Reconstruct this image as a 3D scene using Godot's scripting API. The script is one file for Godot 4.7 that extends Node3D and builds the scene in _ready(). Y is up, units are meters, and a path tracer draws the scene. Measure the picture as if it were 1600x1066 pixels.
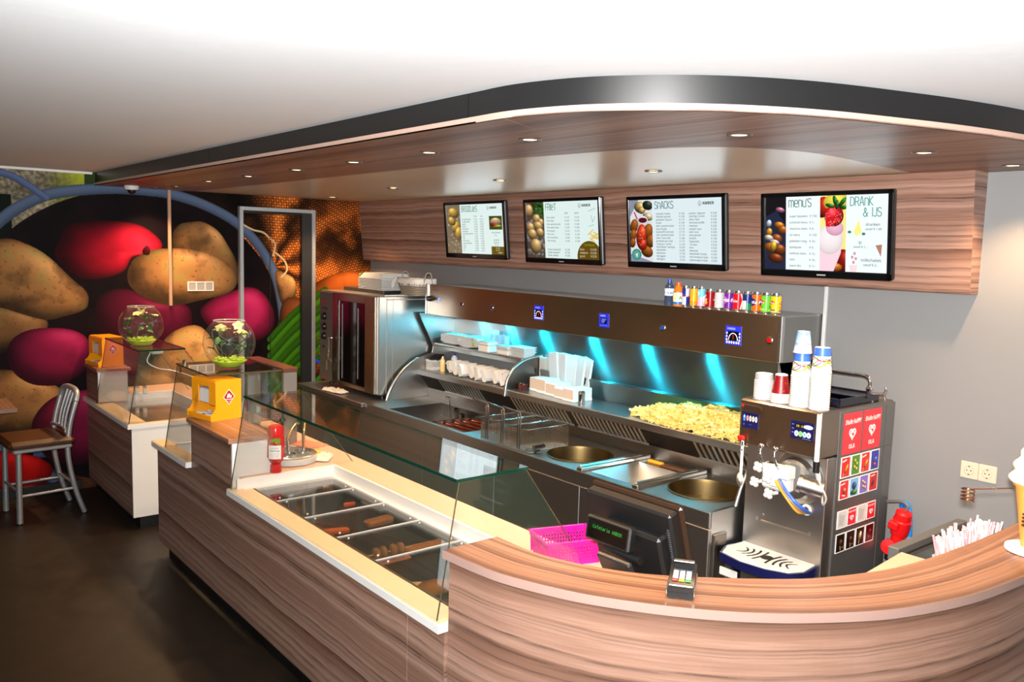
extends Node3D
# Snack bar interior: curved wood counter, display islands, frying range, menu screens. Metres, y up.

const BACK := -4.1      # face of the back wall
const LEFT := -7.26     # face of the mural wall
const CEIL := 2.5
const SOFF := 2.4       # underside of the lowered ceiling

var M := {}             # materials
var rng := RandomNumberGenerator.new()

func _ready():
	setup_view()
	setup_light()
	make_materials()
	build_shell()
	build_soffit()
	build_screens()
	build_left_counter()
	build_main_island()
	build_cash_counter()
	build_fryer()
	build_hood()
	build_steamer()
	build_ice_machine()
	build_seating()
	build_small_left()
	build_small_island()
	build_small_fryer()
	build_small_right()

func setup_view():
	var cam := Camera3D.new()
	cam.name = "camera"
	cam.fov = 43.92
	cam.near = 0.05
	cam.far = 60.0
	add_child(cam)
	cam.transform = Transform3D(Basis(Vector3.UP, deg_to_rad(50.945)) * Basis(Vector3.RIGHT, deg_to_rad(-6.24)) * Basis(Vector3.BACK, deg_to_rad(1.57)), Vector3(0, 2.0, 0))
	cam.current = true

func setup_light():
	var sky := Sky.new()
	var sm := ProceduralSkyMaterial.new()
	sm.sky_top_color = Color(0.62, 0.72, 0.86)
	sm.sky_horizon_color = Color(0.86, 0.89, 0.93)
	sm.ground_bottom_color = Color(0.35, 0.34, 0.33)
	sm.ground_horizon_color = Color(0.55, 0.55, 0.55)
	sm.sky_energy_multiplier = 0.15
	sky.sky_material = sm
	var env := Environment.new()
	env.background_mode = Environment.BG_SKY
	env.sky = sky
	env.tonemap_mode = Environment.TONE_MAPPER_LINEAR
	env.tonemap_exposure = 1.0
	env.sdfgi_enabled = true
	env.ssao_enabled = true
	env.ssil_enabled = true
	var we := WorldEnvironment.new()
	we.name = "environment"
	we.environment = env
	add_child(we)
	# the photographer's flash, tipped up at the ceiling
	var fl := SpotLight3D.new()
	fl.name = "camera_flash"
	fl.position = Vector3(0.02, 2.12, 0.05)
	fl.light_color = Color(1.0, 0.995, 0.985)
	fl.light_energy = FLASH
	fl.spot_angle = 62.0
	fl.spot_angle_attenuation = 0.85
	fl.spot_range = 14.0
	fl.spot_attenuation = 2.0
	fl.light_size = 0.04
	fl.shadow_enabled = true
	add_child(fl)
	fl.look_at_from_position(fl.position, Vector3(-0.85, 2.5, -0.95), Vector3.UP)

const FLASH := 37.0
const DOWN := 1.9

# ---------------------------------------------------------------- mesh builder
class MB:
	var v := PackedVector3Array()
	var n := PackedVector3Array()
	var u := PackedVector2Array()
	var ix := PackedInt32Array()
	var t := Transform3D()
	var uvr := false      # turn the grain by 90 degrees

	func planar(p: Vector3, nn: Vector3) -> Vector2:
		var a := nn.abs()
		var r: Vector2
		if a.x >= a.y and a.x >= a.z:
			r = Vector2(p.z, -p.y)
		elif a.y >= a.z:
			r = Vector2(p.x, p.z)
		else:
			r = Vector2(p.x, -p.y)
		return Vector2(r.y, r.x) if uvr else r

	func add(p: Vector3, nn: Vector3, uv: Vector2) -> int:
		v.append(t * p)
		n.append((t.basis * nn).normalized())
		u.append(uv)
		return v.size() - 1

	func tri(a: int, b: int, c: int):
		var g := (v[b] - v[a]).cross(v[c] - v[a])
		if g.dot(n[a] + n[b] + n[c]) > 0.0:
			ix.append_array([a, c, b])
		else:
			ix.append_array([a, b, c])

	func face(pts: Array, nn: Vector3, uvs = null):
		var b := v.size()
		for i in pts.size():
			add(pts[i], nn, uvs[i] if uvs else planar(pts[i], nn))
		for i in range(1, pts.size() - 1):
			tri(b, b + i, b + i + 1)

	func poly(pts: PackedVector2Array, y: float, up: float):  # flat polygon in the xz plane
		var b := v.size()
		for p in pts:
			add(Vector3(p.x, y, p.y), Vector3(0, up, 0), p)
		var tr := Geometry2D.triangulate_polygon(pts)
		for i in range(0, tr.size(), 3):
			tri(b + tr[i], b + tr[i + 1], b + tr[i + 2])

	func box(c: Vector3, s: Vector3, bev := 0.0):
		var h := s * 0.5
		bev = minf(bev, minf(h.x, minf(h.y, h.z)) * 0.9)
		var k := h - Vector3.ONE * bev
		for ax in 3:
			for sg in [-1.0, 1.0]:
				var nn := Vector3.ZERO
				nn[ax] = sg
				var a1 := (ax + 1) % 3
				var a2 := (ax + 2) % 3
				var q := []
				for d in [[-1, -1], [1, -1], [1, 1], [-1, 1]]:
					var p := Vector3.ZERO
					p[ax] = sg * h[ax]
					p[a1] = d[0] * k[a1]
					p[a2] = d[1] * k[a2]
					q.append(c + p)
				face(q, nn)
		if bev <= 0.0:
			return
		for ax in 3:
			var a1 := (ax + 1) % 3
			var a2 := (ax + 2) % 3
			for s1 in [-1.0, 1.0]:
				for s2 in [-1.0, 1.0]:
					var q := []
					for d in [[-1, 0], [1, 0], [1, 1], [-1, 1]]:
						var p := Vector3.ZERO
						p[ax] = d[0] * k[ax]
						p[a1] = s1 * (h[a1] if d[1] == 0 else k[a1])
						p[a2] = s2 * (k[a2] if d[1] == 0 else h[a2])
						q.append(c + p)
					var nn := Vector3.ZERO
					nn[a1] = s1
					nn[a2] = s2
					face(q, nn.normalized())
		for sx in [-1.0, 1.0]:
			for sy in [-1.0, 1.0]:
				for sz in [-1.0, 1.0]:
					face([c + Vector3(sx * h.x, sy * k.y, sz * k.z), c + Vector3(sx * k.x, sy * h.y, sz * k.z), c + Vector3(sx * k.x, sy * k.y, sz * h.z)], Vector3(sx, sy, sz).normalized())

	func bx(x0: float, x1: float, y0: float, y1: float, z0: float, z1: float, bev := 0.0):
		box(Vector3((x0 + x1) / 2, (y0 + y1) / 2, (z0 + z1) / 2), Vector3(absf(x1 - x0), absf(y1 - y0), absf(z1 - z0)), bev)

	func turned(o: Vector3, ax: Vector3, ang: float) -> MB:
		t = Transform3D(Basis(ax.normalized(), ang), o)
		return self

	# profile in (a, b), swept from d0 to d1 along the third axis. axis "x": a=z b=y; "z": a=x b=y; "y": a=x b=z
	func prism(p: PackedVector2Array, axis: String, d0: float, d1: float, smooth := 35.0, caps := true):
		var cnt := p.size()
		var area := 0.0
		for i in cnt:
			area += p[i].cross(p[(i + 1) % cnt])
		var sg := 1.0 if area > 0 else -1.0
		var en := []
		var run := [0.0]
		for i in cnt:
			var e := (p[(i + 1) % cnt] - p[i])
			run.append(run[i] + e.length())
			e = e.normalized()
			en.append(Vector2(e.y, -e.x) * sg)
		var cs := cos(deg_to_rad(smooth))
		for i in cnt:
			var j := (i + 1) % cnt
			var na: Vector2 = en[i]
			var nb: Vector2 = en[i]
			if en[i].dot(en[(i - 1 + cnt) % cnt]) > cs:
				na = (en[i] + en[(i - 1 + cnt) % cnt]).normalized()
			if en[i].dot(en[j]) > cs:
				nb = (en[i] + en[j]).normalized()
			var b := v.size()
			var w := [Vector2(d0, -run[i]), Vector2(d1, -run[i]), Vector2(d1, -run[i + 1]), Vector2(d0, -run[i + 1])]
			if axis == "y":
				w = [Vector2(run[i], -d0), Vector2(run[i], -d1), Vector2(run[i + 1], -d1), Vector2(run[i + 1], -d0)]
			if uvr:
				for q in 4:
					w[q] = Vector2(w[q].y, w[q].x)
			add(at(p[i], d0, axis), dirv(na, axis), w[0])
			add(at(p[i], d1, axis), dirv(na, axis), w[1])
			add(at(p[j], d1, axis), dirv(nb, axis), w[2])
			add(at(p[j], d0, axis), dirv(nb, axis), w[3])
			tri(b, b + 1, b + 2)
			tri(b, b + 2, b + 3)
		if not caps:
			return
		var tr := Geometry2D.triangulate_polygon(p)
		for k in 2:
			var d := d0 if k == 0 else d1
			var s := -1.0 if (d0 < d1) == (k == 0) else 1.0
			var nn := at(Vector2.ZERO, s, axis)
			var b := v.size()
			for q in p:
				var w := at(q, d, axis)
				add(w, nn, planar(w, nn))
			for i in range(0, tr.size(), 3):
				tri(b + tr[i], b + tr[i + 1], b + tr[i + 2])

	func at(p: Vector2, d: float, axis: String) -> Vector3:
		if axis == "x":
			return Vector3(d, p.y, p.x)
		if axis == "y":
			return Vector3(p.x, d, p.y)
		return Vector3(p.x, p.y, d)

	func dirv(p: Vector2, axis: String) -> Vector3:
		return at(p, 0.0, axis)

	func lathe(pr: Array, segs := 24, c := Vector3.ZERO, smooth := 40.0, a0 := 0.0, a1 := TAU):  # pr: Vector2(radius, height), outside to the right when going up
		var cs := cos(deg_to_rad(smooth))
		var en := []
		var run := [0.0]
		for i in pr.size() - 1:
			var e: Vector2 = pr[i + 1] - pr[i]
			run.append(run[i] + e.length())
			e = e.normalized()
			en.append(Vector2(e.y, -e.x))
		for i in pr.size() - 1:
			var na: Vector2 = en[i]
			var nb: Vector2 = en[i]
			if i > 0 and en[i].dot(en[i - 1]) > cs:
				na = (en[i] + en[i - 1]).normalized()
			if i < pr.size() - 2 and en[i].dot(en[i + 1]) > cs:
				nb = (en[i] + en[i + 1]).normalized()
			var b := v.size()
			for k in segs + 1:
				var f := float(k) / segs
				var an := a0 + (a1 - a0) * f
				var d := Vector3(sin(an), 0, cos(an))
				add(c + d * pr[i].x + Vector3(0, pr[i].y, 0), d * na.x + Vector3(0, na.y, 0), Vector2(f, -run[i]))
				add(c + d * pr[i + 1].x + Vector3(0, pr[i + 1].y, 0), d * nb.x + Vector3(0, nb.y, 0), Vector2(f, -run[i + 1]))
			for k in segs:
				var q := b + k * 2
				if pr[i].x > 1e-6:
					tri(q, q + 2, q + 1)
				if pr[i + 1].x > 1e-6:
					tri(q + 1, q + 2, q + 3)

	func cyl(a: Vector3, b: Vector3, r: float, segs := 12, r2 := -1.0):
		tube([a, b], [r, r if r2 < 0 else r2], segs)

	func tube(path: Array, rad, segs := 8, caps := true, closed := false):
		var cnt := path.size()
		var ref := Vector3.UP
		var first: Vector3 = (path[1] - path[0]).normalized()
		if absf(first.dot(ref)) > 0.9:
			ref = Vector3.RIGHT
		var side := first.cross(ref).normalized()
		var b := v.size()
		var run := 0.0
		for i in cnt:
			var tg: Vector3
			if closed:
				tg = (path[(i + 1) % cnt] - path[(i - 1 + cnt) % cnt]).normalized()
			else:
				tg = (path[mini(i + 1, cnt - 1)] - path[maxi(i - 1, 0)]).normalized()
			side = (side - tg * side.dot(tg)).normalized()
			var up := tg.cross(side)
			if i > 0:
				run += (path[i] - path[i - 1]).length()
			var r: float = rad[i] if rad is Array else rad
			for k in segs + 1:
				var an := TAU * k / segs
				var d := side * cos(an) + up * sin(an)
				add(path[i] + d * r, d, Vector2(float(k) / segs, run))
		var rings := cnt if closed else cnt - 1
		for i in rings:
			for k in segs:
				var q := b + i * (segs + 1) + k
				var w := b + ((i + 1) % cnt) * (segs + 1) + k
				tri(q, q + 1, w)
				tri(w, q + 1, w + 1)
		if caps and not closed:
			for e in 2:
				var i := 0 if e == 0 else cnt - 1
				var nn: Vector3 = (path[0] - path[1]).normalized() if e == 0 else (path[cnt - 1] - path[cnt - 2]).normalized()
				var ring := []
				for k in segs:
					ring.append(t.affine_inverse() * v[b + i * (segs + 1) + k])
				face(ring, nn)

	func ball(c: Vector3, r: Vector3, segs := 12, rings := 8):
		var b := v.size()
		for i in rings + 1:
			var th := PI * i / rings
			for k in segs + 1:
				var an := TAU * k / segs
				var d := Vector3(sin(th) * sin(an), cos(th), sin(th) * cos(an))
				add(c + d * r, (d / r).normalized(), Vector2(float(k) / segs, float(i) / rings))
		for i in rings:
			for k in segs:
				var q := b + i * (segs + 1) + k
				if i > 0:
					tri(q, q + 1, q + segs + 1)
				if i < rings - 1:
					tri(q + 1, q + segs + 1, q + segs + 2)

	# a sheet: f(i, j) gives the point; shaded smooth; two-sided by thickness th when > 0
	func sheet(pts: Array, cols: int, th := 0.0):
		var rows := pts.size() / cols
		var nr := []
		for i in rows:
			for j in cols:
				var dx: Vector3 = pts[i * cols + mini(j + 1, cols - 1)] - pts[i * cols + maxi(j - 1, 0)]
				var dy: Vector3 = pts[mini(i + 1, rows - 1) * cols + j] - pts[maxi(i - 1, 0) * cols + j]
				nr.append(dy.cross(dx).normalized())
		for s in ([1.0] if th <= 0.0 else [1.0, -1.0]):
			var b := v.size()
			for i in rows:
				for j in cols:
					var q: int = i * cols + j
					add(pts[q] + nr[q] * th * 0.5 * s, nr[q] * s, Vector2(float(j) / (cols - 1), float(i) / (rows - 1)))
			for i in rows - 1:
				for j in cols - 1:
					var q := b + i * cols + j
					tri(q, q + 1, q + cols)
					tri(q + 1, q + cols, q + cols + 1)

	# a rectangle in the xz plane at height y with a round hole
	func holed(x0: float, x1: float, z0: float, z1: float, y: float, cx: float, cz: float, r: float, segs := 40):
		if x0 > x1:
			return holed(x1, x0, z0, z1, y, cx, cz, r, segs)
		if z0 > z1:
			return holed(x0, x1, z1, z0, y, cx, cz, r, segs)
		var an := []
		for k in segs:
			an.append(TAU * k / segs)
		for p in [Vector2(x0, z0), Vector2(x1, z0), Vector2(x1, z1), Vector2(x0, z1)]:
			an.append(fposmod(atan2(p.y - cz, p.x - cx), TAU))
		an.sort()
		var inn := []
		var out := []
		for a in an:
			var d := Vector2(cos(a), sin(a))
			var k1 := ((x1 - cx) / d.x if d.x > 0 else (x0 - cx) / d.x) if absf(d.x) > 1e-6 else 1e9
			var k2 := ((z1 - cz) / d.y if d.y > 0 else (z0 - cz) / d.y) if absf(d.y) > 1e-6 else 1e9
			var k := minf(k1, k2)
			inn.append(Vector3(cx + d.x * r, y, cz + d.y * r))
			out.append(Vector3(cx + d.x * k, y, cz + d.y * k))
		for i in an.size():
			var j: int = (i + 1) % an.size()
			face([inn[i], out[i], out[j], inn[j]], Vector3.UP)

	func join(o: ArrayMesh, xf: Transform3D):
		for s in o.get_surface_count():
			var a := o.surface_get_arrays(s)
			var b := v.size()
			for i in a[Mesh.ARRAY_VERTEX].size():
				v.append(t * (xf * a[Mesh.ARRAY_VERTEX][i]))
				n.append((t.basis * (xf.basis * a[Mesh.ARRAY_NORMAL][i])).normalized())
				u.append(a[Mesh.ARRAY_TEX_UV][i] if a[Mesh.ARRAY_TEX_UV] != null else Vector2.ZERO)
			for i in a[Mesh.ARRAY_INDEX]:
				ix.append(b + i)

	func mesh() -> ArrayMesh:
		var a := []
		a.resize(Mesh.ARRAY_MAX)
		a[Mesh.ARRAY_VERTEX] = v
		a[Mesh.ARRAY_NORMAL] = n
		a[Mesh.ARRAY_TEX_UV] = u
		a[Mesh.ARRAY_INDEX] = ix
		var m := ArrayMesh.new()
		m.add_surface_from_arrays(Mesh.PRIMITIVE_TRIANGLES, a)
		return m

# ---------------------------------------------------------------- nodes
var taken := {}

func numbered(called: String) -> String:
	if not taken.has(called):
		taken[called] = 0
		return called
	taken[called] += 1
	return "%s_%03d" % [called, taken[called]]

func put(called: String, shape, mat: Material, parent: Node3D = null, at := Vector3.ZERO) -> MeshInstance3D:
	var o := MeshInstance3D.new()
	o.mesh = shape.mesh() if shape is MB else shape
	o.set_surface_override_material(0, mat)
	o.name = numbered(called) if parent == null else called
	o.position = at
	(self if parent == null else parent).add_child(o, true)
	return o

func tag(o: Node3D, label := "", category := "", group := "", kind := ""):
	if label: o.set_meta("label", label)
	if category: o.set_meta("category", category)
	if group: o.set_meta("group", group)
	if kind: o.set_meta("kind", kind)

func thing(called: String, label: String, category: String, at := Vector3.ZERO, turn := 0.0, group := "") -> Node3D:
	var o := Node3D.new()
	o.name = numbered(called)
	o.position = at
	o.rotation.y = turn
	add_child(o)
	tag(o, label, category, group)
	return o

# a part whose shape is written in room coordinates, under a thing that stands unturned at its base
func world_part(called: String, shape, mat: Material, parent: Node3D) -> MeshInstance3D:
	var off := Vector3.ZERO
	var p: Node = parent
	while p != self:
		off += p.position
		p = p.get_parent()
	return put(called, shape, mat, parent, -off)

func struct(called: String, shape, mat: Material, label: String) -> MeshInstance3D:
	var o := put(called, shape, mat)
	tag(o, label, "", "", "structure")
	return o

func copy(src: Node3D, at: Vector3, turn := 0.0, label := "", group := "") -> Node3D:
	var base := String(src.name)
	var rx := RegEx.create_from_string("_\\d{3}$")
	base = rx.sub(base, "")
	var c: Node3D = src.duplicate()
	c.name = numbered(base)
	add_child(c)
	c.position = at
	c.rotation.y = turn
	if label: c.set_meta("label", label)
	if group: c.set_meta("group", group)
	return c

func smooth_path(p: Array, steps := 6, closed := false) -> Array:   # Catmull-Rom through the points
	var out := []
	var cnt := p.size()
	var segs := cnt if closed else cnt - 1
	for i in segs:
		var a = p[(i - 1 + cnt) % cnt] if closed else p[maxi(i - 1, 0)]
		var b = p[i]
		var c = p[(i + 1) % cnt]
		var d = p[(i + 2) % cnt] if closed else p[mini(i + 2, cnt - 1)]
		for s in steps:
			out.append(b.cubic_interpolate(c, a, d, float(s) / steps))
	if not closed:
		out.append(p[cnt - 1])
	return out

func pv2(a: Array) -> PackedVector2Array:
	return PackedVector2Array(a)

# ---------------------------------------------------------------- painter for prints, screens and stickers
class CV:
	var im: Image
	var w: int
	var h: int
	static var fonts := {}

	func _init(ww: int, hh: int, c: Color):
		w = ww
		h = hh
		im = Image.create(w, h, false, Image.FORMAT_RGBA8)
		im.fill(c)

	func rect(x: float, y: float, ww: float, hh: float, c: Color):
		im.fill_rect(Rect2i(int(x), int(y), int(ww), int(hh)), c)

	func mix(x: int, y: int, c: Color, a: float):
		if x < 0 or y < 0 or x >= w or y >= h or a <= 0.0:
			return
		im.set_pixel(x, y, im.get_pixel(x, y).lerp(c, minf(a, 1.0)))

	func ell(cx: float, cy: float, rx: float, ry: float, c: Color, rot := 0.0, soft := 1.2):
		var R := maxf(rx, ry) + soft
		var cr := cos(rot)
		var sr := sin(rot)
		for y in range(maxi(0, int(cy - R)), mini(h, int(cy + R) + 2)):
			for x in range(maxi(0, int(cx - R)), mini(w, int(cx + R) + 2)):
				var dx := x + 0.5 - cx
				var dy := y + 0.5 - cy
				var d := Vector2((dx * cr + dy * sr) / rx, (-dx * sr + dy * cr) / ry).length()
				mix(x, y, c, (1.0 - d) * minf(rx, ry) / soft + 0.5)

	# a rounded body lit from light direction l (print artwork)
	func orb(cx: float, cy: float, rx: float, ry: float, rot: float, c: Color, l := Vector3(0.4, -0.5, 0.77), amb := 0.3, spec := 0.25):
		var R := maxf(rx, ry) + 1
		var cr := cos(rot)
		var sr := sin(rot)
		for y in range(maxi(0, int(cy - R)), mini(h, int(cy + R) + 2)):
			for x in range(maxi(0, int(cx - R)), mini(w, int(cx + R) + 2)):
				var dx := x + 0.5 - cx
				var dy := y + 0.5 - cy
				var a := (dx * cr + dy * sr) / rx
				var b := (-dx * sr + dy * cr) / ry
				var q := a * a + b * b
				if q > 1.1:
					continue
				var nz := sqrt(maxf(0.0, 1.0 - q))
				var nn := Vector3(a * cr - b * sr, a * sr + b * cr, nz)
				var k := maxf(0.0, nn.dot(l))
				var cc := c * (amb + (1.0 - amb) * k) + Color(1, 1, 1) * spec * pow(k, 12.0)
				cc.a = 1.0
				mix(x, y, cc, (1.0 - sqrt(q)) * minf(rx, ry) + 0.5)

	func line(p: Array, wd: float, c: Color):
		for i in p.size() - 1:
			var a: Vector2 = p[i]
			var b: Vector2 = p[i + 1]
			var r := wd * 0.5 + 1.0
			for y in range(maxi(0, int(minf(a.y, b.y) - r)), mini(h, int(maxf(a.y, b.y) + r) + 1)):
				for x in range(maxi(0, int(minf(a.x, b.x) - r)), mini(w, int(maxf(a.x, b.x) + r) + 1)):
					var q := Vector2(x + 0.5, y + 0.5)
					var d := q.distance_to(Geometry2D.get_closest_point_to_segment(q, a, b))
					mix(x, y, c, wd * 0.5 + 0.5 - d)

	func poly(p: Array, c: Color):
		var pp := PackedVector2Array(p)
		var lo: Vector2 = p[0]
		var hi: Vector2 = p[0]
		for q in p:
			lo = lo.min(q)
			hi = hi.max(q)
		for y in range(maxi(0, int(lo.y)), mini(h, int(hi.y) + 1)):
			for x in range(maxi(0, int(lo.x)), mini(w, int(hi.x) + 1)):
				var k := 0
				for o in [Vector2(0.25, 0.25), Vector2(0.75, 0.25), Vector2(0.25, 0.75), Vector2(0.75, 0.75)]:
					if Geometry2D.is_point_in_polygon(Vector2(x, y) + o, pp):
						k += 1
				if k:
					mix(x, y, c, k / 4.0)

	static func font(called: String) -> SystemFont:
		if not fonts.has(called):
			var f := SystemFont.new()
			f.font_names = [called.trim_suffix(" Bold")]
			if called.ends_with(" Bold"):
				f.font_weight = 700
			fonts[called] = f
		return fonts[called]

	# x, y: left end (align 0), middle (1) or right end (2) of the baseline
	func text(s: String, x: float, y: float, size: int, c: Color, called := "Droid Sans", align := 0, squeeze := 1.0, slant := 0.0):
		var ts := TextServerManager.get_primary_interface()
		var tl := TextLine.new()
		tl.add_string(s, font(called), size)
		var wd := tl.get_line_width() * squeeze
		var px := x - wd * 0.5 * align
		var k := Vector2i(size, 0)
		for g in ts.shaped_text_get_glyphs(tl.get_rid()):
			var r: RID = g["font_rid"]
			var gi: int = g["index"]
			if r.is_valid():
				var sz := ts.font_get_glyph_size(r, k, gi)
				var uv := ts.font_get_glyph_uv_rect(r, k, gi)
				var ti := ts.font_get_glyph_texture_idx(r, k, gi)
				var of := ts.font_get_glyph_offset(r, k, gi)
				if ti >= 0 and uv.size.x > 0:
					var gm := ts.font_get_texture_image(r, k, ti)
					var outw := int(ceil(uv.size.x * squeeze))
					for yy in int(uv.size.y):
						for xx in outw:
							var a := gm.get_pixel(int(uv.position.x + minf(uv.size.x - 1, xx / squeeze)), int(uv.position.y) + yy).a
							var ty := y + of.y + yy
							mix(int(round(px + of.x * squeeze + xx + (y - ty) * slant)), int(ty), c, a)
			px += float(g["advance"]) * squeeze

	# thin rounded sign lettering drawn with strokes
	func strokes(s: String, x: float, y: float, size: float, wd: float, c: Color, gap := 0.22) -> float:
		for ch in s:
			var g: Array = GL.get(ch, [0.4])
			for k in range(1, g.size()):
				var pts := []
				var q: Array = g[k]
				for i in range(0, q.size(), 2):
					pts.append(Vector2(x + q[i] * size, y - q[i + 1] * size))
				line(pts, wd, c)
			x += (g[0] + gap) * size
		return x

	const GL := {
		"B": [0.45, [0, 0, 0, 1, 0.3, 1, 0.42, 0.9, 0.42, 0.65, 0.3, 0.53, 0, 0.53], [0.3, 0.53, 0.45, 0.4, 0.45, 0.12, 0.33, 0, 0, 0]],
		"R": [0.45, [0, 0, 0, 1, 0.3, 1, 0.44, 0.88, 0.44, 0.6, 0.3, 0.48, 0, 0.48], [0.25, 0.48, 0.45, 0]],
		"O": [0.45, [0.12, 0, 0, 0.14, 0, 0.86, 0.12, 1, 0.33, 1, 0.45, 0.86, 0.45, 0.14, 0.33, 0, 0.12, 0]],
		"D": [0.45, [0, 0, 0, 1, 0.25, 1, 0.45, 0.8, 0.45, 0.2, 0.25, 0, 0, 0]],
		"J": [0.35, [0.35, 1, 0.35, 0.14, 0.23, 0, 0.1, 0, 0, 0.1]],
		"e": [0.45, [0.02, 0.42, 0.44, 0.42, 0.44, 0.7, 0.3, 0.84, 0.14, 0.84, 0, 0.7, 0, 0.14, 0.14, 0, 0.4, 0]],
		"S": [0.42, [0.4, 0.88, 0.28, 1, 0.12, 1, 0, 0.86, 0, 0.66, 0.12, 0.54, 0.3, 0.48, 0.42, 0.36, 0.42, 0.14, 0.3, 0, 0.1, 0, 0, 0.1]],
		"F": [0.4, [0, 0, 0, 0.86, 0.12, 1, 0.4, 1], [0, 0.52, 0.33, 0.52]],
		"I": [0.02, [0.01, 0, 0.01, 1]],
		"T": [0.44, [0, 1, 0.44, 1], [0.22, 1, 0.22, 0]],
		"N": [0.45, [0, 0, 0, 0.84, 0.14, 0.84, 0.32, 0.84, 0.45, 0.7, 0.45, 0]],
		"A": [0.45, [0, 0, 0.18, 1, 0.27, 1, 0.45, 0], [0.07, 0.34, 0.38, 0.34]],
		"C": [0.42, [0.42, 0.88, 0.3, 1, 0.12, 1, 0, 0.86, 0, 0.14, 0.12, 0, 0.3, 0, 0.42, 0.12]],
		"K": [0.42, [0, 0, 0, 1], [0.4, 1, 0.02, 0.5, 0.42, 0]],
		"m": [0.66, [0, 0, 0, 0.84, 0.2, 0.84, 0.33, 0.7, 0.33, 0], [0.33, 0.7, 0.46, 0.84, 0.55, 0.84, 0.66, 0.7, 0.66, 0]],
		"n": [0.42, [0, 0, 0, 0.84, 0.28, 0.84, 0.42, 0.7, 0.42, 0]],
		"U": [0.42, [0, 0.84, 0, 0.14, 0.14, 0, 0.42, 0, 0.42, 0.84]],
		"W": [0.42, [0, 1, 0, 0.14, 0.14, 0, 0.28, 0, 0.42, 0.14, 0.42, 1]],
		"'": [0.05, [0.02, 1, 0.02, 0.82]],
		"&": [0.5, [0.5, 0.45, 0.3, 0, 0.12, 0, 0, 0.14, 0, 0.32, 0.3, 0.66, 0.3, 0.88, 0.2, 1, 0.1, 0.88, 0.1, 0.7, 0.5, 0]],
		" ": [0.3],
	}

	func tex() -> ImageTexture:
		im.generate_mipmaps()
		return ImageTexture.create_from_image(im)

# ---------------------------------------------------------------- materials
func mat(c: Color, rough := 0.5, metal := 0.0, spec := 0.5) -> StandardMaterial3D:
	var m := StandardMaterial3D.new()
	m.albedo_color = c
	m.roughness = rough
	m.metallic = metal
	m.metallic_specular = spec
	return m

func rgb(r: int, g: int, b: int) -> Color:
	return Color8(r, g, b)

func noise_tex(freq: float, octaves: int, lo: Color, hi: Color, size := 512, sd := 1, normal := false) -> NoiseTexture2D:
	var f := FastNoiseLite.new()
	f.noise_type = FastNoiseLite.TYPE_SIMPLEX_SMOOTH
	f.seed = sd
	f.frequency = freq
	f.fractal_octaves = octaves
	var t := NoiseTexture2D.new()
	t.width = size
	t.height = size
	t.seamless = true
	t.noise = f
	if normal:
		t.as_normal_map = true
	else:
		var g := Gradient.new()
		g.set_color(0, lo)
		g.set_color(1, hi)
		t.color_ramp = g
	return t

func wood_image(sd: int) -> Image:      # walnut laminate: straight streaks along u that wander slowly
	var W := 1024
	var H := 1024
	var warp := FastNoiseLite.new()
	warp.seed = sd
	warp.frequency = 0.012
	warp.fractal_octaves = 2
	var wi := warp.get_seamless_image(W, 64, false, false, 0.3)
	var slow := FastNoiseLite.new()
	slow.seed = sd + 2
	slow.frequency = 0.0025
	slow.fractal_octaves = 2
	var sl := slow.get_seamless_image(W, H, false, false, 0.3)
	var fine := FastNoiseLite.new()
	fine.seed = sd + 5
	fine.frequency = 0.09
	fine.fractal_octaves = 2
	var fi := fine.get_seamless_image(W, H, false, false, 0.1)
	var r := RandomNumberGenerator.new()
	r.seed = sd * 7 + 3
	var dark := PackedFloat32Array()
	dark.resize(H)
	var tone := PackedFloat32Array()
	tone.resize(H)
	for k in 62:                        # narrow dark veins
		var y0 := r.randi_range(0, H - 1)
		var wd := r.randf_range(0.8, 3.5)
		var am := r.randf_range(0.1, 0.55)
		for y in range(-20, 30):
			var q := posmod(y0 + y, H)
			var f := exp(-pow(y / wd, 2.0)) if y < 0 else exp(-pow(y / (wd * 3.5), 2.0))
			dark[q] = minf(1.0, dark[q] + am * f)
	for k in 60:                        # broad bands of tone
		var y0 := r.randi_range(0, H - 1)
		var wd := r.randf_range(6.0, 40.0)
		var am := r.randf_range(-0.5, 0.5)
		for y in range(-90, 91):
			tone[posmod(y0 + y, H)] += am * exp(-pow(y / wd, 2.0))
	var im := Image.create(W, H, false, Image.FORMAT_RGB8)
	var base := Color(0.535, 0.4, 0.335)
	var lite := Color(0.65, 0.52, 0.455)
	var deep := Color(0.27, 0.185, 0.145)
	for y in H:
		for x in W:
			var wv := (wi.get_pixel(x, y / 16).r - 0.5) * 5.0 + (sl.get_pixel(x, y).r - 0.5) * 20.0
			var p := fposmod(y + wv, H)
			var i0 := int(p)
			var i1 := (i0 + 1) % H
			var f := p - i0
			var d := lerpf(dark[i0], dark[i1], f)
			var tn := lerpf(tone[i0], tone[i1], f)
			var g := fi.get_pixel((x / 9) % W, y).r - 0.5
			var c := base.lerp(lite, clampf(tn + g * 0.8 + 0.35, 0.0, 1.0))
			c = c.lerp(deep, clampf(d * (0.75 + g * 1.5) + maxf(0.0, -tn) * 0.3, 0.0, 0.85))
			im.set_pixel(x, y, c)
	return im

func wood(tint: Color, su: float, sv: float, rough := 0.38) -> StandardMaterial3D:
	var m := mat(tint, rough)
	m.albedo_texture = wood_tex
	m.uv1_scale = Vector3(su, sv, 1)
	return m

var wood_tex: Texture2D

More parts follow.
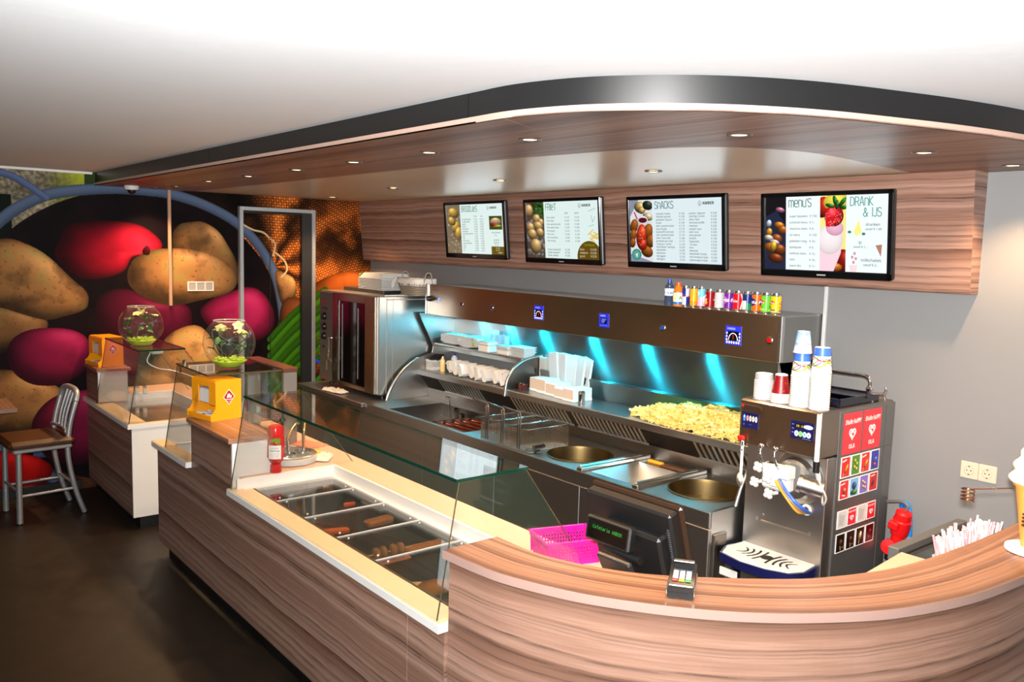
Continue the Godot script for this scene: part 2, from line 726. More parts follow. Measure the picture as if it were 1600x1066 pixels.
func steel(c: Color, rough: float, aniso := 0.0) -> StandardMaterial3D:
	var m := mat(c, rough, 1.0)
	m.roughness_texture = brush_tex
	m.roughness_texture_channel = BaseMaterial3D.TEXTURE_CHANNEL_GRAYSCALE
	m.uv1_scale = Vector3(0.4, 14.0, 1)
	if aniso != 0.0:
		m.anisotropy_enabled = true
		m.anisotropy = aniso
	return m

var brush_tex: Texture2D

func glow(c: Color, e: float) -> StandardMaterial3D:
	var m := mat(Color(0.02, 0.02, 0.02), 0.4)
	m.emission_enabled = true
	m.emission = c
	m.emission_energy_multiplier = e
	return m

func pane(c: Color, a: float) -> StandardMaterial3D:
	var m := mat(Color(c.r, c.g, c.b, a), 0.02)
	m.transparency = BaseMaterial3D.TRANSPARENCY_ALPHA
	return m

func printed(tx: Texture2D, rough := 0.35) -> StandardMaterial3D:
	var m := mat(Color.WHITE, rough)
	m.albedo_texture = tx
	m.texture_repeat = false
	return m

func make_materials():
	var im := wood_image(11)
	im.generate_mipmaps()
	wood_tex = ImageTexture.create_from_image(im)
	brush_tex = noise_tex(0.35, 2, Color(0.88, 0.88, 0.88), Color(1, 1, 1), 256, 4)
	M.ceiling = mat(rgb(232, 236, 240), 0.9)
	var bump := noise_tex(0.03, 4, Color.BLACK, Color.WHITE, 512, 3)
	M.ceiling.heightmap_enabled = true
	M.ceiling.heightmap_texture = bump
	M.ceiling.heightmap_scale = 0.03
	M.ceiling.uv1_scale = Vector3(0.8, 0.8, 1)
	M.wall_grey = mat(rgb(120, 120, 120), 0.5)
	M.wall_plain = mat(rgb(196, 190, 182), 0.85)
	M.floor = mat(Color.WHITE, 0.5)
	M.floor.albedo_texture = noise_tex(0.02, 5, rgb(26, 20, 12), rgb(42, 32, 19), 512, 8)
	M.floor.uv1_scale = Vector3(0.6, 0.6, 1)
	M.wood = wood(Color.WHITE, 0.42, 1.0)
	M.wood_panel = wood(Color(0.92, 0.9, 0.9), 0.42, 1.1, 0.42)
	M.wood_top = wood(Color(1.0, 0.93, 0.84), 0.5, 1.25, 0.3)
	M.wood_edge = mat(rgb(150, 122, 110), 0.4)
	M.black_lam = mat(rgb(15, 15, 16), 0.36)
	M.cream_gloss = mat(rgb(196, 184, 164), 0.3)
	M.white_lam = mat(rgb(226, 224, 220), 0.35)
	M.peach = mat(rgb(210, 172, 146), 0.4)
	M.peach_deck = mat(rgb(216, 192, 152), 0.4)
	M.black = mat(rgb(14, 14, 15), 0.35)
	M.plinth = mat(rgb(12, 12, 13), 0.5)
	M.steel = steel(Color(0.7, 0.69, 0.68), 0.38)
	M.steel_bright = steel(Color(0.78, 0.78, 0.77), 0.32)
	M.steel_dark = steel(Color(0.5, 0.48, 0.46), 0.36)
	M.steel_splash = steel(Color(0.6, 0.61, 0.6), 0.42, -0.96)
	M.chrome = mat(Color(0.85, 0.85, 0.86), 0.06, 1.0)
	M.alu = mat(Color(0.72, 0.73, 0.74), 0.4, 0.65)
	M.glass = pane(Color(0.3, 0.5, 0.42), 0.03)
	M.glass_edge = mat(Color(0.03, 0.17, 0.12), 0.1)
	M.glass_smoke = pane(Color(0.08, 0.07, 0.06), 0.45)
	M.glass_clear = pane(Color(0.6, 0.7, 0.65), 0.02)
	M.white = mat(rgb(202, 202, 200), 0.45)
	M.foam = mat(rgb(206, 206, 202), 0.7)
	M.paper = mat(rgb(214, 210, 204), 0.85)
	M.rubber = mat(rgb(20, 20, 20), 0.6)
	M.orange = mat(rgb(246, 158, 18), 0.25)
	M.seam = mat(rgb(150, 140, 132), 0.5)
	M.gap = mat(rgb(8, 8, 8), 0.6)
	M.wood_desk = wood(Color(1.0, 0.92, 0.8), 0.42, 2.2, 0.36)
	M.wood_front = wood(Color.WHITE, 0.36, 1.0, 0.36)
	M.glass_lid = pane(Color(0.1, 0.1, 0.1), 0.15)
	M.steel_top = steel(Color(0.66, 0.65, 0.63), 0.36)
	M.steel_shelf = steel(Color(0.68, 0.68, 0.67), 0.34)
	M.steel_hood = steel(Color(0.6, 0.56, 0.52), 0.34, -0.8)
	M.steel_bay = mat(Color(0.1, 0.09, 0.08), 0.4, 0.7)
	M.steel_white = steel(Color(0.9, 0.9, 0.89), 0.42)
	M.steel_side = mat(Color(0.5, 0.5, 0.49), 0.42, 0.6)
	M.pot = mat(Color(0.4, 0.33, 0.21), 0.42, 1.0)
	M.oil = mat(rgb(70, 52, 22), 0.05)
	M.white_gloss = mat(rgb(240, 238, 238), 0.15)
	M.grey_rubber = mat(rgb(170, 168, 164), 0.5)
	M.glass_top = pane(Color(0.1, 0.2, 0.16), 0.1)
	M.edge_dark = mat(rgb(70, 62, 44), 0.2)

# ---------------------------------------------------------------- room
func mural_image() -> Image:
	var S := 256.0
	var Z0 := -0.6       # wall coordinate a = -z runs from here
	var W := int(4.7 * S)
	var H := int(2.5 * S)
	var im := Image.create(W, H, false, Image.FORMAT_RGB8)
	var nz := FastNoiseLite.new()
	nz.seed = 21
	nz.frequency = 0.012
	nz.fractal_octaves = 4
	var ni := nz.get_image(W, H)
	var spots := FastNoiseLite.new()
	spots.seed = 9
	spots.frequency = 0.09
	spots.fractal_octaves = 2
	var si := spots.get_image(W, H)
	# backdrop: dark bowl inside, dark brown at the left, sackcloth right of the bowl
	for y in H:
		var b := 2.5 - y / S
		for x in W:
			var a := Z0 + x / S
			var n := ni.get_pixel(x, y).r
			var c := Color(0.03, 0.02, 0.028).lerp(Color(0.1, 0.04, 0.06), n)
			var e := Vector2((a - 1.95) / 1.25, (b - 1.2) / 1.18).length()
			if e > 1.0:
				if a > 1.95:
					# sack: woven squares running along soft folds
					var th := atan2(b - 1.78, a - 3.12)
					var fold := sin(th * 8.0 + n * 3.0 + (a - 3.0) * 1.6) * 0.5 + 0.5
					var deep := clampf((n - 0.42) * 2.6, 0.0, 1.0)
					var k := 0.3 + 0.85 * fold * (0.75 + 0.5 * n) + 0.1 * deep
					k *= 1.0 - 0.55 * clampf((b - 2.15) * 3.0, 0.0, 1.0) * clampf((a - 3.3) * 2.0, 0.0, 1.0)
					if b < 1.62 and a > 3.45:
						k *= 1.1
					var u := (a * 0.97 + b * 0.25 + 0.03 * sin(b * 7.0)) * 44.0
					var w := (b * 0.97 - a * 0.2 + 0.04 * sin(a * 6.0)) * 44.0
					var over: bool = posmod(int(floorf(u)) + int(floorf(w)), 2) == 0
					var fu: float = u - floorf(u)
					var fw: float = w - floorf(w)
					var wv: float = 0.3 + 0.78 * (sin(PI * fw) * (0.6 + 0.4 * sin(PI * fu)) if over else sin(PI * fu) * (0.6 + 0.4 * sin(PI * fw)))
					if not over:
						wv *= 0.8
					c = Color(0.95, 0.5, 0.19) * (k * wv)
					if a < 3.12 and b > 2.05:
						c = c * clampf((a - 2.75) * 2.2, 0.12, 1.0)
				elif b > 1.75:
					# cauliflower florets
					var cc := Color(0.85, 0.8, 0.66) * (0.45 + 0.6 * si.get_pixel(x, y).r)
					cc = cc.lerp(Color(0.66, 0.71, 0.18), clampf((a - 1.3) * 4.0, 0.0, 0.9))
					if a > 1.58:
						cc = cc.lerp(Color(0.08, 0.16, 0.1), 0.8)
					c = cc * (0.55 + 0.5 * n)
					if a < 1.08 and b < 2.3:
						c = Color(0.05, 0.08, 0.06)
				elif a < 1.2 and b > 0.3:
					c = Color(0.34, 0.22, 0.12) * (0.45 + 0.7 * n) * (0.8 + 0.2 * sin(b * 90.0 + n * 14.0))
				elif b < 0.3:
					c = Color(0.28, 0.17, 0.1) * (0.5 + 0.8 * n)
			c.a = 1.0
			im.set_pixel(x, y, c)
	# [points (a, b), colour, light, blotches]
	var tan := Color(0.8, 0.56, 0.32)
	var mag := Color(0.62, 0.1, 0.28)
	var rim_l := [[1.3, 0.12], [1.0, 0.35], [0.8, 0.7], [0.7, 1.1], [0.7, 1.5], [0.84, 1.91], [1.01, 2.1], [1.14, 2.21], [1.33, 2.31], [1.57, 2.36], [1.81, 2.385], [2.02, 2.385], [2.22, 2.37], [2.46, 2.31], [2.71, 2.2], [2.87, 2.08], [3.01, 1.92], [3.13, 1.7], [3.19, 1.44], [3.2, 1.24], [3.15, 1.04], [3.1, 0.86], [2.95, 0.5], [2.7, 0.24], [2.3, 0.06], [1.9, 0.0]]
	paint_band(im, S, Z0, rim_l, 0.085, Color(0.29, 0.35, 0.45))
	paint_band(im, S, Z0, [[0.98, 2.46], [1.1, 2.43], [1.2, 2.37], [1.31, 2.29]], 0.055, Color(0.3, 0.36, 0.5))
	paint_band(im, S, Z0, [[1.2, 0.32], [1.5, 0.3], [1.9, 0.24]], 0.06, Color(0.2, 0.28, 0.45))
	var L := Vector3(0.35, 0.5, 0.79)
	blob(im, ni, si, S, Z0, [[1.64, 1.45], [1.72, 1.57], [1.89, 1.59], [2.08, 1.49], [2.34, 1.45], [2.39, 1.32], [2.34, 1.2], [2.13, 1.1], [1.88, 1.08], [1.69, 1.2]], mag * 0.62, L, 0.3)
	blob(im, ni, si, S, Z0, [[1.4, 1.97], [1.46, 2.08], [1.61, 2.12], [1.85, 2.13], [2.02, 2.09], [2.14, 1.99], [2.15, 1.92], [2.08, 1.88], [1.93, 1.85], [1.87, 1.75], [1.79, 1.7], [1.66, 1.67], [1.54, 1.68], [1.44, 1.75], [1.36, 1.86]], Color(0.6, 0.04, 0.13), Vector3(0.45, 0.05, 0.89), 0.35)
	blob(im, ni, si, S, Z0, [[2.23, 2.01], [2.29, 2.12], [2.4, 2.15], [2.5, 2.15], [2.62, 2.08], [2.71, 1.95], [2.78, 1.81], [2.8, 1.65], [2.67, 1.6], [2.4, 1.75], [2.25, 1.9]], tan * 0.92, L, 1.0)
	blob(im, ni, si, S, Z0, [[2.46, 1.38], [2.56, 1.5], [2.72, 1.56], [2.87, 1.6], [3.0, 1.56], [3.1, 1.42], [3.12, 1.28], [3.07, 1.18], [2.95, 1.12], [2.81, 1.12], [2.61, 1.19]], mag * 1.08, Vector3(0.1, 0.35, 0.93), 0.5)
	blob(im, ni, si, S, Z0, [[1.88, 1.7], [1.92, 1.82], [2.01, 1.88], [2.14, 1.92], [2.4, 1.92], [2.61, 1.86], [2.74, 1.76], [2.78, 1.65], [2.71, 1.55], [2.47, 1.49], [2.23, 1.45], [2.03, 1.51], [1.91, 1.6]], tan, L, 1.0)
	blob(im, ni, si, S, Z0, [[2.07, 1.01], [2.19, 1.2], [2.39, 1.28], [2.52, 1.21], [2.63, 0.98], [2.6, 0.7], [2.38, 0.5], [1.95, 0.5], [1.82, 0.75]], Color(0.78, 0.56, 0.3), L, 1.0)
	blob(im, ni, si, S, Z0, [[0.75, 1.47], [0.99, 1.47], [1.15, 1.41], [1.29, 1.36], [1.28, 1.26], [1.15, 1.17], [0.98, 1.12], [0.73, 1.1]], tan * 0.75, L, 0.8)
	blob(im, ni, si, S, Z0, [[0.81, 1.02], [0.97, 1.0], [1.14, 0.96], [1.35, 0.84], [1.42, 0.7], [1.3, 0.56], [1.13, 0.5], [0.96, 0.5], [0.8, 0.52]], tan * 0.85, L, 0.9)
	blob(im, ni, si, S, Z0, [[1.17, 0.57], [1.26, 0.71], [1.4, 0.78], [1.63, 0.78], [1.78, 0.62], [1.78, 0.35], [1.61, 0.22], [1.47, 0.2], [1.29, 0.26], [1.19, 0.42]], mag * 0.9, L, 0.5)
	blob(im, ni, si, S, Z0, [[1.02, 1.1], [1.06, 1.22], [1.19, 1.29], [1.41, 1.29], [1.55, 1.23], [1.6, 1.12], [1.58, 0.99], [1.49, 0.9], [1.35, 0.85], [1.18, 0.87], [1.06, 0.97]], mag, L, 0.5)
	blob(im, ni, si, S, Z0, [[1.0, 1.97], [1.12, 1.96], [1.3, 1.86], [1.48, 1.67], [1.57, 1.58], [1.59, 1.51], [1.56, 1.43], [1.41, 1.38], [1.28, 1.36], [1.1, 1.42], [0.99, 1.46], [0.75, 1.5], [0.62, 1.75], [0.77, 1.95]], tan * 1.02, L, 1.2)
	blob(im, ni, si, S, Z0, [[0.6, 0.34], [0.95, 0.38], [1.21, 0.29], [1.3, 0.18], [1.2, 0.05], [0.94, 0.02], [0.6, 0.03]], Color(0.7, 0.05, 0.05), L, 0.2)
	# brown onion, small potato and orange onion beyond the rim, then spring onions
	blob(im, ni, si, S, Z0, [[3.13, 1.72], [3.2, 1.73], [3.31, 1.67], [3.33, 1.54], [3.26, 1.45], [3.18, 1.46]], tan, L, 0.8)
	blob(im, ni, si, S, Z0, [[3.17, 0.95], [3.19, 1.44], [3.38, 1.49], [3.5, 1.37], [3.54, 1.17], [3.4, 1.0], [3.25, 0.93]], Color(0.5, 0.26, 0.12), L, 0.7)
	blob(im, ni, si, S, Z0, [[3.46, 1.55], [3.57, 1.66], [3.83, 1.74], [4.08, 1.68], [4.1, 1.3], [3.8, 1.1], [3.5, 1.25]], Color(0.85, 0.4, 0.12), L, 0.4)
	for k in 9:
		var y0 := 0.55 + k * 0.075
		paint_band(im, S, Z0, [[3.08, y0 - 0.02], [3.3, y0 + 0.2], [3.48, y0 + 0.33], [3.62, y0 + 0.42]], 0.058, Color(0.2, 0.4, 0.05) * (1.0 if k % 2 else 0.75))
	for k in 4:
		paint_band(im, S, Z0, [[3.3, 0.3 + k * 0.1], [3.5, 0.42 + k * 0.09], [3.64, 0.5 + k * 0.1]], 0.055, Color(0.2, 0.45, 0.08))
	# sack of red-orange netting low at the right
	for y in range(int((2.5 - 0.62) * S), H):
		for x in range(int((3.42 - Z0) * S), W):
			var a := Z0 + x / S
			var b := 2.5 - y / S
			var q := (0.45 + 0.55 * sin(a * 110.0) * sin(b * 95.0)) * (0.5 + ni.get_pixel(x, y).r)
			im.set_pixel(x, y, Color(0.66, 0.26, 0.06) * q)
	# twine round the sack's neck and blue rubber band
	paint_band(im, S, Z0, [[2.84, 2.14], [2.93, 2.1], [3.02, 2.08], [3.08, 2.03], [3.13, 1.98], [3.11, 1.88]], 0.018, Color(0.75, 0.66, 0.5))
	paint_band(im, S, Z0, [[3.14, 1.9], [3.22, 1.83], [3.24, 1.75], [3.19, 1.69]], 0.018, Color(0.75, 0.66, 0.5))
	paint_band(im, S, Z0, [[3.38, 1.03], [3.45, 0.95], [3.6, 0.87]], 0.03, Color(0.1, 0.3, 0.75))
	# hollow where the stem sat on the red potato
	blob(im, ni, si, S, Z0, [[2.0, 1.9], [2.03, 1.94], [2.06, 1.92], [2.05, 1.87], [2.01, 1.87]], Color(0.25, 0.02, 0.05), L, 0.2)
	return im

func paint_band(im: Image, S: float, Z0: float, pts: Array, wd: float, c: Color):
	var p := []
	for q in pts:
		p.append(Vector2((q[0] - Z0) * S, (2.5 - q[1]) * S))
	p = smooth_path(p, 10)
	var r := wd * 0.5 * S
	for i in p.size() - 1:
		var a: Vector2 = p[i]
		var b: Vector2 = p[i + 1]
		var side := (b - a).normalized().orthogonal()
		for y in range(maxi(0, int(minf(a.y, b.y) - r)), mini(im.get_height(), int(maxf(a.y, b.y) + r) + 1)):
			for x in range(maxi(0, int(minf(a.x, b.x) - r)), mini(im.get_width(), int(maxf(a.x, b.x) + r) + 1)):
				var q := Vector2(x + 0.5, y + 0.5)
				var d := q - Geometry2D.get_closest_point_to_segment(q, a, b)
				var l := d.length()
				if l < r:
					var k := d.dot(side) / r
					var sh := 0.62 + 0.5 * sqrt(maxf(0.0, 1.0 - k * k)) * (1.0 + 0.35 * k)
					var cc := c * sh
					cc.a = 1.0
					im.set_pixel(x, y, cc)

func blob(im: Image, ni: Image, si: Image, S: float, Z0: float, pts: Array, col: Color, l: Vector3, marks: float):
	var p := []
	var c := Vector2.ZERO
	for q in pts:
		var w := Vector2((q[0] - Z0) * S, (2.5 - q[1]) * S)
		p.append(w)
		c += w
	c /= p.size()
	p = smooth_path(p, 6, true)
	var rad := PackedFloat32Array()
	rad.resize(360)
	var big := 0.0
	for i in p.size():
		var a: Vector2 = p[i] - c
		var b: Vector2 = p[(i + 1) % p.size()] - c
		var d := a.angle_to(b)
		var st := maxi(1, int(absf(rad_to_deg(d)) * 2.0))
		for k in st + 1:
			var q := a.lerp(b, float(k) / st)
			rad[posmod(int(round(rad_to_deg(q.angle()))), 360)] = q.length()
			big = maxf(big, q.length())
	for k in 360:
		if rad[k] == 0.0:
			rad[k] = maxf(rad[posmod(k - 1, 360)], rad[(k + 1) % 360])
	for y in range(maxi(0, int(c.y - big)), mini(im.get_height(), int(c.y + big) + 1)):
		for x in range(maxi(0, int(c.x - big)), mini(im.get_width(), int(c.x + big) + 1)):
			var d := Vector2(x + 0.5, y + 0.5) - c
			var ang := fposmod(rad_to_deg(d.angle()), 360.0)
			var i0 := int(ang)
			var rr := lerpf(rad[i0], rad[(i0 + 1) % 360], ang - i0)
			var q := d.length() / maxf(rr, 0.001)
			if q >= 1.0:
				continue
			q = pow(q, 2.0)
			var dn := d.normalized()
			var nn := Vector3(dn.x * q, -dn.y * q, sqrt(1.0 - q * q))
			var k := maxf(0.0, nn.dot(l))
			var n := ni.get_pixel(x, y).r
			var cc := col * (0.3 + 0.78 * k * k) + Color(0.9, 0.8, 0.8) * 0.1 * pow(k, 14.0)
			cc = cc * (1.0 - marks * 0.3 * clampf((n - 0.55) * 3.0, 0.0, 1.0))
			if marks > 0.7:
				cc = cc.lerp(Color(0.35, 0.2, 0.1) * (0.3 + k), clampf((si.get_pixel(x, y).r - 0.74) * 5.0, 0.0, 0.6))
				cc = cc.lerp(Color(0.72, 0.66, 0.34) * (0.2 + 0.8 * k), clampf((0.42 - n) * 2.0, 0.0, 0.45))
			cc.a = 1.0
			im.set_pixel(x, y, cc)

func build_shell():
	var b := MB.new()
	b.bx(LEFT - 0.15, 2.35, -0.12, 0.0, BACK - 0.15, 3.35)
	struct("floor", b, M.floor, "dark brown smooth floor in front of the counters")
	b = MB.new()
	b.bx(LEFT - 0.15, 2.35, CEIL, CEIL + 0.12, BACK - 0.15, 3.35)
	struct("ceiling", b, M.ceiling, "white plastered ceiling above the snack bar")
	b = MB.new()
	b.bx(LEFT - 0.15, 2.35, 0, CEIL, BACK - 0.15, BACK)
	struct("wall_back", b, M.wall_grey, "grey painted wall behind the frying range")
	b = MB.new()
	b.bx(LEFT - 0.15, LEFT, 0, CEIL, BACK, 3.2)
	var wl := struct("wall_left", b, M.wall_plain, "end wall covered by a huge print of potatoes in a bowl")
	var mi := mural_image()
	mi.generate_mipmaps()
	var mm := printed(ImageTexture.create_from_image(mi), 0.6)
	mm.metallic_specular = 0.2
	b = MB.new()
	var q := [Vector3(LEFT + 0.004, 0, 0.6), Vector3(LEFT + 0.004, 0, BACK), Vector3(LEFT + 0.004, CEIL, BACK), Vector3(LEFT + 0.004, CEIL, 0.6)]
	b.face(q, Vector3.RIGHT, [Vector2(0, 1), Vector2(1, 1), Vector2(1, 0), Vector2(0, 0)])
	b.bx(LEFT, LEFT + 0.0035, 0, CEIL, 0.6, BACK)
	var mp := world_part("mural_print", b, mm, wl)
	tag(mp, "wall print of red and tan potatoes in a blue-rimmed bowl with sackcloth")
	b = MB.new()
	b.bx(2.2, 2.35, 0, CEIL, BACK, 3.2)
	struct("wall_right", b, M.wall_plain, "plain side wall")
	b = MB.new()                      # street front with two shop windows
	b.bx(LEFT, 2.2, 0, 0.45, 3.2, 3.35)
	b.bx(LEFT, 2.2, 2.3, CEIL, 3.2, 3.35)
	for x in [[LEFT, -6.4], [-3.6, -3.0], [-0.4, 0.1], [1.9, 2.2]]:
		b.bx(x[0], x[1], 0.45, 2.3, 3.2, 3.35)
	struct("wall_front", b, M.wall_plain, "street front wall with shop windows")
	var wi := 1
	for x in [[-6.4, -3.6], [-3.0, -0.4], [0.1, 1.9]]:
		var w := MB.new()
		w.bx(x[0], x[1], 0.45, 0.5, 3.25, 3.31)
		w.bx(x[0], x[1], 2.25, 2.3, 3.25, 3.31)
		w.bx(x[0], x[0] + 0.05, 0.5, 2.25, 3.25, 3.31)
		w.bx(x[1] - 0.05, x[1], 0.5, 2.25, 3.25, 3.31)
		var wn := struct("window_%d" % wi, w, M.alu, "shop window in the street front")
		var g := MB.new()
		g.bx(x[0] + 0.05, x[1] - 0.05, 0.5, 2.25, 3.275, 3.281)
		world_part("pane", g, M.glass_clear, wn)
		wi += 1
	# skirting under the mural
	b = MB.new()
	b.bx(LEFT + 0.004, LEFT + 0.02, 0, 0.08, -1.5, 3.2, 0.003)
	struct("baseboard_left", b, M.plinth, "dark skirting under the potato print")
	# door in the mural wall
	var d := MB.new()
	d.bx(LEFT + 0.005, LEFT + 0.055, 0, 2.3, -2.79, -2.825, 0.004)
	d.bx(LEFT + 0.005, LEFT + 0.055, 0, 2.3, -3.465, -3.5, 0.004)
	d.bx(LEFT + 0.005, LEFT + 0.055, 2.265, 2.3, -2.825, -3.465, 0.004)
	var door := struct("door_1", d, M.alu, "door in the printed wall with a slim aluminium frame")
	d = MB.new()
	d.bx(LEFT + 0.005, LEFT + 0.045, 0, 2.265, -3.37, -3.465)
	var jm := world_part("jamb", d, mat(rgb(38, 38, 38), 0.4), door)
	tag(jm, "dark grey door jamb")
	d = MB.new()
	d.bx(LEFT + 0.005, LEFT + 0.03, 2.245, 2.265, -2.825, -3.37)
	d.bx(LEFT + 0.005, LEFT + 0.009, 0.0, 2.245, -3.08, -3.084)
	world_part("leaf_joint", d, M.gap, door)
	b = MB.new()
	b.bx(LEFT + 0.004, LEFT + 0.016, 2.482, CEIL, 0.6, -1.64, 0.002)
	struct("trim_4", b, M.white_lam, "thin white strip between the potato print and the ceiling")
	# slim strip hanging down the print
	b = MB.new()
	b.bx(LEFT + 0.005, LEFT + 0.03, 1.45, SOFF, -2.2, -2.225, 0.003)
	struct("trim_1", b, mat(rgb(176, 140, 112), 0.45), "slim tan strip running down the potato print")
	# conduit up the back wall beside the hood
	b = MB.new()
	b.bx(-2.435, -2.415, 0.9, 1.86, BACK, BACK + 0.02, 0.004)
	struct("trim_2", b, mat(rgb(190, 190, 188), 0.4), "thin pale conduit on the grey wall beside the extractor hood")

func build_soffit():
	var outer := []
	for p in [[-2.25, -1.65], [-2.067, -1.655], [-1.855, -1.717], [-1.697, -1.817], [-1.568, -1.939], [-1.462, -2.087], [-1.373, -2.269], [-1.299, -2.495], [-1.221, -2.778], [-1.163, -3.1], [-1.12, -3.6], [-1.1, BACK]]:
		outer.append(Vector2(p[0], p[1]))
	outer = smooth_path(outer, 4)
	var inner := []
	for p in [[-3.0, -2.41], [-2.63, -2.44], [-2.33, -2.5], [-2.12, -2.57], [-1.986, -2.69], [-1.888, -2.91], [-1.874, -3.15], [-1.91, -3.55], [-1.96, BACK]]:
		inner.append(Vector2(p[0], p[1]))
	inner = smooth_path(inner, 4)
	var so := thing("soffit", "lowered wood-trimmed ceiling curving out over the counters", "ceiling", Vector3(-4.2, SOFF, -2.9))
	so.set_meta("kind", "structure")
	# two wood boards that meet on a slanting seam
	var sa := Vector2(-2.105, -1.652)
	var sb := Vector2(-2.5, -2.465)
	var p1 := [Vector2(LEFT, -1.65), Vector2(-2.25, -1.65), sa - Vector2(0.002, 0), sb - Vector2(0.002, 0), Vector2(-3.0, -2.41), Vector2(LEFT, -2.41)]
	var p2 := [sa + Vector2(0.002, 0)]
	for q in outer:
		if q.x > sa.x + 0.01:
			p2.append(q)
	for i in range(inner.size() - 1, -1, -1):
		if inner[i].x > sb.x + 0.01:
			p2.append(inner[i])
	p2.append(sb + Vector2(0.002, 0))
	for p in [p1, p2]:
		var b := MB.new()
		b.prism(pv2(p), "y", SOFF, SOFF + 0.004)
		world_part("board", b, M.wood_panel, so)
	var bd := MB.new()                 # pale edge banding of the boards
	var band := [Vector2(LEFT, -1.65)] + outer
	ribbon(bd, band, SOFF, SOFF + 0.02, 0.0, 0.01)
	world_part("edge_banding", bd, mat(rgb(176, 146, 132), 0.45), so)
	var ip := [Vector2(LEFT, -2.41)] + inner + [Vector2(LEFT, BACK)]
	var c := MB.new()
	c.prism(pv2(ip), "y", SOFF + 0.002, SOFF + 0.006)
	var cm := world_part("gloss_panel", c, M.cream_gloss, so)
	tag(cm, "glossy cream ceiling panel above the fryers")
	# black fascia in three lengths
	var cuts := [[Vector2(LEFT, -1.66), Vector2(-4.727, -1.66)], [Vector2(-4.723, -1.66), Vector2(-2.308, -1.66)]]
	var last := [Vector2(-2.304, -1.66)]
	for i in outer.size():
		last.append(outer[i] - side_at(outer, i) * 0.01)
	cuts.append(last)
	for p in cuts:
		var f := MB.new()
		ribbon(f, p, SOFF + 0.02, CEIL, 0.0, 0.012)
		world_part("fascia", f, M.black_lam, so)
	var bk := MB.new()                 # pale backing seen in the seams
	ribbon(bk, [Vector2(LEFT, -1.675), Vector2(-2.2, -1.675)], SOFF + 0.02, CEIL, 0.0, 0.002)
	world_part("backing", bk, M.seam, so)

	# spotlights: every one is a lamp of its own
	var row1 := [[-7.0, -2.04], [-6.66, -2.09], [-5.85, -2.05], [-5.15, -2.05], [-4.44, -2.04], [-3.77, -2.03], [-3.1, -2.03], [-2.43, -2.03], [-1.78, -2.4], [-1.55, -3.22], [-1.48, -3.85]]
	var row2 := [[-6.84, -3.48], [-5.23, -3.13], [-4.02, -3.14], [-2.89, -3.22]]
	var names1 := ["first recessed spot in the wood border, hard by the potato wall", "second recessed spot in the wood border from the potato wall", "third recessed spot in the wood border from the potato wall", "fourth recessed spot in the wood border from the potato wall", "fifth recessed spot in the wood border from the potato wall", "sixth recessed spot in the wood border from the potato wall", "seventh recessed spot in the wood border from the potato wall", "eighth recessed spot in the wood border, last before the curve", "recessed spot in the middle of the curved wood border", "recessed spot in the wood border above the ice cream machine", "recessed spot in the wood border against the grey wall"]
	var names2 := ["recessed spot in the cream panel beside the sackcloth print", "recessed spot in the cream panel left of the first menu screen", "recessed spot in the cream panel above the first menu screen", "recessed spot in the cream panel above the third menu screen"]
	var gl := glow(Color(1.0, 0.86, 0.66), 9.0)
	var ring := mat(rgb(120, 112, 104), 0.3, 0.8)
	for k in row1.size() + row2.size():
		var first := k < row1.size()
		var xz: Array = row1[k] if first else row2[k - row1.size()]
		var th := thing("downlight", names1[k] if first else names2[k - row1.size()], "spotlight", Vector3(xz[0], SOFF, xz[1]), 0.0, "spots in the wood border" if first else "spots in the cream panel")
		var r := MB.new()
		r.lathe([Vector2(0.026, 0.0), Vector2(0.03, -0.004), Vector2(0.042, -0.005), Vector2(0.045, 0.0)], 20)
		put("trim_ring", r, ring, th)
		var bl := MB.new()
		bl.lathe([Vector2(0.0, -0.002), Vector2(0.026, -0.0015)], 16, Vector3.ZERO)
		put("bulb", bl, gl, th)
		var s := SpotLight3D.new()
		s.name = "spot"
		s.position = Vector3(0, -0.012, 0)
		s.rotation.x = -PI / 2
		s.light_color = Color(1.0, 0.81, 0.6)
		s.light_energy = DOWN
		s.spot_angle = 55.0
		s.spot_angle_attenuation = 0.8
		s.spot_range = 8.0
		s.spot_attenuation = 2.0
		s.light_size = 0.026
		s.shadow_enabled = true
		th.add_child(s)

	# dome camera under the border, by the print
	var dc := thing("dome_camera", "small white dome camera under the wood border by the potato print", "camera", Vector3(-7.0, SOFF, -1.86))
	var b1 := MB.new()
	b1.lathe([Vector2(0.0, -0.035), Vector2(0.05, -0.03), Vector2(0.055, 0.0)], 20)
	put("housing", b1, M.white, dc)
	var b2 := MB.new()
	b2.ball(Vector3(0, -0.035, 0), Vector3(0.03, 0.025, 0.03), 16, 8)
	put("dome", b2, M.black, dc)
	# small vent grille on the print
	var vg := thing("vent_grille", "small white three-slot vent grille on the tan potato print", "vent", Vector3(LEFT + 0.005, 1.57, -2.465))
	var g := MB.new()
	g.bx(0, 0.008, 0, 0.01, -0.11, 0.11)
	g.bx(0, 0.008, 0.07, 0.08, -0.11, 0.11)
	for z in [-0.105, -0.037, 0.037, 0.105]:
		g.bx(0, 0.008, 0.01, 0.07, z - 0.005, z + 0.005)
	put("frame", g, M.white_lam, vg)
	for k in 6:
		var sl := MB.new()
		sl.bx(0.001, 0.005, 0.013 + k * 0.0095, 0.02 + k * 0.0095, -0.1, 0.1)
		put("slat", sl, mat(rgb(190, 186, 176), 0.5), vg)

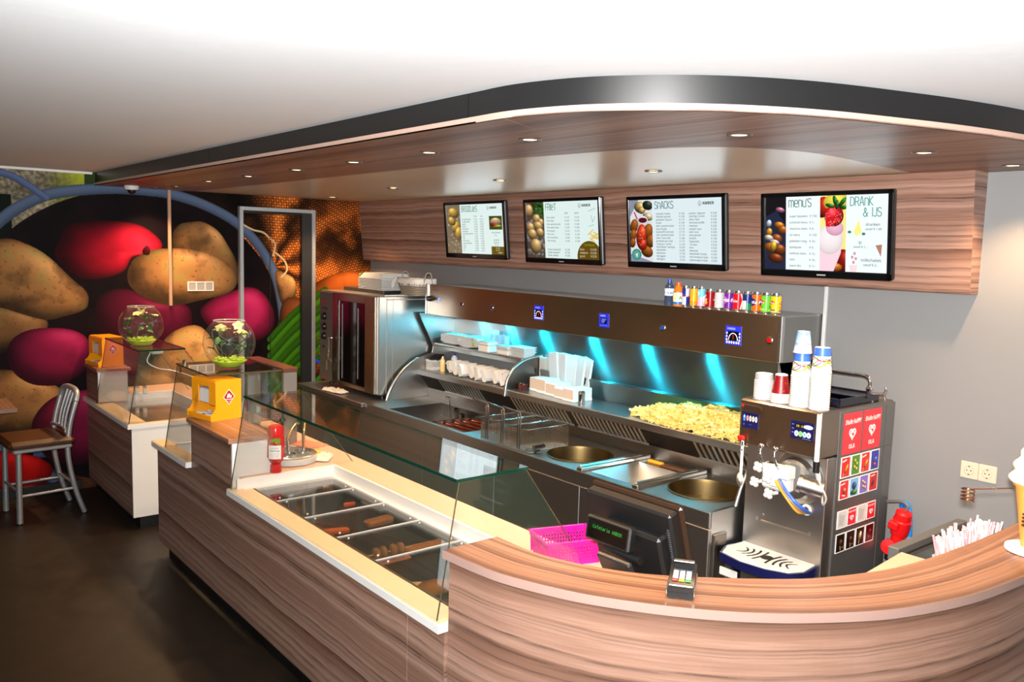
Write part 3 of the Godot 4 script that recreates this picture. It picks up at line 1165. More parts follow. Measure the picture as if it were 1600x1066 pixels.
# a standing strip along an xz path
func ribbon(b: MB, path: Array, y0: float, y1: float, _o: float, th: float):
	var run := 0.0
	for i in path.size() - 1:
		var p: Vector2 = path[i]
		var q: Vector2 = path[i + 1]
		var na := side_at(path, i)
		var nb := side_at(path, i + 1)
		var l := p.distance_to(q)
		for s in [0.0, th]:
			var k := b.v.size()
			var sg := 1.0 if s == 0.0 else -1.0
			for w in [[p, na, y0, run], [q, nb, y0, run + l], [q, nb, y1, run + l], [p, na, y1, run]]:
				var at: Vector2 = w[0] - w[1] * s
				b.add(Vector3(at.x, w[2], at.y), Vector3(w[1].x, 0, w[1].y) * sg, Vector2(w[3], -w[2]))
			b.tri(k, k + 1, k + 2)
			b.tri(k, k + 2, k + 3)
		for y in [y0, y1]:
			b.face([Vector3(p.x, y, p.y), Vector3(q.x, y, q.y), Vector3(q.x - nb.x * th, y, q.y - nb.y * th), Vector3(p.x - na.x * th, y, p.y - na.y * th)], Vector3(0, -1 if y == y0 else 1, 0))
		run += l
	for e in [0, path.size() - 1]:
		var p: Vector2 = path[e]
		var nn := side_at(path, e)
		var d := Vector2(-nn.y, nn.x) * (1.0 if e == 0 else -1.0)
		var pd: Vector2 = (path[0] - path[1]) if e == 0 else (path[e] - path[e - 1])
		b.face([Vector3(p.x, y0, p.y), Vector3(p.x - nn.x * th, y0, p.y - nn.y * th), Vector3(p.x - nn.x * th, y1, p.y - nn.y * th), Vector3(p.x, y1, p.y)], Vector3(pd.x, 0, pd.y).normalized())

func side_at(path: Array, i: int) -> Vector2:   # outward = right-hand side when walking +x with z towards the viewer
	var a: Vector2 = path[maxi(i - 1, 0)]
	var b: Vector2 = path[mini(i + 1, path.size() - 1)]
	var d := (b - a).normalized()
	return Vector2(-d.y, d.x)

# ---------------------------------------------------------------- menu screens on their wood panel
func price_list(c: CV, rows: Array, x: float, px: Array, y: float, step: float, size: int, col: Color):
	for i in rows.size():
		c.text(rows[i][0], x, y + i * step, size, col)
		for k in px.size():
			if rows[i].size() > k + 1:
				c.text(rows[i][k + 1], px[k], y + i * step, size, col)

func amber_logo(c: CV, x: float, y: float, s: float):
	var g := Color(0.35, 0.38, 0.38)
	var p := []
	for k in 21:
		var a := TAU * k / 20.0
		p.append(Vector2(x + cos(a) * 9 * s, y + sin(a) * 11 * s))
	c.line(p, 1.3, g)
	c.line([Vector2(x - 4 * s, y - 4 * s), Vector2(x, y + 8 * s), Vector2(x + 4 * s, y - 4 * s)], 1.2, g)
	c.line([Vector2(x - 3 * s, y + 14 * s), Vector2(x + 3 * s, y + 14 * s)], 1.2, g)
	c.text("AMBER", x + 16 * s, y + 7 * s, int(20 * s), Color(0.16, 0.17, 0.18), "Droid Sans Bold")

func screen_paint(k: int) -> CV:
	var c := CV.new(576, 330, Color(0.9, 0.97, 0.955))
	var teal := Color(0.33, 0.55, 0.47)
	var ink := Color(0.32, 0.36, 0.36)
	if k == 0:
		c.rect(0, 0, 150, 330, Color(0.5, 0.44, 0.34))
		for i in 40:
			c.orb(rng.randf_range(0, 150), rng.randf_range(0, 330), 12, 8, rng.randf() * 3, Color(0.55, 0.5, 0.42).lerp(Color(0.8, 0.78, 0.7), rng.randf()), Vector3(0.4, -0.5, 0.77), 0.5, 0.1)
		for q in [[80, 55, 55, 34, 0.2], [100, 150, 50, 36, -0.5], [60, 110, 40, 28, 0.4], [125, 195, 38, 48, 0.3]]:
			c.orb(q[0], q[1], q[2], q[3], q[4], Color(0.86, 0.68, 0.3), Vector3(-0.3, -0.6, 0.74), 0.4, 0.2)
		for i in 500:
			c.ell(rng.randf_range(0, 148), rng.randf_range(222, 330), 2.2, 1.6, Color(0.72, 0.6, 0.48).lerp(Color(0.45, 0.36, 0.28), rng.randf()), rng.randf() * 3)
		c.rect(150, 0, 426, 330, Color(0.9, 0.97, 0.955))
		c.strokes("BROODJeS", 166, 48, 36, 3.6, teal, 0.14)
		amber_logo(c, 432, 26, 1.0)
		c.text("bruin", 290, 84, 13, ink)
		c.text("wit", 358, 84, 13, ink)
		price_list(c, [["broodje frikandel", "€ 2,75", "€ 2,75"], ["broodje kroket", "€ 2,50", "€ 2,50"], ["gezond", "€ 3,00", "€ 3,00"], ["kipcorn", "€ 2,80", "€ 2,80"], ["bal speciaal", "€ 3,00", "€ 3,00"], ["hamburger", "€ 3,25", "€ 3,25"], ["hamburger speciaal", "€ 3,75", "€ 3,75"], ["kaas", "€ 2,50", "€ 2,50"], ["ham", "€ 2,50", "€ 2,50"], ["ham en kaas", "€ 3,00", "€ 3,00"], ["warme beenham", "€ 4,00", "€ 4,00"], ["tonijn", "€ 3,50", "€ 3,50"], ["zalm", "€ 4,50", "€ 4,50"], ["vis", "€ 3,75", "€ 3,75"]], 166, [290, 350], 104, 16.0, 12, ink)
		c.rect(440, 80, 122, 88, Color(0.2, 0.3, 0.1))
		c.orb(500, 118, 52, 26, 0.0, Color(0.85, 0.72, 0.55), Vector3(0, -0.8, 0.6), 0.5, 0.2)
		c.orb(490, 138, 50, 12, 0.1, Color(0.8, 0.12, 0.1))
		c.orb(510, 148, 48, 9, -0.1, Color(0.5, 0.7, 0.2))
		c.text("club sandwich", 500, 192, 13, ink, "Droid Sans", 1)
		c.text("€ 5,-", 500, 210, 13, ink, "Droid Sans", 1)
		c.text("sandwich", 500, 240, 13, ink, "Droid Sans", 1)
		c.text("carpaccio", 500, 256, 13, ink, "Droid Sans", 1)
		c.text("€ 5,75", 500, 273, 13, ink, "Droid Sans", 1)
		c.rect(450, 278, 126, 52, Color(0.4, 0.34, 0.04))
		c.text("broodje", 512, 292, 11, Color.WHITE, "Droid Sans", 1)
		c.text("gezond", 512, 305, 11, Color.WHITE, "Droid Sans", 1)
		c.text("€ 3,50", 530, 322, 13, Color.WHITE, "Droid Sans Bold", 1)
	elif k == 1:
		c.rect(0, 0, 150, 330, Color(0.3, 0.26, 0.22))
		for i in 60:
			c.orb(rng.randf_range(60, 150), rng.randf_range(0, 100), 12, 7, rng.randf() * 3, Color(0.1, 0.42, 0.1) * rng.randf_range(0.6, 1.3), Vector3(0.4, -0.5, 0.77), 0.4, 0.2)
		for i in 50:
			c.orb(rng.randf_range(0, 150), rng.randf_range(110, 330), 22, 14, rng.randf() * 3, Color(0.62, 0.6, 0.56) * rng.randf_range(0.7, 1.1), Vector3(0.4, -0.5, 0.77), 0.5, 0.0)
		for q in [[20, 50, 38, 40], [85, 100, 34, 30], [120, 120, 26, 24], [95, 140, 40, 26], [30, 150, 34, 30], [110, 180, 34, 28], [44, 190, 40, 32], [70, 262, 48, 46]]:
			c.orb(q[0], q[1], q[2], q[3], 0.2, Color(0.84, 0.68, 0.42), Vector3(0.3, -0.6, 0.74), 0.35, 0.25)
		c.rect(150, 0, 426, 330, Color(0.9, 0.97, 0.955))
		c.strokes("FRIeT", 166, 48, 36, 3.6, teal, 0.14)
		amber_logo(c, 434, 26, 1.0)
		c.text("klein", 318, 72, 13, ink)
		c.text("groot", 396, 72, 13, ink)
		price_list(c, [["friet zonder", "€ 1,75", "€ 2,25"], ["friet mayo", "€ 2,00", "€ 2,50"], ["friet speciaal pinda", "€ 2,50", "€ 3,00"], ["friet pinda mayo", "€ 2,50", "€ 3,00"], ["friet joppie", "€ 2,25", "€ 2,75"], ["friet curry", "€ 2,00", "€ 2,50"], ["friet stoofvlees", "€ 4,00", "€ 5,00"], ["friet oorlog", "€ 2,50", "€ 3,00"]], 172, [318, 396], 96, 19.5, 13, ink)
		price_list(c, [["Super bamischijf", "€ 5,50"], ["Super kapsalon", "€ 5,50"], ["Super patatje", "€ 5,50"]], 172, [312], 284, 17.0, 14, ink)
		for i in 9:
			var x0 := 500 + rng.randf_range(-20, 60)
			var y0 := 190 + rng.randf_range(-20, 30)
			var a := rng.randf_range(-0.9, 0.9)
			c.line([Vector2(x0, y0), Vector2(x0 + cos(a) * 46, y0 + sin(a) * 46)], 7, Color(0.93, 0.8, 0.42))
		for q in [[500, 60, 552, 44], [520, 84, 530, 120], [530, 120, 548, 90], [500, 144, 540, 136]]:
			c.line([Vector2(q[0], q[1]), Vector2(q[2], q[3])], 1.5, ink)
		c.ell(500, 318, 92, 92, Color(0.4, 0.3, 0.05))
		c.text("Familiezak", 500, 254, 17, Color(0.5, 0.75, 0.2), "Droid Sans", 1)
		price_list(c, [["klein", "€ 4,50"], ["medium", "€ 6,50"], ["groot", "€ 8,50"]], 428, [508], 280, 19.0, 16, Color.WHITE)
	elif k == 2:
		c.rect(0, 0, 150, 330, Color(0.55, 0.58, 0.66))
		c.poly([Vector2(0, 90), Vector2(60, 0), Vector2(150, 0), Vector2(150, 330), Vector2(0, 290)], Color(0.9, 0.9, 0.92))
		for q in [[70, 40, 40, 30, 0.9, 0.74, 0.45], [120, 30, 34, 24, 0.15, 0.2, 0.15], [78, 56, 24, 18, 0.85, 0.7, 0.4], [120, 90, 34, 20, 0.9, 0.8, 0.6]]:
			c.orb(q[0], q[1], q[2], q[3], 0.2, Color(q[4], q[5], q[6]))
		c.orb(86, 122, 38, 38, 0.0, Color(0.95, 0.95, 0.96), Vector3(0.2, -0.6, 0.77), 0.7, 0.1)
		c.ell(86, 108, 28, 14, Color(0.35, 0.05, 0.12))
		c.line([Vector2(30, 66), Vector2(48, 100)], 7, Color(0.75, 0.05, 0.1))
		for q in [[26, 140, 26, 40], [18, 190, 22, 34], [120, 170, 30, 44], [134, 220, 28, 36], [110, 275, 40, 30], [14, 230, 20, 26]]:
			c.orb(q[0], q[1], q[2], q[3], 0.3, Color(0.68, 0.36, 0.1), Vector3(0.3, -0.6, 0.74), 0.35, 0.1)
		c.orb(74, 195, 34, 66, 0.12, Color(0.88, 0.2, 0.06), Vector3(0.3, -0.6, 0.74), 0.45, 0.3)
		c.orb(80, 240, 30, 30, 0.1, Color(0.82, 0.14, 0.05), Vector3(0.3, -0.6, 0.74), 0.45, 0.3)
		for i in 26:
			c.ell(74 + rng.randf_range(-22, 22), 195 + rng.randf_range(-40, 50), 2.4, 1.3, Color(0.97, 0.9, 0.75), rng.randf() * 3)
		c.ell(40, 292, 32, 30, Color(0.2, 0.55, 0.5))
		c.ell(40, 292, 24, 22, Color(0.36, 0.66, 0.6))
		c.poly([Vector2(32, 290), Vector2(50, 284), Vector2(42, 312)], Color(0.95, 0.95, 0.9))
		c.rect(150, 0, 426, 330, Color(0.9, 0.96, 0.975))
		c.strokes("SnACKS", 168, 48, 36, 3.4, Color(0.33, 0.45, 0.45), 0.14)
		amber_logo(c, 446, 26, 1.0)
		price_list(c, [["frikandel / kroket", "€ 1,50"], ["frikandel speciaal", "€ 1,90"], ["gehaktbal / kipcorn", "€ 1,75"], ["kroket", "€ 1,90"], ["kalfs / groente kroket", "€ 1,75"], ["kaas broodje", "€ 1,75"], ["kaassouffle met ham", "€ 1,75"], ["sate / groente kroket", "€ 1,75"], ["bami / nasi schijf", "€ 1,80"], ["gehaktbal per schijf", "€ 1,75"], ["mexicano / lucifer", "€ 1,90"], ["berenklauw / loempia", "€ 2,50"], ["bitterballen", "€ 2,00"], ["kipknotsen", "€ 1,90"], ["kipnuggets", "€ 3,20"], ["kipfingers", "€ 3,20"]], 174, [322], 80, 15.8, 12, ink)
		price_list(c, [["picanto / zigeuner", "€ 2,50"], ["uienring / ui stick", "€ 2,20"], ["vlees / kaas", "€ 2,00"], ["ham kaas souffle", "€ 1,60"], ["mexicaan", "€ 2,00"], ["viandel / saus", "€ 2,30"], ["sate / saus", "€ 4,00"], ["sate speciaal", "€ 4,50"], ["shaslick", "€ 1,80"], ["kippenstick", "€ 2,50"], ["1/2 haan", "€ 5,50"], ["saus", "€ 4,20"], ["vleesstick", "€ 3,00"], ["bitterballen 8 stuks", "€ 3,50"], ["mini loempia 8 stuks", "€ 3,00"], ["inktvisringen 8 stuks", "€ 3,00"]], 382, [512], 80, 15.8, 12, ink)
	else:
		c.rect(0, 0, 108, 330, Color(0.07, 0.06, 0.08))
		c.poly([Vector2(0, 90), Vector2(60, 60), Vector2(108, 130), Vector2(108, 330), Vector2(0, 330)], Color(0.12, 0.15, 0.25))
		for q in [[78, 58, 24, 12, 0.8, 0.45, 0.6], [20, 120, 14, 18, 0.8, 0.85, 0.9], [74, 128, 26, 16, 0.85, 0.5, 0.12], [22, 160, 16, 20, 0.9, 0.6, 0.15], [90, 150, 24, 20, 0.7, 0.35, 0.1], [60, 190, 30, 22, 0.6, 0.28, 0.1], [20, 186, 24, 14, 0.9, 0.85, 0.8], [50, 206, 26, 12, 0.85, 0.8, 0.85], [30, 230, 34, 22, 0.75, 0.4, 0.1], [74, 240, 34, 26, 0.55, 0.25, 0.08], [56, 280, 40, 22, 0.5, 0.2, 0.06], [44, 226, 16, 26, 0.92, 0.7, 0.2]]:
			c.orb(q[0], q[1], q[2], q[3], 0.2, Color(q[4], q[5], q[6]), Vector3(0.3, -0.6, 0.74), 0.35, 0.3)
		c.rect(274, 0, 120, 330, Color(0.96, 0.9, 0.55))
		c.orb(286, 50, 34, 46, 0.2, Color(0.85, 0.15, 0.05))
		c.orb(350, 30, 60, 40, 0.0, Color(0.93, 0.85, 0.3), Vector3(0, -0.5, 0.86), 0.7, 0.1)
		c.orb(380, 285, 44, 52, 0.1, Color(0.6, 0.08, 0.03))
		c.orb(330, 312, 50, 22, 0.0, Color(0.8, 0.4, 0.08))
		c.poly([Vector2(274, 170), Vector2(300, 140), Vector2(380, 150), Vector2(372, 250), Vector2(340, 330), Vector2(274, 330)], Color(0.96, 0.82, 0.87))
		c.orb(320, 190, 60, 66, 0.1, Color(0.98, 0.93, 0.94), Vector3(0, -0.3, 0.95), 0.85, 0.0)
		c.orb(342, 140, 40, 34, 0.2, Color(0.95, 0.72, 0.82), Vector3(0, -0.3, 0.95), 0.8, 0.0)
		c.orb(338, 88, 44, 46, 0.0, Color(0.86, 0.06, 0.12), Vector3(-0.2, -0.4, 0.89), 0.5, 0.35)
		c.poly([Vector2(298, 96), Vector2(376, 100), Vector2(318, 136), Vector2(302, 134)], Color(0.84, 0.07, 0.13))
		for i in 60:
			var a := rng.randf() * TAU
			var r := sqrt(rng.randf())
			c.ell(336 + cos(a) * r * 38, 92 + sin(a) * r * 40, 1.4, 1.9, Color(0.98, 0.7, 0.6))
		for q in [[344, 26, 10, 26, -0.3], [376, 30, 9, 26, 0.7], [320, 44, 8, 22, -1.3], [384, 52, 8, 20, 1.5], [352, 40, 8, 20, 0.1]]:
			c.orb(q[0], q[1], q[2], q[3], q[4], Color(0.1, 0.45, 0.12))
		c.rect(108, 0, 166, 330, Color(0.93, 0.97, 0.97))
		c.rect(394, 0, 182, 330, Color(0.93, 0.98, 0.98))
		c.strokes("mEnu'S".replace("E", "e").replace("u", "U"), 122, 46, 36, 3.4, Color(0.33, 0.47, 0.47), 0.12)
		price_list(c, [["super kapsalon", "€ 7,50"], ["schnitzel menu", "€ 7,-"], ["shoarma menu", "€ 8,-"], ["vis menu", "€ 7,50"], ["gebakken tong", "€ 10,-"], ["kabeljauw", "€ 9,-"], ["biefstuk menu", "€ 12,-"], ["zalm", "€ 10,-"], ["spare ribs", "€ 11,-"]], 126, [224], 92, 28.0, 13, ink)
		c.strokes("DRAnK", 412, 46, 36, 3.4, Color(0.33, 0.58, 0.56), 0.13)
		c.strokes("& IJS", 470, 92, 36, 3.4, Color(0.33, 0.58, 0.56), 0.13)
		c.poly([Vector2(428, 158), Vector2(450, 106), Vector2(464, 160), Vector2(440, 176)], Color(0.97, 0.93, 0.55))
		c.ell(410, 158, 8, 6, Color(0.2, 0.55, 0.4))
		c.ell(472, 166, 8, 6, Color(0.2, 0.55, 0.4))
		c.text("dranken", 512, 132, 17, ink, "Droid Sans", 1)
		c.text("vanaf € 1,00", 514, 150, 13, ink, "Droid Sans", 1)
		c.text("ijs", 458, 208, 17, ink, "Droid Sans", 1)
		c.text("vanaf € 1,-", 458, 226, 13, ink, "Droid Sans", 1)
		c.poly([Vector2(524, 214), Vector2(552, 210), Vector2(548, 262)], Color(0.7, 0.5, 0.42))
		for q in [[434, 250], [424, 266], [440, 272], [430, 288]]:
			c.ell(q[0], q[1], 5, 6, Color(0.75, 0.25, 0.35))
			c.ell(q[0], q[1], 2.4, 3.4, Color(0.95, 0.85, 0.87))
		c.poly([Vector2(410, 300), Vector2(448, 300), Vector2(442, 330), Vector2(416, 330)], Color(0.95, 0.86, 0.86))
		c.text("milkshakes", 506, 284, 18, ink, "Droid Sans", 1)
		c.text("vanaf € 2,-", 506, 303, 14, ink, "Droid Sans", 1)
	return c

func build_screens():
	rng.seed = 5
	var tilt := 0.055 / 0.55
	var b := MB.new()
	b.prism(pv2([[BACK, 1.85], [-4.02, 1.85], [-3.965, SOFF], [BACK, SOFF]].map(func(q): return Vector2(q[0], q[1]))), "x", LEFT, -1.675)
	var pn := struct("panel_board", b, M.wood_panel, "long walnut panel on the back wall carrying the four menu screens")
	pn.name = "trim_3"
	var xs := [[-5.765, -4.975, 1.918, 2.36], [-4.75, -3.97, 1.908, 2.356], [-3.735, -2.985, 1.908, 2.346], [-2.748, -2.02, 1.897, 2.334]]
	var labels := ["black menu screen headed with bread rolls, nearest the sackcloth print", "black menu screen for fries with potatoes at its left edge", "black menu screen for snacks with red and brown fried food pictured", "black menu screen with a strawberry and milkshake picture"]
	for k in 4:
		var x: Array = xs[k]
		var w: float = x[1] - x[0]
		var h: float = x[3] - x[2]
		var yc: float = (x[2] + x[3]) / 2
		var zc := -4.02 + (yc - 1.85) * tilt + 0.006
		var th := thing("menu_screen", labels[k], "screen", Vector3((x[0] + x[1]) / 2, yc, zc), 0.0, "menu screens on the wood panel")
		th.rotation.x = atan(tilt)
		var f := MB.new()                       # housing with a raised bezel
		f.box(Vector3(0, 0, 0.018), Vector3(w, h, 0.036), 0.008)
		put("housing", f, M.black, th)
		var bz := MB.new()
		var t := 0.022
		bz.box(Vector3(0, h / 2 - t / 2, 0.042), Vector3(w, t, 0.014), 0.004)
		bz.box(Vector3(0, -h / 2 + 0.018, 0.042), Vector3(w, 0.036, 0.014), 0.004)
		bz.box(Vector3(-w / 2 + t / 2, 0, 0.042), Vector3(t, h, 0.014), 0.004)
		bz.box(Vector3(w / 2 - t / 2, 0, 0.042), Vector3(t, h, 0.014), 0.004)
		put("bezel", bz, mat(rgb(10, 10, 12), 0.12), th)
		var sw := w - 2 * t
		var sh := h - t - 0.036
		var cy := (0.036 - t) / 2
		var cv := screen_paint(k)
		var m := mat(Color(0.01, 0.01, 0.01), 0.25)
		m.emission_enabled = true
		m.emission = Color.WHITE
		m.emission_operator = BaseMaterial3D.EMISSION_OP_MULTIPLY
		m.emission_texture = cv.tex()
		m.emission_energy_multiplier = 0.95 if k < 3 else 1.1
		m.texture_repeat = false
		var s := MB.new()
		s.face([Vector3(-sw / 2, cy - sh / 2, 0.038), Vector3(sw / 2, cy - sh / 2, 0.038), Vector3(sw / 2, cy + sh / 2, 0.038), Vector3(-sw / 2, cy + sh / 2, 0.038)], Vector3.BACK, [Vector2(0, 1), Vector2(1, 1), Vector2(1, 0), Vector2(0, 0)])
		put("display", s, m, th)
		var lg := MB.new()
		lg.box(Vector3(0, -h / 2 + 0.015, 0.0495), Vector3(0.05, 0.007, 0.001))
		put("maker_mark", lg, mat(rgb(150, 150, 155), 0.4), th)
		var al := AreaLight3D.new()
		al.name = "screen_light"
		al.position = Vector3(0, cy, 0.055)
		al.rotation.y = PI
		al.area_size = Vector2(sw, sh)
		al.area_normalize_energy = true
		al.light_color = Color(0.92, 0.97, 1.0)
		al.light_energy = 0.12
		al.area_range = 8.0
		al.shadow_enabled = true
		th.add_child(al)

# ---------------------------------------------------------------- counters
func diamond(v: MB, c: Vector3, r: float):
	v.face([c + Vector3(0, r * 1.2, 0), c + Vector3(0, 0, r), c + Vector3(0, -r * 1.2, 0), c + Vector3(0, 0, -r)], Vector3.RIGHT)

func build_left_counter():
	var o := thing("display_counter", "shorter wood-fronted display counter standing against the potato print", "counter", Vector3(-6.6, 0, -1.9))
	var b := MB.new()
	b.bx(-7.25, -6.0, 0.09, 0.715, -1.56, -1.578, 0.001)
	world_part("front_panel", b, M.wood, o)
	b = MB.new()
	b.bx(-6.0, -5.985, 0.09, 0.715, -1.558, -2.28)
	world_part("end_panel", b, M.white_lam, o)
	b = MB.new()
	b.bx(-7.24, -6.02, 0.0, 0.09, -1.61, -2.24)
	world_part("toe_kick", b, M.plinth, o)
	b = MB.new()
	b.bx(-7.25, -6.02, 0.09, 0.6, -2.265, -2.28)
	b.bx(-7.25, -6.015, 0.55, 0.57, -1.58, -2.265)
	world_part("carcass", b, M.white_lam, o)
	worktop(o, -7.25, -5.975, -6.92, -6.02)
	# tray floor and wood-brown boards in the well
	b = MB.new()
	b.bx(-6.9, -6.04, 0.66, 0.68, -1.66, -2.08, 0.002)
	world_part("well_board", b, wood(Color(0.85, 0.7, 0.62), 0.6, 1.4), o)
	b = MB.new()
	b.bx(-6.92, -6.02, 0.735, 0.741, -1.63, -2.1)
	world_part("well_glass", b, M.glass, o)
	glass_case(o, -6.88, -5.995, 1.235, false)
	# raised end with the napkin box
	b = MB.new()
	b.bx(-7.25, -6.9, 0.715, 0.985, -1.56, -1.575)
	world_part("upstand", b, M.wood, o)
	b = MB.new()
	b.bx(-6.9, -6.885, 0.75, 0.985, -1.56, -1.77)
	world_part("upstand_side", b, M.white_lam, o)
	b = MB.new()
	b.bx(-7.25, -6.86, 0.985, 1.01, -1.545, -1.79, 0.002)
	world_part("upstand_top", b, M.wood_top, o)

func worktop(o: Node3D, x0: float, x1: float, w0: float, w1: float):
	# lip with white edge, deck, and a raised peach top behind and beside the well
	var b := MB.new()
	b.bx(x0, x1, 0.712, 0.742, -1.53, -1.535)
	b.bx(x1 - 0.004, x1, 0.712, 0.742, -1.535, -2.29)
	world_part("white_edge", b, M.white_lam, o)
	b = MB.new()
	b.bx(x0, x1 - 0.004, 0.715, 0.745, -1.535, -1.66)
	b.bx(w1, x1 - 0.004, 0.715, 0.745, -1.66, -2.12)
	world_part("deck", b, M.peach_deck, o)
	b = MB.new()
	b.bx(x0, x1 - 0.004, 0.76, 0.795, -2.125, -2.29, 0.002)
	b.bx(x0, w0 - 0.015, 0.76, 0.795, -1.79, -2.125, 0.002)
	world_part("rear_top", b, M.peach, o)
	b = MB.new()
	b.bx(w0 - 0.015, x1 - 0.004, 0.66, 0.793, -2.11, -2.124)
	b.bx(w0 - 0.015, w0, 0.66, 0.793, -1.6, -2.11)
	world_part("white_upstand", b, M.white_lam, o)

func glass_case(o: Node3D, x0: float, x1: float, yt: float, rear: bool):
	var t := 0.007
	var pr := [Vector2(-1.54, 0.747), Vector2(-1.54 - t, 0.747), Vector2(-1.62 - t, yt), Vector2(-1.62, yt)]
	var b := MB.new()
	b.prism(pv2(pr), "x", x0, x1)
	world_part("front_glass", b, M.glass, o)
	var tr := [Vector2(-1.548, 0.747), Vector2(-1.63, yt - 0.001), Vector2(-1.92, yt - 0.001), Vector2(-2.23, 0.797), Vector2(-2.12, 0.797), Vector2(-2.12, 0.747)]
	for x in [x0 + 0.002, x1 - 0.002 - t]:
		b = MB.new()
		b.prism(pv2(tr), "x", x, x + t)
		world_part("end_glass", b, M.glass, o)
	b = MB.new()
	b.bx(x0, x1, yt, yt + 0.011, -1.615, -1.925)
	world_part("top_glass", b, M.glass_top, o)
	# the green cut edges of the glass
	b = MB.new()
	b.bx(x0, x1, yt + 0.0003, yt + 0.0107, -1.6125, -1.617)
	b.bx(x1 - 0.001, x1 + 0.0008, yt + 0.0003, yt + 0.0107, -1.615, -1.925)
	b.bx(x0, x1, yt + 0.0003, yt + 0.0107, -1.925, -1.9265)
	world_part("top_glass_edge", b, M.glass_edge, o)
	for x in [x0, x1]:
		b = MB.new()
		b.tube([Vector3(x, 0.747, -1.543), Vector3(x, yt, -1.623)], 0.0032, 4)
		world_part("front_corner_edge", b, M.edge_dark, o)
	for x in [x0 + 0.005, x1 - 0.005]:
		b = MB.new()
		b.tube([Vector3(x, yt, -1.921), Vector3(x, 0.797, -2.23)], 0.0022, 4)
		world_part("rear_corner_edge", b, M.edge_dark, o)

func build_main_island():
	var o := thing("display_counter", "long wood-fronted display counter with a glass case, running up to the curved cash desk", "counter", Vector3(-3.7, 0, -1.9))
	var b := MB.new()
	b.bx(-2.472, -2.24, 0.1, 0.712, -1.56, -1.578, 0.001)
	world_part("front_panel", b, M.wood, o)
	b = MB.new()
	b.bx(-5.42, -2.474, 0.1, 0.712, -1.56, -1.578, 0.001)
	b.bx(-4.78, -4.17, 0.712, 0.975, -1.56, -1.578)
	world_part("front_panel", b, M.wood, o)
	b = MB.new()
	b.bx(-5.42, -5.405, 0.1, 0.712, -1.58, -2.28)
	world_part("end_panel", b, M.white_lam, o)
	b = MB.new()
	b.bx(-5.35, -2.24, 0.0, 0.1, -1.6, -2.24)
	world_part("toe_kick", b, M.plinth, o)
	b = MB.new()
	b.bx(-5.4, -2.3, 0.1, 0.71, -2.265, -2.28)
	world_part("rear_panel", b, M.steel_dark, o)
	# lip left of the plinth, plinth, lip right of it
	b = MB.new()
	b.bx(-5.44, -4.79, 0.712, 0.742, -1.53, -1.535)
	b.bx(-4.795, -4.785, 0.712, 0.742, -1.535, -1.575)
	b.bx(-4.16, -2.236, 0.712, 0.742, -1.53, -1.535)
	b.bx(-2.244, -2.236, 0.712, 0.742, -1.535, -1.6)
	world_part("white_edge", b, M.white_lam, o)
	b = MB.new()
	b.bx(-5.44, -4.79, 0.715, 0.745, -1.535, -1.62)
	b.bx(-4.16, -2.244, 0.715, 0.745, -1.535, -1.645)
	world_part("deck", b, M.peach_deck, o)
	b = MB.new()
	b.bx(-4.175, -4.16, 0.742, 0.975, -1.562, -1.77)
	world_part("plinth_side", b, M.white_lam, o)
	b = MB.new()
	b.bx(-4.8, -4.15, 0.975, 1.0, -1.54, -1.79, 0.002)
	world_part("plinth_top", b, M.wood_top, o)
	b = MB.new()
	b.bx(-5.4, -2.3, 0.762, 0.797, -2.125, -2.295, 0.002)
	b.bx(-4.78, -4.135, 0.762, 0.797, -1.6, -2.125, 0.002)
	world_part("rear_top", b, M.peach, o)
	b = MB.new()
	b.bx(-4.13, -2.24, 0.55, 0.795, -2.11, -2.124)
	b.bx(-4.132, -4.117, 0.742, 0.795, -1.57, -2.11)
	world_part("white_upstand", b, M.white_lam, o)
	b = MB.new()
	b.bx(-4.117, -4.09, 0.728, 0.746, -1.6, -2.11)
	b.bx(-4.09, -2.24, 0.728, 0.736, -2.085, -2.11)
	world_part("lid_frame", b, M.white_lam, o)
	# dark sunken trays
	b = MB.new()
	b.bx(-4.117, -2.24, 0.64, 0.66, -1.64, -2.11)
	b.bx(-4.117, -2.24, 0.66, 0.735, -1.64, -1.65)
	b.bx(-2.25, -2.24, 0.66, 0.735, -1.65, -2.11)
	b.bx(-4.116, -4.09, 0.66, 0.728, -1.65, -2.11)
	b.bx(-4.09, -2.25, 0.66, 0.728, -2.09, -2.109)
	world_part("well", b, mat(rgb(20, 18, 16), 0.35), o)
	b = MB.new()
	b.bx(-4.09, -2.245, 0.733, 0.745, -1.641, -1.653)
	world_part("front_rail", b, mat(rgb(110, 84, 56), 0.35, 0.6), o)
	# five glass lids with white rims, small pegs to hold them
	var lx := [-4.085, -3.83, -3.52, -3.2, -2.87, -2.3]
	for k in 5:
		var l := MB.new()
		l.bx(lx[k] + 0.004, lx[k + 1] - 0.004, 0.736, 0.742, -1.656, -2.085)
		var lid := world_part("lid", l, M.glass_lid, o)
		var e := MB.new()
		e.bx(lx[k + 1] - 0.0035, lx[k + 1] + 0.0005, 0.735, 0.7435, -1.656, -2.085)
		world_part("lid_rim", e, M.white, lid)
		for z in [-1.69, -2.05]:
			for x in [lx[k] + 0.04, lx[k + 1] - 0.04]:
				var pg := MB.new()
				pg.ball(Vector3(x, 0.744, z), Vector3(0.005, 0.004, 0.005), 8, 5)
				world_part("peg", pg, M.white, lid)
	glass_case(o, -4.135, -2.262, 1.212, true)
	# chilled case at the left end: slanted glass, steel back housing
	var cs := thing("chilled_case", "glass chilled case with a steel back at the left end of the long counter", "display case", Vector3(-5.1, 0.745, -1.9))
	b = MB.new()
	b.prism(pv2([Vector2(-1.545, 0.746), Vector2(-1.552, 0.746), Vector2(-1.632, 1.245), Vector2(-1.625, 1.245)]), "x", -5.22, -4.8)
	world_part("front_glass", b, M.glass, cs)
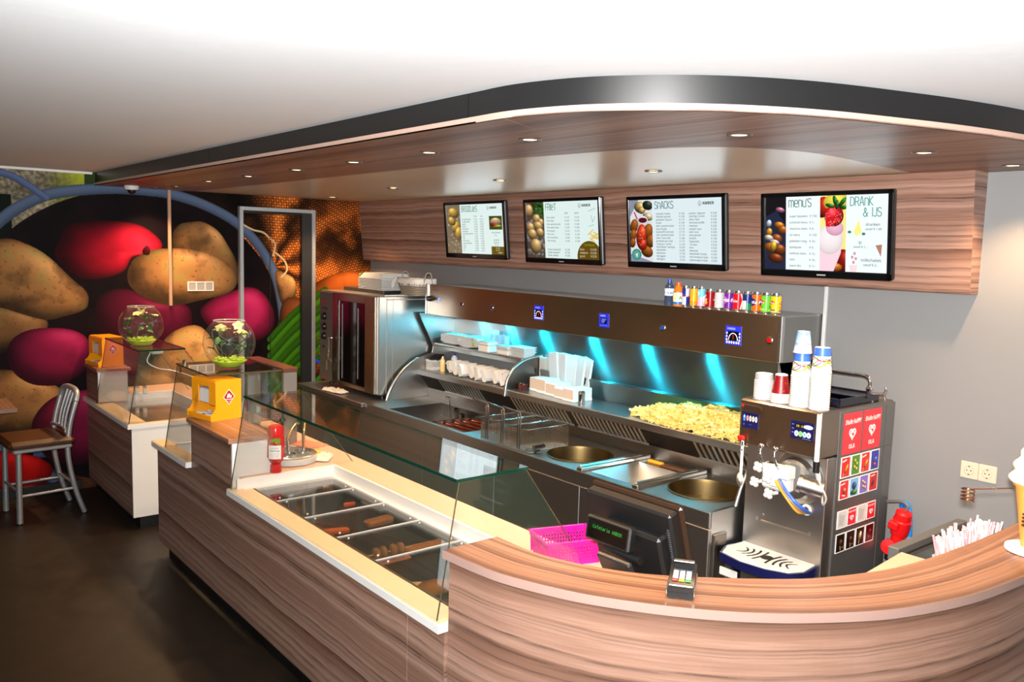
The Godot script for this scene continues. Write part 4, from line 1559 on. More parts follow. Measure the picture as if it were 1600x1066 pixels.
	for x in [-5.218, -4.807]:
		b = MB.new()
		b.prism(pv2([Vector2(-1.553, 0.746), Vector2(-1.635, 1.244), Vector2(-2.05, 1.244), Vector2(-2.05, 0.746)]), "x", x, x + 0.007)
		world_part("end_glass", b, M.glass, cs)
	b = MB.new()
	b.bx(-5.22, -4.68, 1.245, 1.255, -1.62, -2.06)
	world_part("top_glass", b, M.glass_smoke, cs)
	b = MB.new()
	b.bx(-5.22, -4.68, 1.2452, 1.2548, -1.6185, -1.6205)
	b.bx(-4.6805, -4.679, 1.2452, 1.2548, -1.62, -2.06)
	b.tube([Vector3(-5.22, 0.747, -1.549), Vector3(-5.22, 1.245, -1.629)], 0.003, 4)
	world_part("glass_edge", b, M.edge_dark, cs)
	b = MB.new()
	b.bx(-5.25, -4.69, 0.798, 0.83, -1.8, -2.12, 0.004)
	world_part("base", b, M.steel_dark, cs)
	b = MB.new()
	b.bx(-5.25, -5.22, 0.8, 1.235, -2.065, -2.15, 0.003)
	world_part("side_post", b, M.steel_side, cs)
	b = MB.new()
	b.bx(-4.7, -4.67, 0.8, 1.235, -2.065, -2.15, 0.003)
	world_part("side_post", b, M.steel_side, cs)
	b = MB.new()
	b.bx(-5.25, -4.67, 1.235, 1.262, -2.062, -2.155, 0.003)
	world_part("top_rail", b, mat(rgb(96, 62, 50), 0.25, 0.3), cs)
	for k in 2:
		var g := MB.new()
		g.bx(-5.225 + k * 0.275, -4.96 + k * 0.275, 0.81, 1.215, -2.085 - k * 0.012, -2.092 - k * 0.012)
		world_part("sliding_door", g, M.glass, cs)
	b = MB.new()
	b.bx(-5.2, -4.82, 0.98, 0.988, -1.68, -2.04)
	world_part("shelf", b, M.glass, cs)
	b = MB.new()
	b.lathe([Vector2(0, 0), Vector2(0.012, 0), Vector2(0.012, 0.02), Vector2(0, 0.022)], 12, Vector3(-5.19, 1.255, -1.66))
	b.bx(-5.215, -5.19, 1.2, 1.245, -1.634, -1.642)
	world_part("clamp", b, M.chrome, cs)

func build_cash_counter():
	var op := []
	for p in [[-2.24, -1.545], [-2.06, -1.56], [-1.926, -1.588], [-1.727, -1.669], [-1.567, -1.771], [-1.428, -1.884], [-1.305, -2.016], [-1.2, -2.167], [-1.106, -2.345], [-1.033, -2.583], [-1.0, -2.8], [-0.985, -3.05], [-0.98, -3.5], [-0.98, BACK + 0.005]]:
		op.append(Vector2(p[0], p[1]))
	op = smooth_path(op, 4)
	var ip := []
	for p in [[-2.24, -1.775], [-2.03, -1.785], [-1.86, -1.85], [-1.71, -1.945], [-1.575, -2.085], [-1.42, -2.285], [-1.345, -2.43], [-1.268, -2.67], [-1.235, -3.0], [-1.225, -3.4], [-1.225, BACK + 0.005]]:
		ip.append(Vector2(p[0], p[1]))
	ip = smooth_path(ip, 4)
	var o := thing("cash_desk", "curved wood-clad cash desk sweeping round to the grey wall", "counter", Vector3(-1.5, 0, -2.2))
	# tops: two boards meeting at a seam
	var back_in := ip.duplicate()
	back_in.reverse()
	var top := MB.new()
	var all := op + back_in
	top.prism(pv2(all), "y", 0.972, 1.0, 50.0, false)
	var tt := strip_top(op, ip, 1.0)
	top.join(tt, Transform3D())
	top.join(strip_top(op, ip, 0.972), Transform3D())
	world_part("desk_top", top, M.wood_desk, o)
	var eb := MB.new()
	ribbon(eb, op, 0.9715, 1.0003, 0.0, -0.0008)
	world_part("top_edge_band", eb, mat(rgb(150, 122, 112), 0.42), o)
	var fp := []
	for i in op.size():
		fp.append(op[i] - side_at(op, i) * 0.018)
	fp[0].x = -2.224
	var f := MB.new()
	ribbon(f, fp, 0.1, 0.972, 0.0, 0.016)
	world_part("curved_front", f, M.wood_front, o)
	var kp := []
	for i in op.size():
		kp.append(op[i] - side_at(op, i) * 0.06)
	var k := MB.new()
	ribbon(k, kp, 0.0, 0.1, 0.0, 0.015)
	world_part("toe_kick", k, M.plinth, o)
	var e := MB.new()
	e.bx(-2.224, -2.208, 0.1, 0.972, -1.578, -1.76)
	world_part("end_panel", e, M.wood, o)
	var inn := []
	for i in ip.size():
		inn.append(ip[i] + side_at(ip, i) * 0.03)
	var bk := MB.new()
	ribbon(bk, inn, 0.1, 0.972, 0.0, 0.014)
	world_part("rear_panel", bk, M.white_lam, o)
	# lower worktop inside the curve
	var wt := thing("inner_worktop", "peach worktop under the till inside the curved desk", "worktop", Vector3(-2.2, 0.76, -2.1))
	var w1 := [Vector2(-2.295, -2.125), Vector2(-2.295, -1.8), Vector2(-2.1, -1.83), Vector2(-1.9, -1.93), Vector2(-1.74, -2.05), Vector2(-1.62, -2.2), Vector2(-1.75, -2.32), Vector2(-1.98, -2.295), Vector2(-2.295, -2.295)]
	var b := MB.new()
	b.prism(pv2(w1), "y", 0.765, 0.797)
	world_part("top", b, M.peach, wt)
	b = MB.new()
	b.bx(-2.29, -1.78, 0.1, 0.765, -2.265, -2.285)
	world_part("panel", b, M.steel_dark, wt)
	var w2 := thing("side_worktop", "peach worktop beside the ice cream machine", "worktop", Vector3(-1.45, 0.76, -3.1))
	b = MB.new()
	b.prism(pv2([Vector2(-1.3, -2.75), Vector2(-1.25, -3.4), Vector2(-1.6, -3.4), Vector2(-1.56, -2.98)]), "y", 0.765, 0.797)
	world_part("top", b, M.peach, w2)
	b = MB.new()
	b.bx(-1.58, -1.3, 0.0, 0.765, -3.03, -3.38, 0.003)
	world_part("cabinet", b, M.white_lam, w2)

func strip_top(a: Array, c: Array, y: float) -> ArrayMesh:   # quad strip between two paths, grain along them
	var b := MB.new()
	var na := a.size()
	var steps := 60
	var up := 1.0 if y > 0.99 else -1.0
	var ra := even(a, steps)
	var rc := even(c, steps)
	var run := 0.0
	for i in steps:
		var l: float = ra[i].distance_to(ra[i + 1])
		var w0: float = ra[i].distance_to(rc[i])
		var w1: float = ra[i + 1].distance_to(rc[i + 1])
		var k := b.v.size()
		b.add(Vector3(ra[i].x, y, ra[i].y), Vector3(0, up, 0), Vector2(run, 0))
		b.add(Vector3(ra[i + 1].x, y, ra[i + 1].y), Vector3(0, up, 0), Vector2(run + l, 0))
		b.add(Vector3(rc[i + 1].x, y, rc[i + 1].y), Vector3(0, up, 0), Vector2(run + l, w1))
		b.add(Vector3(rc[i].x, y, rc[i].y), Vector3(0, up, 0), Vector2(run, w0))
		b.tri(k, k + 1, k + 2)
		b.tri(k, k + 2, k + 3)
		run += l
	return b.mesh()

func even(p: Array, steps: int) -> Array:
	var tot := 0.0
	for i in p.size() - 1:
		tot += p[i].distance_to(p[i + 1])
	var out := [p[0]]
	var i := 0
	var acc := 0.0
	for k in range(1, steps):
		var want := tot * k / steps
		while acc + p[i].distance_to(p[i + 1]) < want:
			acc += p[i].distance_to(p[i + 1])
			i += 1
		out.append(p[i].lerp(p[i + 1], (want - acc) / p[i].distance_to(p[i + 1])))
	out.append(p[p.size() - 1])
	return out

# ---------------------------------------------------------------- frying range, hood, oven, ice cream machine
const FT := 0.77      # range top height

func build_fryer():
	var o := thing("frying_range", "long stainless frying range with two round fryer pots under the hood", "fryer", Vector3(-4.1, 0, -3.65))
	var x0 := -5.785
	var x1 := -2.44
	var zf := -3.225
	var zb := -3.82
	var b := MB.new()
	b.bx(x0, x1, 0.69, FT, zf, zf + -0.015, 0.004)
	world_part("front_band", b, M.steel, o)
	var doors := [-5.785, -4.95, -4.12, -3.34, -2.92, -2.44]
	for k in 5:
		b = MB.new()
		b.bx(doors[k] + 0.002, doors[k + 1] - 0.002, 0.1, 0.686, zf - 0.002, zf - 0.02, 0.004)
		world_part("door", b, M.steel, o)
	b = MB.new()
	b.bx(x0, x1, 0.0, 0.1, zf - 0.06, -4.05)
	world_part("toe_kick", b, M.plinth, o)
	b = MB.new()
	b.bx(x1 - 0.015, x1, 0.1, FT, zf - 0.016, -4.08)
	world_part("end_panel", b, M.steel_bright, o)
	b = MB.new()
	b.bx(x0, x0 + 0.015, 0.1, FT, zf - 0.016, -4.08)
	world_part("end_panel", b, M.steel, o)
	# recessed grip bar of the end cover
	b = MB.new()
	b.bx(x1 - 0.001, x1 + 0.012, 0.1, 0.66, zf - 0.03, zf - 0.13, 0.008)
	b.bx(x1 + 0.011, x1 + 0.014, 0.13, 0.63, zf - 0.05, zf - 0.075)
	world_part("end_cover", b, M.steel_dark, o)
	# top plates with holes and sunken basins
	b = MB.new()
	b.holed(-3.83, -3.375, zf, zb, FT, -3.62, -3.49, 0.2)
	b.holed(-2.905, x1, zf, zb, FT, -2.7, -3.52, 0.195)
	for r in [[x0, -5.47, zf, zb], [-5.47, -4.89, zf, -3.26], [-5.47, -4.89, -3.74, zb], [-4.89, -4.5, zf, -3.26], [-4.89, -4.5, -3.64, zb], [-4.5, -3.83, zf, zb], [-3.375, -2.905, zf, -3.275], [-3.375, -2.905, -3.68, zb], [-3.375, -3.31, -3.275, -3.68], [-2.97, -2.905, -3.275, -3.68]]:
		b.face([Vector3(r[0], FT, r[2]), Vector3(r[1], FT, r[2]), Vector3(r[1], FT, r[3]), Vector3(r[0], FT, r[3])], Vector3.UP)
	world_part("top_plate", b, M.steel_top, o)
	b = basin(-5.47, -4.9, -3.26, -3.74, FT, 0.1)
	world_part("salt_basin", b, M.steel_dark, o)
	b = basin(-4.88, -4.5, -3.26, -3.64, FT, 0.05)
	var oil := world_part("oil_pan", b, M.steel_dark, o)
	b = MB.new()
	for k in 5:
		b.tube([Vector3(-4.86, FT - 0.02, -3.3 - k * 0.075), Vector3(-4.52, FT - 0.02, -3.3 - k * 0.075)], 0.014, 10)
	world_part("heating_element", b, mat(Color(0.75, 0.42, 0.28), 0.15, 1.0), oil)
	for c in [[-3.62, -3.49, 0.2], [-2.7, -3.52, 0.195]]:
		b = MB.new()
		var r: float = c[2]
		b.lathe([Vector2(r + 0.002, FT), Vector2(r + 0.004, FT + 0.006), Vector2(r - 0.004, FT + 0.008), Vector2(r - 0.008, FT - 0.01), Vector2(r - 0.012, FT - 0.16)], 48, Vector3(c[0], 0, c[1]))
		var pot := world_part("fryer_pot", b, M.pot, o)
		b = MB.new()
		b.lathe([Vector2(r - 0.012, FT - 0.075), Vector2(0, FT - 0.075)], 48, Vector3(c[0], 0, c[1]))
		var fat := world_part("frying_oil", b, M.oil, pot)
	# folded hopper between the pots
	b = MB.new()
	var hz := [-3.28, -3.675]
	b.face([Vector3(-3.31, FT, hz[0]), Vector3(-3.31, FT, hz[1]), Vector3(-3.19, FT - 0.12, hz[1] + 0.05), Vector3(-3.19, FT - 0.12, hz[0] - 0.05)], Vector3(0.7, 0.7, 0).normalized())
	b.face([Vector3(-2.97, FT, hz[0]), Vector3(-2.97, FT, hz[1]), Vector3(-3.09, FT - 0.12, hz[1] + 0.05), Vector3(-3.09, FT - 0.12, hz[0] - 0.05)], Vector3(-0.7, 0.7, 0).normalized())
	b.face([Vector3(-3.31, FT, hz[1]), Vector3(-2.97, FT, hz[1]), Vector3(-3.09, FT - 0.12, hz[1] + 0.05), Vector3(-3.19, FT - 0.12, hz[1] + 0.05)], Vector3(0, 0.4, 0.9).normalized())
	b.face([Vector3(-3.31, FT, hz[0]), Vector3(-2.97, FT, hz[0]), Vector3(-3.09, FT - 0.12, hz[0] - 0.05), Vector3(-3.19, FT - 0.12, hz[0] - 0.05)], Vector3(0, 0.4, -0.9).normalized())
	b.face([Vector3(-3.19, FT - 0.12, hz[0] - 0.05), Vector3(-3.09, FT - 0.12, hz[0] - 0.05), Vector3(-3.09, FT - 0.12, hz[1] + 0.05), Vector3(-3.19, FT - 0.12, hz[1] + 0.05)], Vector3.UP)
	world_part("hopper", b, M.steel_white, o)
	for x in [-3.35, -2.93]:
		b = MB.new()
		b.bx(x - 0.022, x + 0.022, FT, FT + 0.022, zf - 0.002, -3.8, 0.004)
		b.bx(x - 0.012, x + 0.012, FT + 0.02, FT + 0.034, zf - 0.002, -3.74, 0.006)
		world_part("divider_rail", b, M.steel_bright, o)
	# upstand, undercut filter bay and shelf
	o = thing("serving_station", "steel serving shelf with slatted filters and a splash back behind the fryers", "serving shelf", Vector3(-4.1, FT, -3.95))
	b = MB.new()
	b.bx(x0, x1, FT, 0.845, zb, zb - 0.015)
	world_part("upstand", b, M.steel_dark, o)
	b = MB.new()
	b.prism(pv2([Vector2(-3.825, 0.835), Vector2(-3.735, 0.955), Vector2(-3.75, 0.96), Vector2(-3.84, 0.845)]), "x", x0, x1)
	world_part("filter_bay", b, M.steel_bay, o)
	for bank in [[-5.53, -4.97, 14], [-4.62, -4.02, 15], [-3.98, -3.36, 16], [-2.98, -2.6, 9]]:
		var w: float = bank[1] - bank[0]
		var fr := MB.new()
		fr.prism(pv2([Vector2(-3.815, 0.837), Vector2(-3.82, 0.848), Vector2(-3.812, 0.852), Vector2(-3.805, 0.842)]), "x", bank[0], bank[1])
		var ff := world_part("filter", fr, M.steel, o)
		for k in bank[2]:
			var x: float = bank[0] + w * (k + 0.5) / bank[2]
			var s := MB.new()
			s.prism(pv2([Vector2(-3.815, 0.842), Vector2(-3.733, 0.95), Vector2(-3.738, 0.954), Vector2(-3.82, 0.846)]), "x", x - 0.0095, x + 0.0095)
			world_part("slat", s, M.steel_bright, ff)
	b = MB.new()
	b.prism(pv2([Vector2(-3.72, 0.955), Vector2(-3.715, 0.96), Vector2(-3.715, 0.997), Vector2(-3.722, 1.003), Vector2(-3.74, 1.0), Vector2(-4.09, 1.0), Vector2(-4.09, 0.98), Vector2(-3.74, 0.98), Vector2(-3.735, 0.955)]), "x", x0, x1, 20.0)
	world_part("serving_shelf", b, M.steel_shelf, o)
	# curved end plates and the divider on the shelf
	var arc := [Vector2(-3.42, FT), Vector2(-3.46, 0.86), Vector2(-3.53, 0.96), Vector2(-3.62, 1.04), Vector2(-3.71, 1.095)]
	var upper := [Vector2(-3.85, 1.13), Vector2(-3.86, 1.18), Vector2(-3.8, 1.3), Vector2(-3.745, 1.4), Vector2(-3.72, 1.46)]
	var a1 := smooth_path(arc, 5)
	var plate: Array = a1 + upper + [Vector2(-4.09, 1.46), Vector2(-4.09, FT)]
	for x in [x0 - 0.003, x1 - 0.001]:
		b = MB.new()
		b.prism(pv2(plate), "x", x, x + 0.004)
		world_part("side_plate", b, M.steel, o)
		b = MB.new()
		var rim := []
		for q in a1:
			rim.append(Vector3(x + 0.003, q.y, q.x))
		b.tube(rim, 0.011, 8)
		world_part("side_rim", b, M.steel_bright, o)
	var da := [Vector2(-3.715, 1.0), Vector2(-3.73, 1.07), Vector2(-3.78, 1.14), Vector2(-3.86, 1.19), Vector2(-3.95, 1.215), Vector2(-4.05, 1.225)]
	var d1 := smooth_path(da, 5)
	b = MB.new()
	b.prism(pv2(d1 + [Vector2(-4.05, 1.0)]), "x", -4.64, -4.632)
	world_part("shelf_divider", b, M.steel_dark, o)
	b = MB.new()
	var rm := [Vector3(-4.636, 0.955, -3.708)]
	for q in d1:
		rm.append(Vector3(-4.636, q.y, q.x + 0.002))
	b.tube(rm, 0.012, 8)
	world_part("divider_rim", b, M.steel_bright, o)
	b = MB.new()
	b.bx(-5.775, -4.64, 1.2, 1.215, -3.86, -4.07, 0.003)
	world_part("upper_shelf", b, M.steel_shelf, o)
	# backsplash in two sheets
	b = MB.new()
	b.face([Vector3(x0, 1.13, -4.05), Vector3(x1, 1.13, -4.05), Vector3(x1, 1.47, -4.075), Vector3(x0, 1.47, -4.075)], Vector3(0, 0.07, 1).normalized())
	world_part("splash_sheet", b, M.steel_splash, o)
	b = MB.new()
	b.prism(pv2([Vector2(-4.03, 1.0), Vector2(-4.0, 1.128), Vector2(-4.005, 1.134), Vector2(-4.06, 1.134), Vector2(-4.06, 1.0)]), "x", -4.6, x1)
	world_part("splash_ledge", b, M.steel_splash, o)

func basin(x0: float, x1: float, z0: float, z1: float, y: float, d: float) -> MB:
	var b := MB.new()
	b.face([Vector3(x0, y, z0), Vector3(x1, y, z0), Vector3(x1, y - d, z0), Vector3(x0, y - d, z0)], Vector3(0, 0, -1))
	b.face([Vector3(x0, y, z1), Vector3(x1, y, z1), Vector3(x1, y - d, z1), Vector3(x0, y - d, z1)], Vector3(0, 0, 1))
	b.face([Vector3(x0, y, z0), Vector3(x0, y, z1), Vector3(x0, y - d, z1), Vector3(x0, y - d, z0)], Vector3.RIGHT)
	b.face([Vector3(x1, y, z0), Vector3(x1, y, z1), Vector3(x1, y - d, z1), Vector3(x1, y - d, z0)], Vector3.LEFT)
	b.face([Vector3(x0, y - d, z0), Vector3(x1, y - d, z0), Vector3(x1, y - d, z1), Vector3(x0, y - d, z1)], Vector3.UP)
	return b

func control_panel_image(full: bool) -> ImageTexture:
	var c := CV.new(128, 128, Color(0.13, 0.16, 0.72))
	if full:
		c.rect(20, 36, 88, 66, Color(0.02, 0.02, 0.05))
		c.text("AMBER", 12, 26, 20, Color(0.5, 0.6, 1.0), "Droid Sans Bold")
		var p := []
		for k in 25:
			var a := PI - PI * k / 24.0
			p.append(Vector2(64 + cos(a) * 36, 96 - sin(a) * 46))
		c.line(p, 5, Color(0.95, 0.92, 0.9))
		c.line([Vector2(64, 92), Vector2(64, 62)], 3, Color(0.9, 0.2, 0.1))
		for k in 6:
			c.ell(16 + k * 19, 112, 6, 9, Color(0.8, 0.88, 1.0))
		for k in 3:
			c.ell(12, 50 + k * 22, 6, 7, Color(0.8, 0.88, 1.0))
			c.ell(116, 50 + k * 22, 6, 7, Color(0.8, 0.88, 1.0))
	else:
		c.rect(24, 40, 80, 56, Color(0.03, 0.04, 0.2))
		c.text("AMBER", 16, 28, 20, Color(0.6, 0.7, 1.0), "Droid Sans Bold")
		for k in 4:
			c.rect(34, 50 + k * 11, 60 - k * 9, 4, Color(0.5, 0.6, 1.0))
		for k in 5:
			c.ell(24 + k * 20, 112, 6, 6, Color(0.3, 0.4, 1.0))
	return c.tex()

func build_hood():
	var o := thing("extractor_hood", "wide stainless extractor hood above the frying range", "hood", Vector3(-4.05, 1.46, -3.9))
	var b := MB.new()
	b.bx(-5.655, -2.441, 1.46, 1.7, -3.715, -3.727, 0.003)
	world_part("front_panel", b, M.steel_hood, o)
	b = MB.new()
	b.bx(-5.655, -2.441, 1.69, 1.7, -3.728, BACK + 0.005)
	world_part("top_panel", b, M.steel, o)
	for x in [-5.655, -2.455]:
		b = MB.new()
		b.bx(x, x + 0.014, 1.46, 1.69, -3.728, BACK + 0.005)
		world_part("side_panel", b, M.steel_side, o)
	b = MB.new()
	b.bx(-5.64, -2.456, 1.462, 1.472, -3.73, -4.07)
	world_part("under_panel", b, M.steel, o)
	b = MB.new()
	b.bx(-5.675, -5.645, 1.46, 1.705, -3.7, -3.73, 0.006)
	world_part("corner_strip", b, M.steel_bright, o)
	b = MB.new()
	b.bx(-2.452, -2.43, 1.46, 1.702, -3.71, -3.74, 0.004)
	world_part("corner_strip", b, M.steel_bright, o)
	# right side wing down to the shelf
	b = MB.new()
	b.bx(-2.445, -2.437, 1.0, 1.46, -3.72, -4.09)
	world_part("wing", b, M.steel_side, o)
	for k in 3:
		var x: float = [-4.3, -3.683, -2.722][k]
		var s: float = [0.048, 0.042, 0.05][k]
		b = MB.new()
		var y := 1.575
		var z := -3.7125
		b.face([Vector3(x - s, y - s, z), Vector3(x + s, y - s, z), Vector3(x + s, y + s, z), Vector3(x - s, y + s, z)], Vector3.BACK, [Vector2(0, 1), Vector2(1, 1), Vector2(1, 0), Vector2(0, 0)])
		b.bx(x - s, x + s, y - s, y + s, -3.713, -3.72)
		var tx := control_panel_image(k != 1)
		var m := printed(tx, 0.2)
		m.emission_enabled = true
		m.emission = Color.WHITE
		m.emission_operator = BaseMaterial3D.EMISSION_OP_MULTIPLY
		m.emission_texture = tx
		m.emission_energy_multiplier = 0.45
		world_part("control_display", b, m, o)
	var knob_x := [-5.19, -4.82, -3.21, -2.5]
	var knob_c := [Color(0.05, 0.06, 0.25), Color(0.06, 0.08, 0.3), Color(0.05, 0.25, 0.6), Color(0.75, 0.02, 0.03)]
	for k in 4:
		b = MB.new()
		b.turned(Vector3(knob_x[k], 1.572, -3.715), Vector3.RIGHT, PI / 2).lathe([Vector2(0.018, 0), Vector2(0.018, 0.006), Vector2(0.013, 0.008), Vector2(0.013, 0.006)], 20)
		var kn := world_part("push_button", b, M.chrome, o)
		b = MB.new()
		b.turned(Vector3(knob_x[k], 1.572, -3.715), Vector3.RIGHT, PI / 2).lathe([Vector2(0.013, 0.005), Vector2(0.011, 0.009), Vector2(0, 0.01)], 20)
		world_part("button_cap", b, mat(knob_c[k], 0.25), kn)
	b = MB.new()
	b.turned(Vector3(-5.497, 1.588, -3.715), Vector3.RIGHT, PI / 2).lathe([Vector2(0.011, 0), Vector2(0.011, 0.006), Vector2(0, 0.007)], 16)
	world_part("pilot_light", b, glow(Color(0.3, 0.4, 1.0), 4.0), o)
	b = MB.new()
	b.turned(Vector3(-5.62, 1.588, -3.715), Vector3.RIGHT, PI / 2).lathe([Vector2(0.022, 0), Vector2(0.02, 0.03), Vector2(0, 0.032)], 16)
	b.t = Transform3D()
	b.bx(-5.63, -5.57, 1.58, 1.596, -3.69, -3.675, 0.004)
	world_part("rotary_switch", b, M.black, o)
	# cyan heat lamps: five tubes across the underside
	var ti := 0
	for x in [-5.5, -5.15, -4.75, -4.22, -3.72, -3.2]:
		b = MB.new()
		b.bx(x - 0.03, x + 0.03, 1.45, 1.462, -3.92, -4.04, 0.003)
		var hs := world_part("lamp_holder", b, M.chrome, o)
		b = MB.new()
		b.tube([Vector3(x, 1.442, -3.94), Vector3(x, 1.442, -4.02)], 0.009, 10)
		world_part("lamp_tube", b, glow(Color(0.12, 0.92, 1.0), LAMP_GLOW), hs)
		var a := AreaLight3D.new()
		a.name = "lamp_light"
		a.position = Vector3(x, 1.43, -3.98) - o.position
		a.rotation.x = -PI / 2
		a.area_size = Vector2(0.018, 0.06)
		a.area_normalize_energy = true
		a.light_color = Color(0.06, 0.84, 1.0)
		a.light_energy = LAMP
		a.area_range = 4.0
		a.shadow_enabled = true
		o.add_child(a, true)
		ti += 1

const LAMP := 0.3
const LAMP_GLOW := 7.0

func build_steamer():
	var u := thing("steel_cabinet", "steel-topped base cabinet carrying the oven", "cabinet", Vector3(-6.35, 0, -3.7))
	var b := MB.new()
	b.bx(-6.95, -5.79, 0.73, 0.765, -3.2, -4.08, 0.004)
	world_part("top", b, M.steel, u)
	b = MB.new()
	b.bx(-6.93, -5.8, 0.1, 0.73, -3.24, -4.06)
	world_part("body", b, M.steel, u)
	b = MB.new()
	b.bx(-6.9, -5.82, 0.0, 0.1, -3.3, -4.05)
	world_part("toe_kick", b, M.plinth, u)
	var o := thing("combi_oven", "stainless combi oven with a dark glass door standing in the corner", "oven", Vector3(-6.335, 0.765, -3.7))
	b = MB.new()
	b.bx(-6.84, -5.83, 0.805, 1.595, -3.37, -4.05, 0.006)
	world_part("body", b, M.steel_bright, o)
	b = MB.new()
	for x in [-6.78, -5.9]:
		for z in [-3.45, -3.98]:
			b.cyl(Vector3(x, 0.765, z), Vector3(x, 0.806, z), 0.02, 10)
	world_part("foot", b, M.black, o)
	b = MB.new()
	b.bx(-6.82, -6.575, 0.815, 1.585, -3.352, -3.37, 0.003)
	world_part("control_panel", b, mat(Color(0.34, 0.32, 0.3), 0.45, 0.2), o)
	# door: frame and dark window
	b = MB.new()
	b.bx(-6.57, -6.47, 0.81, 1.59, -3.345, -3.37, 0.004)
	b.bx(-6.01, -5.86, 0.81, 1.59, -3.345, -3.37, 0.004)
	b.bx(-6.47, -6.01, 1.525, 1.59, -3.345, -3.37, 0.004)
	b.bx(-6.47, -6.01, 0.81, 0.845, -3.345, -3.37, 0.004)
	var dr := world_part("door", b, M.steel_hood, o)
	b = MB.new()
	b.bx(-6.47, -6.01, 0.845, 1.525, -3.356, -3.36)
	world_part("door_glass", b, mat(rgb(14, 11, 10), 0.05), dr)
	b = MB.new()
	b.tube([Vector3(-6.13, 0.9, -3.351), Vector3(-6.13, 1.48, -3.351)], 0.002, 6)
	world_part("inner_rail", b, M.alu, dr)
	b = MB.new()
	b.tube([Vector3(-6.4, 0.87, -3.351), Vector3(-6.4, 1.5, -3.351)], 0.002, 6)
	world_part("inner_rail", b, M.alu, dr)
	b = MB.new()
	b.tube([Vector3(-6.545, 1.2, -3.33), Vector3(-6.545, 1.2, -3.3), Vector3(-6.545, 1.03, -3.3), Vector3(-6.545, 1.0, -3.32)], 0.011, 10)
	b.tube([Vector3(-6.57, 1.03, -3.31), Vector3(-6.6, 0.99, -3.31), Vector3(-6.6, 0.92, -3.31)], 0.008, 8)
	world_part("handle", b, M.chrome, dr)
	var ys := [1.372, 1.283, 1.2]
	for k in 3:
		b = MB.new()
		b.turned(Vector3(-6.725, ys[k], -3.352), Vector3.RIGHT, PI / 2).lathe([Vector2(0.034, 0), Vector2(0.034, 0.006), Vector2(0.026, 0.022), Vector2(0, 0.024)], 20)
		b.t = Transform3D()
		b.box(Vector3(-6.725, ys[k], -3.326), Vector3(0.012, 0.05, 0.01), 0.003)
		world_part("knob", b, M.black, o)
	b = MB.new()
	for q in [[-6.76, 1.44, 0.022, 0.014], [-6.7, 1.44, 0.05, 0.014], [-6.77, 1.372, 0.014, 0.02], [-6.77, 1.283, 0.014, 0.02], [-6.77, 1.2, 0.014, 0.02], [-6.745, 1.105, 0.04, 0.02]]:
		b.box(Vector3(q[0], q[1], -3.351), Vector3(q[2], q[3], 0.003))
	world_part("marking", b, mat(rgb(30, 28, 27), 0.5), o)
	b = MB.new()
	b.box(Vector3(-6.725, 1.5, -3.351), Vector3(0.09, 0.018, 0.003))
	b.box(Vector3(-6.735, 0.83, -3.351), Vector3(0.06, 0.016, 0.003))
	world_part("red_badge", b, mat(rgb(150, 30, 30), 0.4), o)
	b = MB.new()                      # seams on the side
	b.bx(-5.8305, -5.829, 0.82, 1.58, -3.44, -3.446)
	b.bx(-5.8305, -5.829, 0.82, 1.58, -3.5, -3.502)
	b.bx(-5.8305, -5.829, 1.565, 1.572, -3.44, -4.0)
	world_part("side_seam", b, M.seam, o)
	b = MB.new()
	b.tube([Vector3(-5.835, 1.6, -3.42), Vector3(-5.835, 1.6, -3.9)], 0.01, 8)
	world_part("top_rail", b, M.steel_bright, o)

func button_panel(kind: int) -> ImageTexture:
	var c := CV.new(192, 128, Color(0.05, 0.07, 0.28))
	if kind == 0:
		c.ell(26, 46, 14, 30, Color(0.25, 0.5, 0.85))
		c.ell(26, 34, 8, 9, Color(0.8, 0.9, 1.0))
		for k in 4:
			c.ell(64 + k * 34, 46, 13, 24, [Color(0.9, 0.6, 0.55), Color(0.95, 0.9, 0.75), Color(0.95, 0.9, 0.75), Color(0.95, 0.95, 0.95)][k])
			c.ell(64 + k * 34, 46, 5, 9, Color(0.35, 0.3, 0.4))
		c.ell(24, 100, 8, 8, Color(0.3, 0.35, 0.6))
		c.line([Vector2(90, 96), Vector2(110, 96)], 3, Color(0.4, 0.45, 0.7))
	else:
		c.rect(34, 16, 76, 32, Color(0.02, 0.02, 0.04))
		c.text("88:88", 44, 42, 24, Color(0.85, 0.8, 0.25), "Droid Sans Mono")
		c.ell(146, 32, 38, 15, Color(0.8, 0.9, 0.98))
		for k in 4:
			c.ell(50 + k * 34, 90, 17, 21, [Color(0.95, 0.92, 0.92), Color(0.45, 0.85, 0.35), Color(0.6, 0.85, 0.92), Color(0.95, 0.93, 0.93)][k])
			c.ell(50 + k * 34, 90, 7, 9, Color(0.5, 0.5, 0.6))
		for k in 3:
			c.rect(10, 24 + k * 30, 16, 5, Color(0.5, 0.55, 0.75))
		c.line([Vector2(100, 120), Vector2(170, 122)], 2, Color(0.6, 0.65, 0.8))
	return c.tex()

func heart_print(c: CV, x: float, y: float, s: float, col: Color):
	for q in [1.0, 0.52]:
		var p := []
		for k in 33:
			var a := TAU * k / 32.0 + PI
			p.append(Vector2(x + 16 * pow(sin(a), 3) * s * q, y - (13 * cos(a) - 5 * cos(2 * a) - 2 * cos(3 * a) - cos(4 * a)) * s * q))
		c.line(p.slice(0, 30 if q == 1.0 else 26), 4.2 * s, col)

func poster_image(small: bool) -> ImageTexture:
	var c := CV.new(160, 192, Color(0.87, 0.17, 0.22))
	var wt := Color(0.98, 0.96, 0.96)
	c.text("SHaRe HaPPY", 80, 52, 30, wt, "Droid Sans Bold", 1, 0.72, 0.12)
	heart_print(c, 80, 98, 1.7, wt)
	if not small:
		c.text("OLA", 80, 168, 28, wt, "Droid Sans Bold", 1)
	return c.tex()

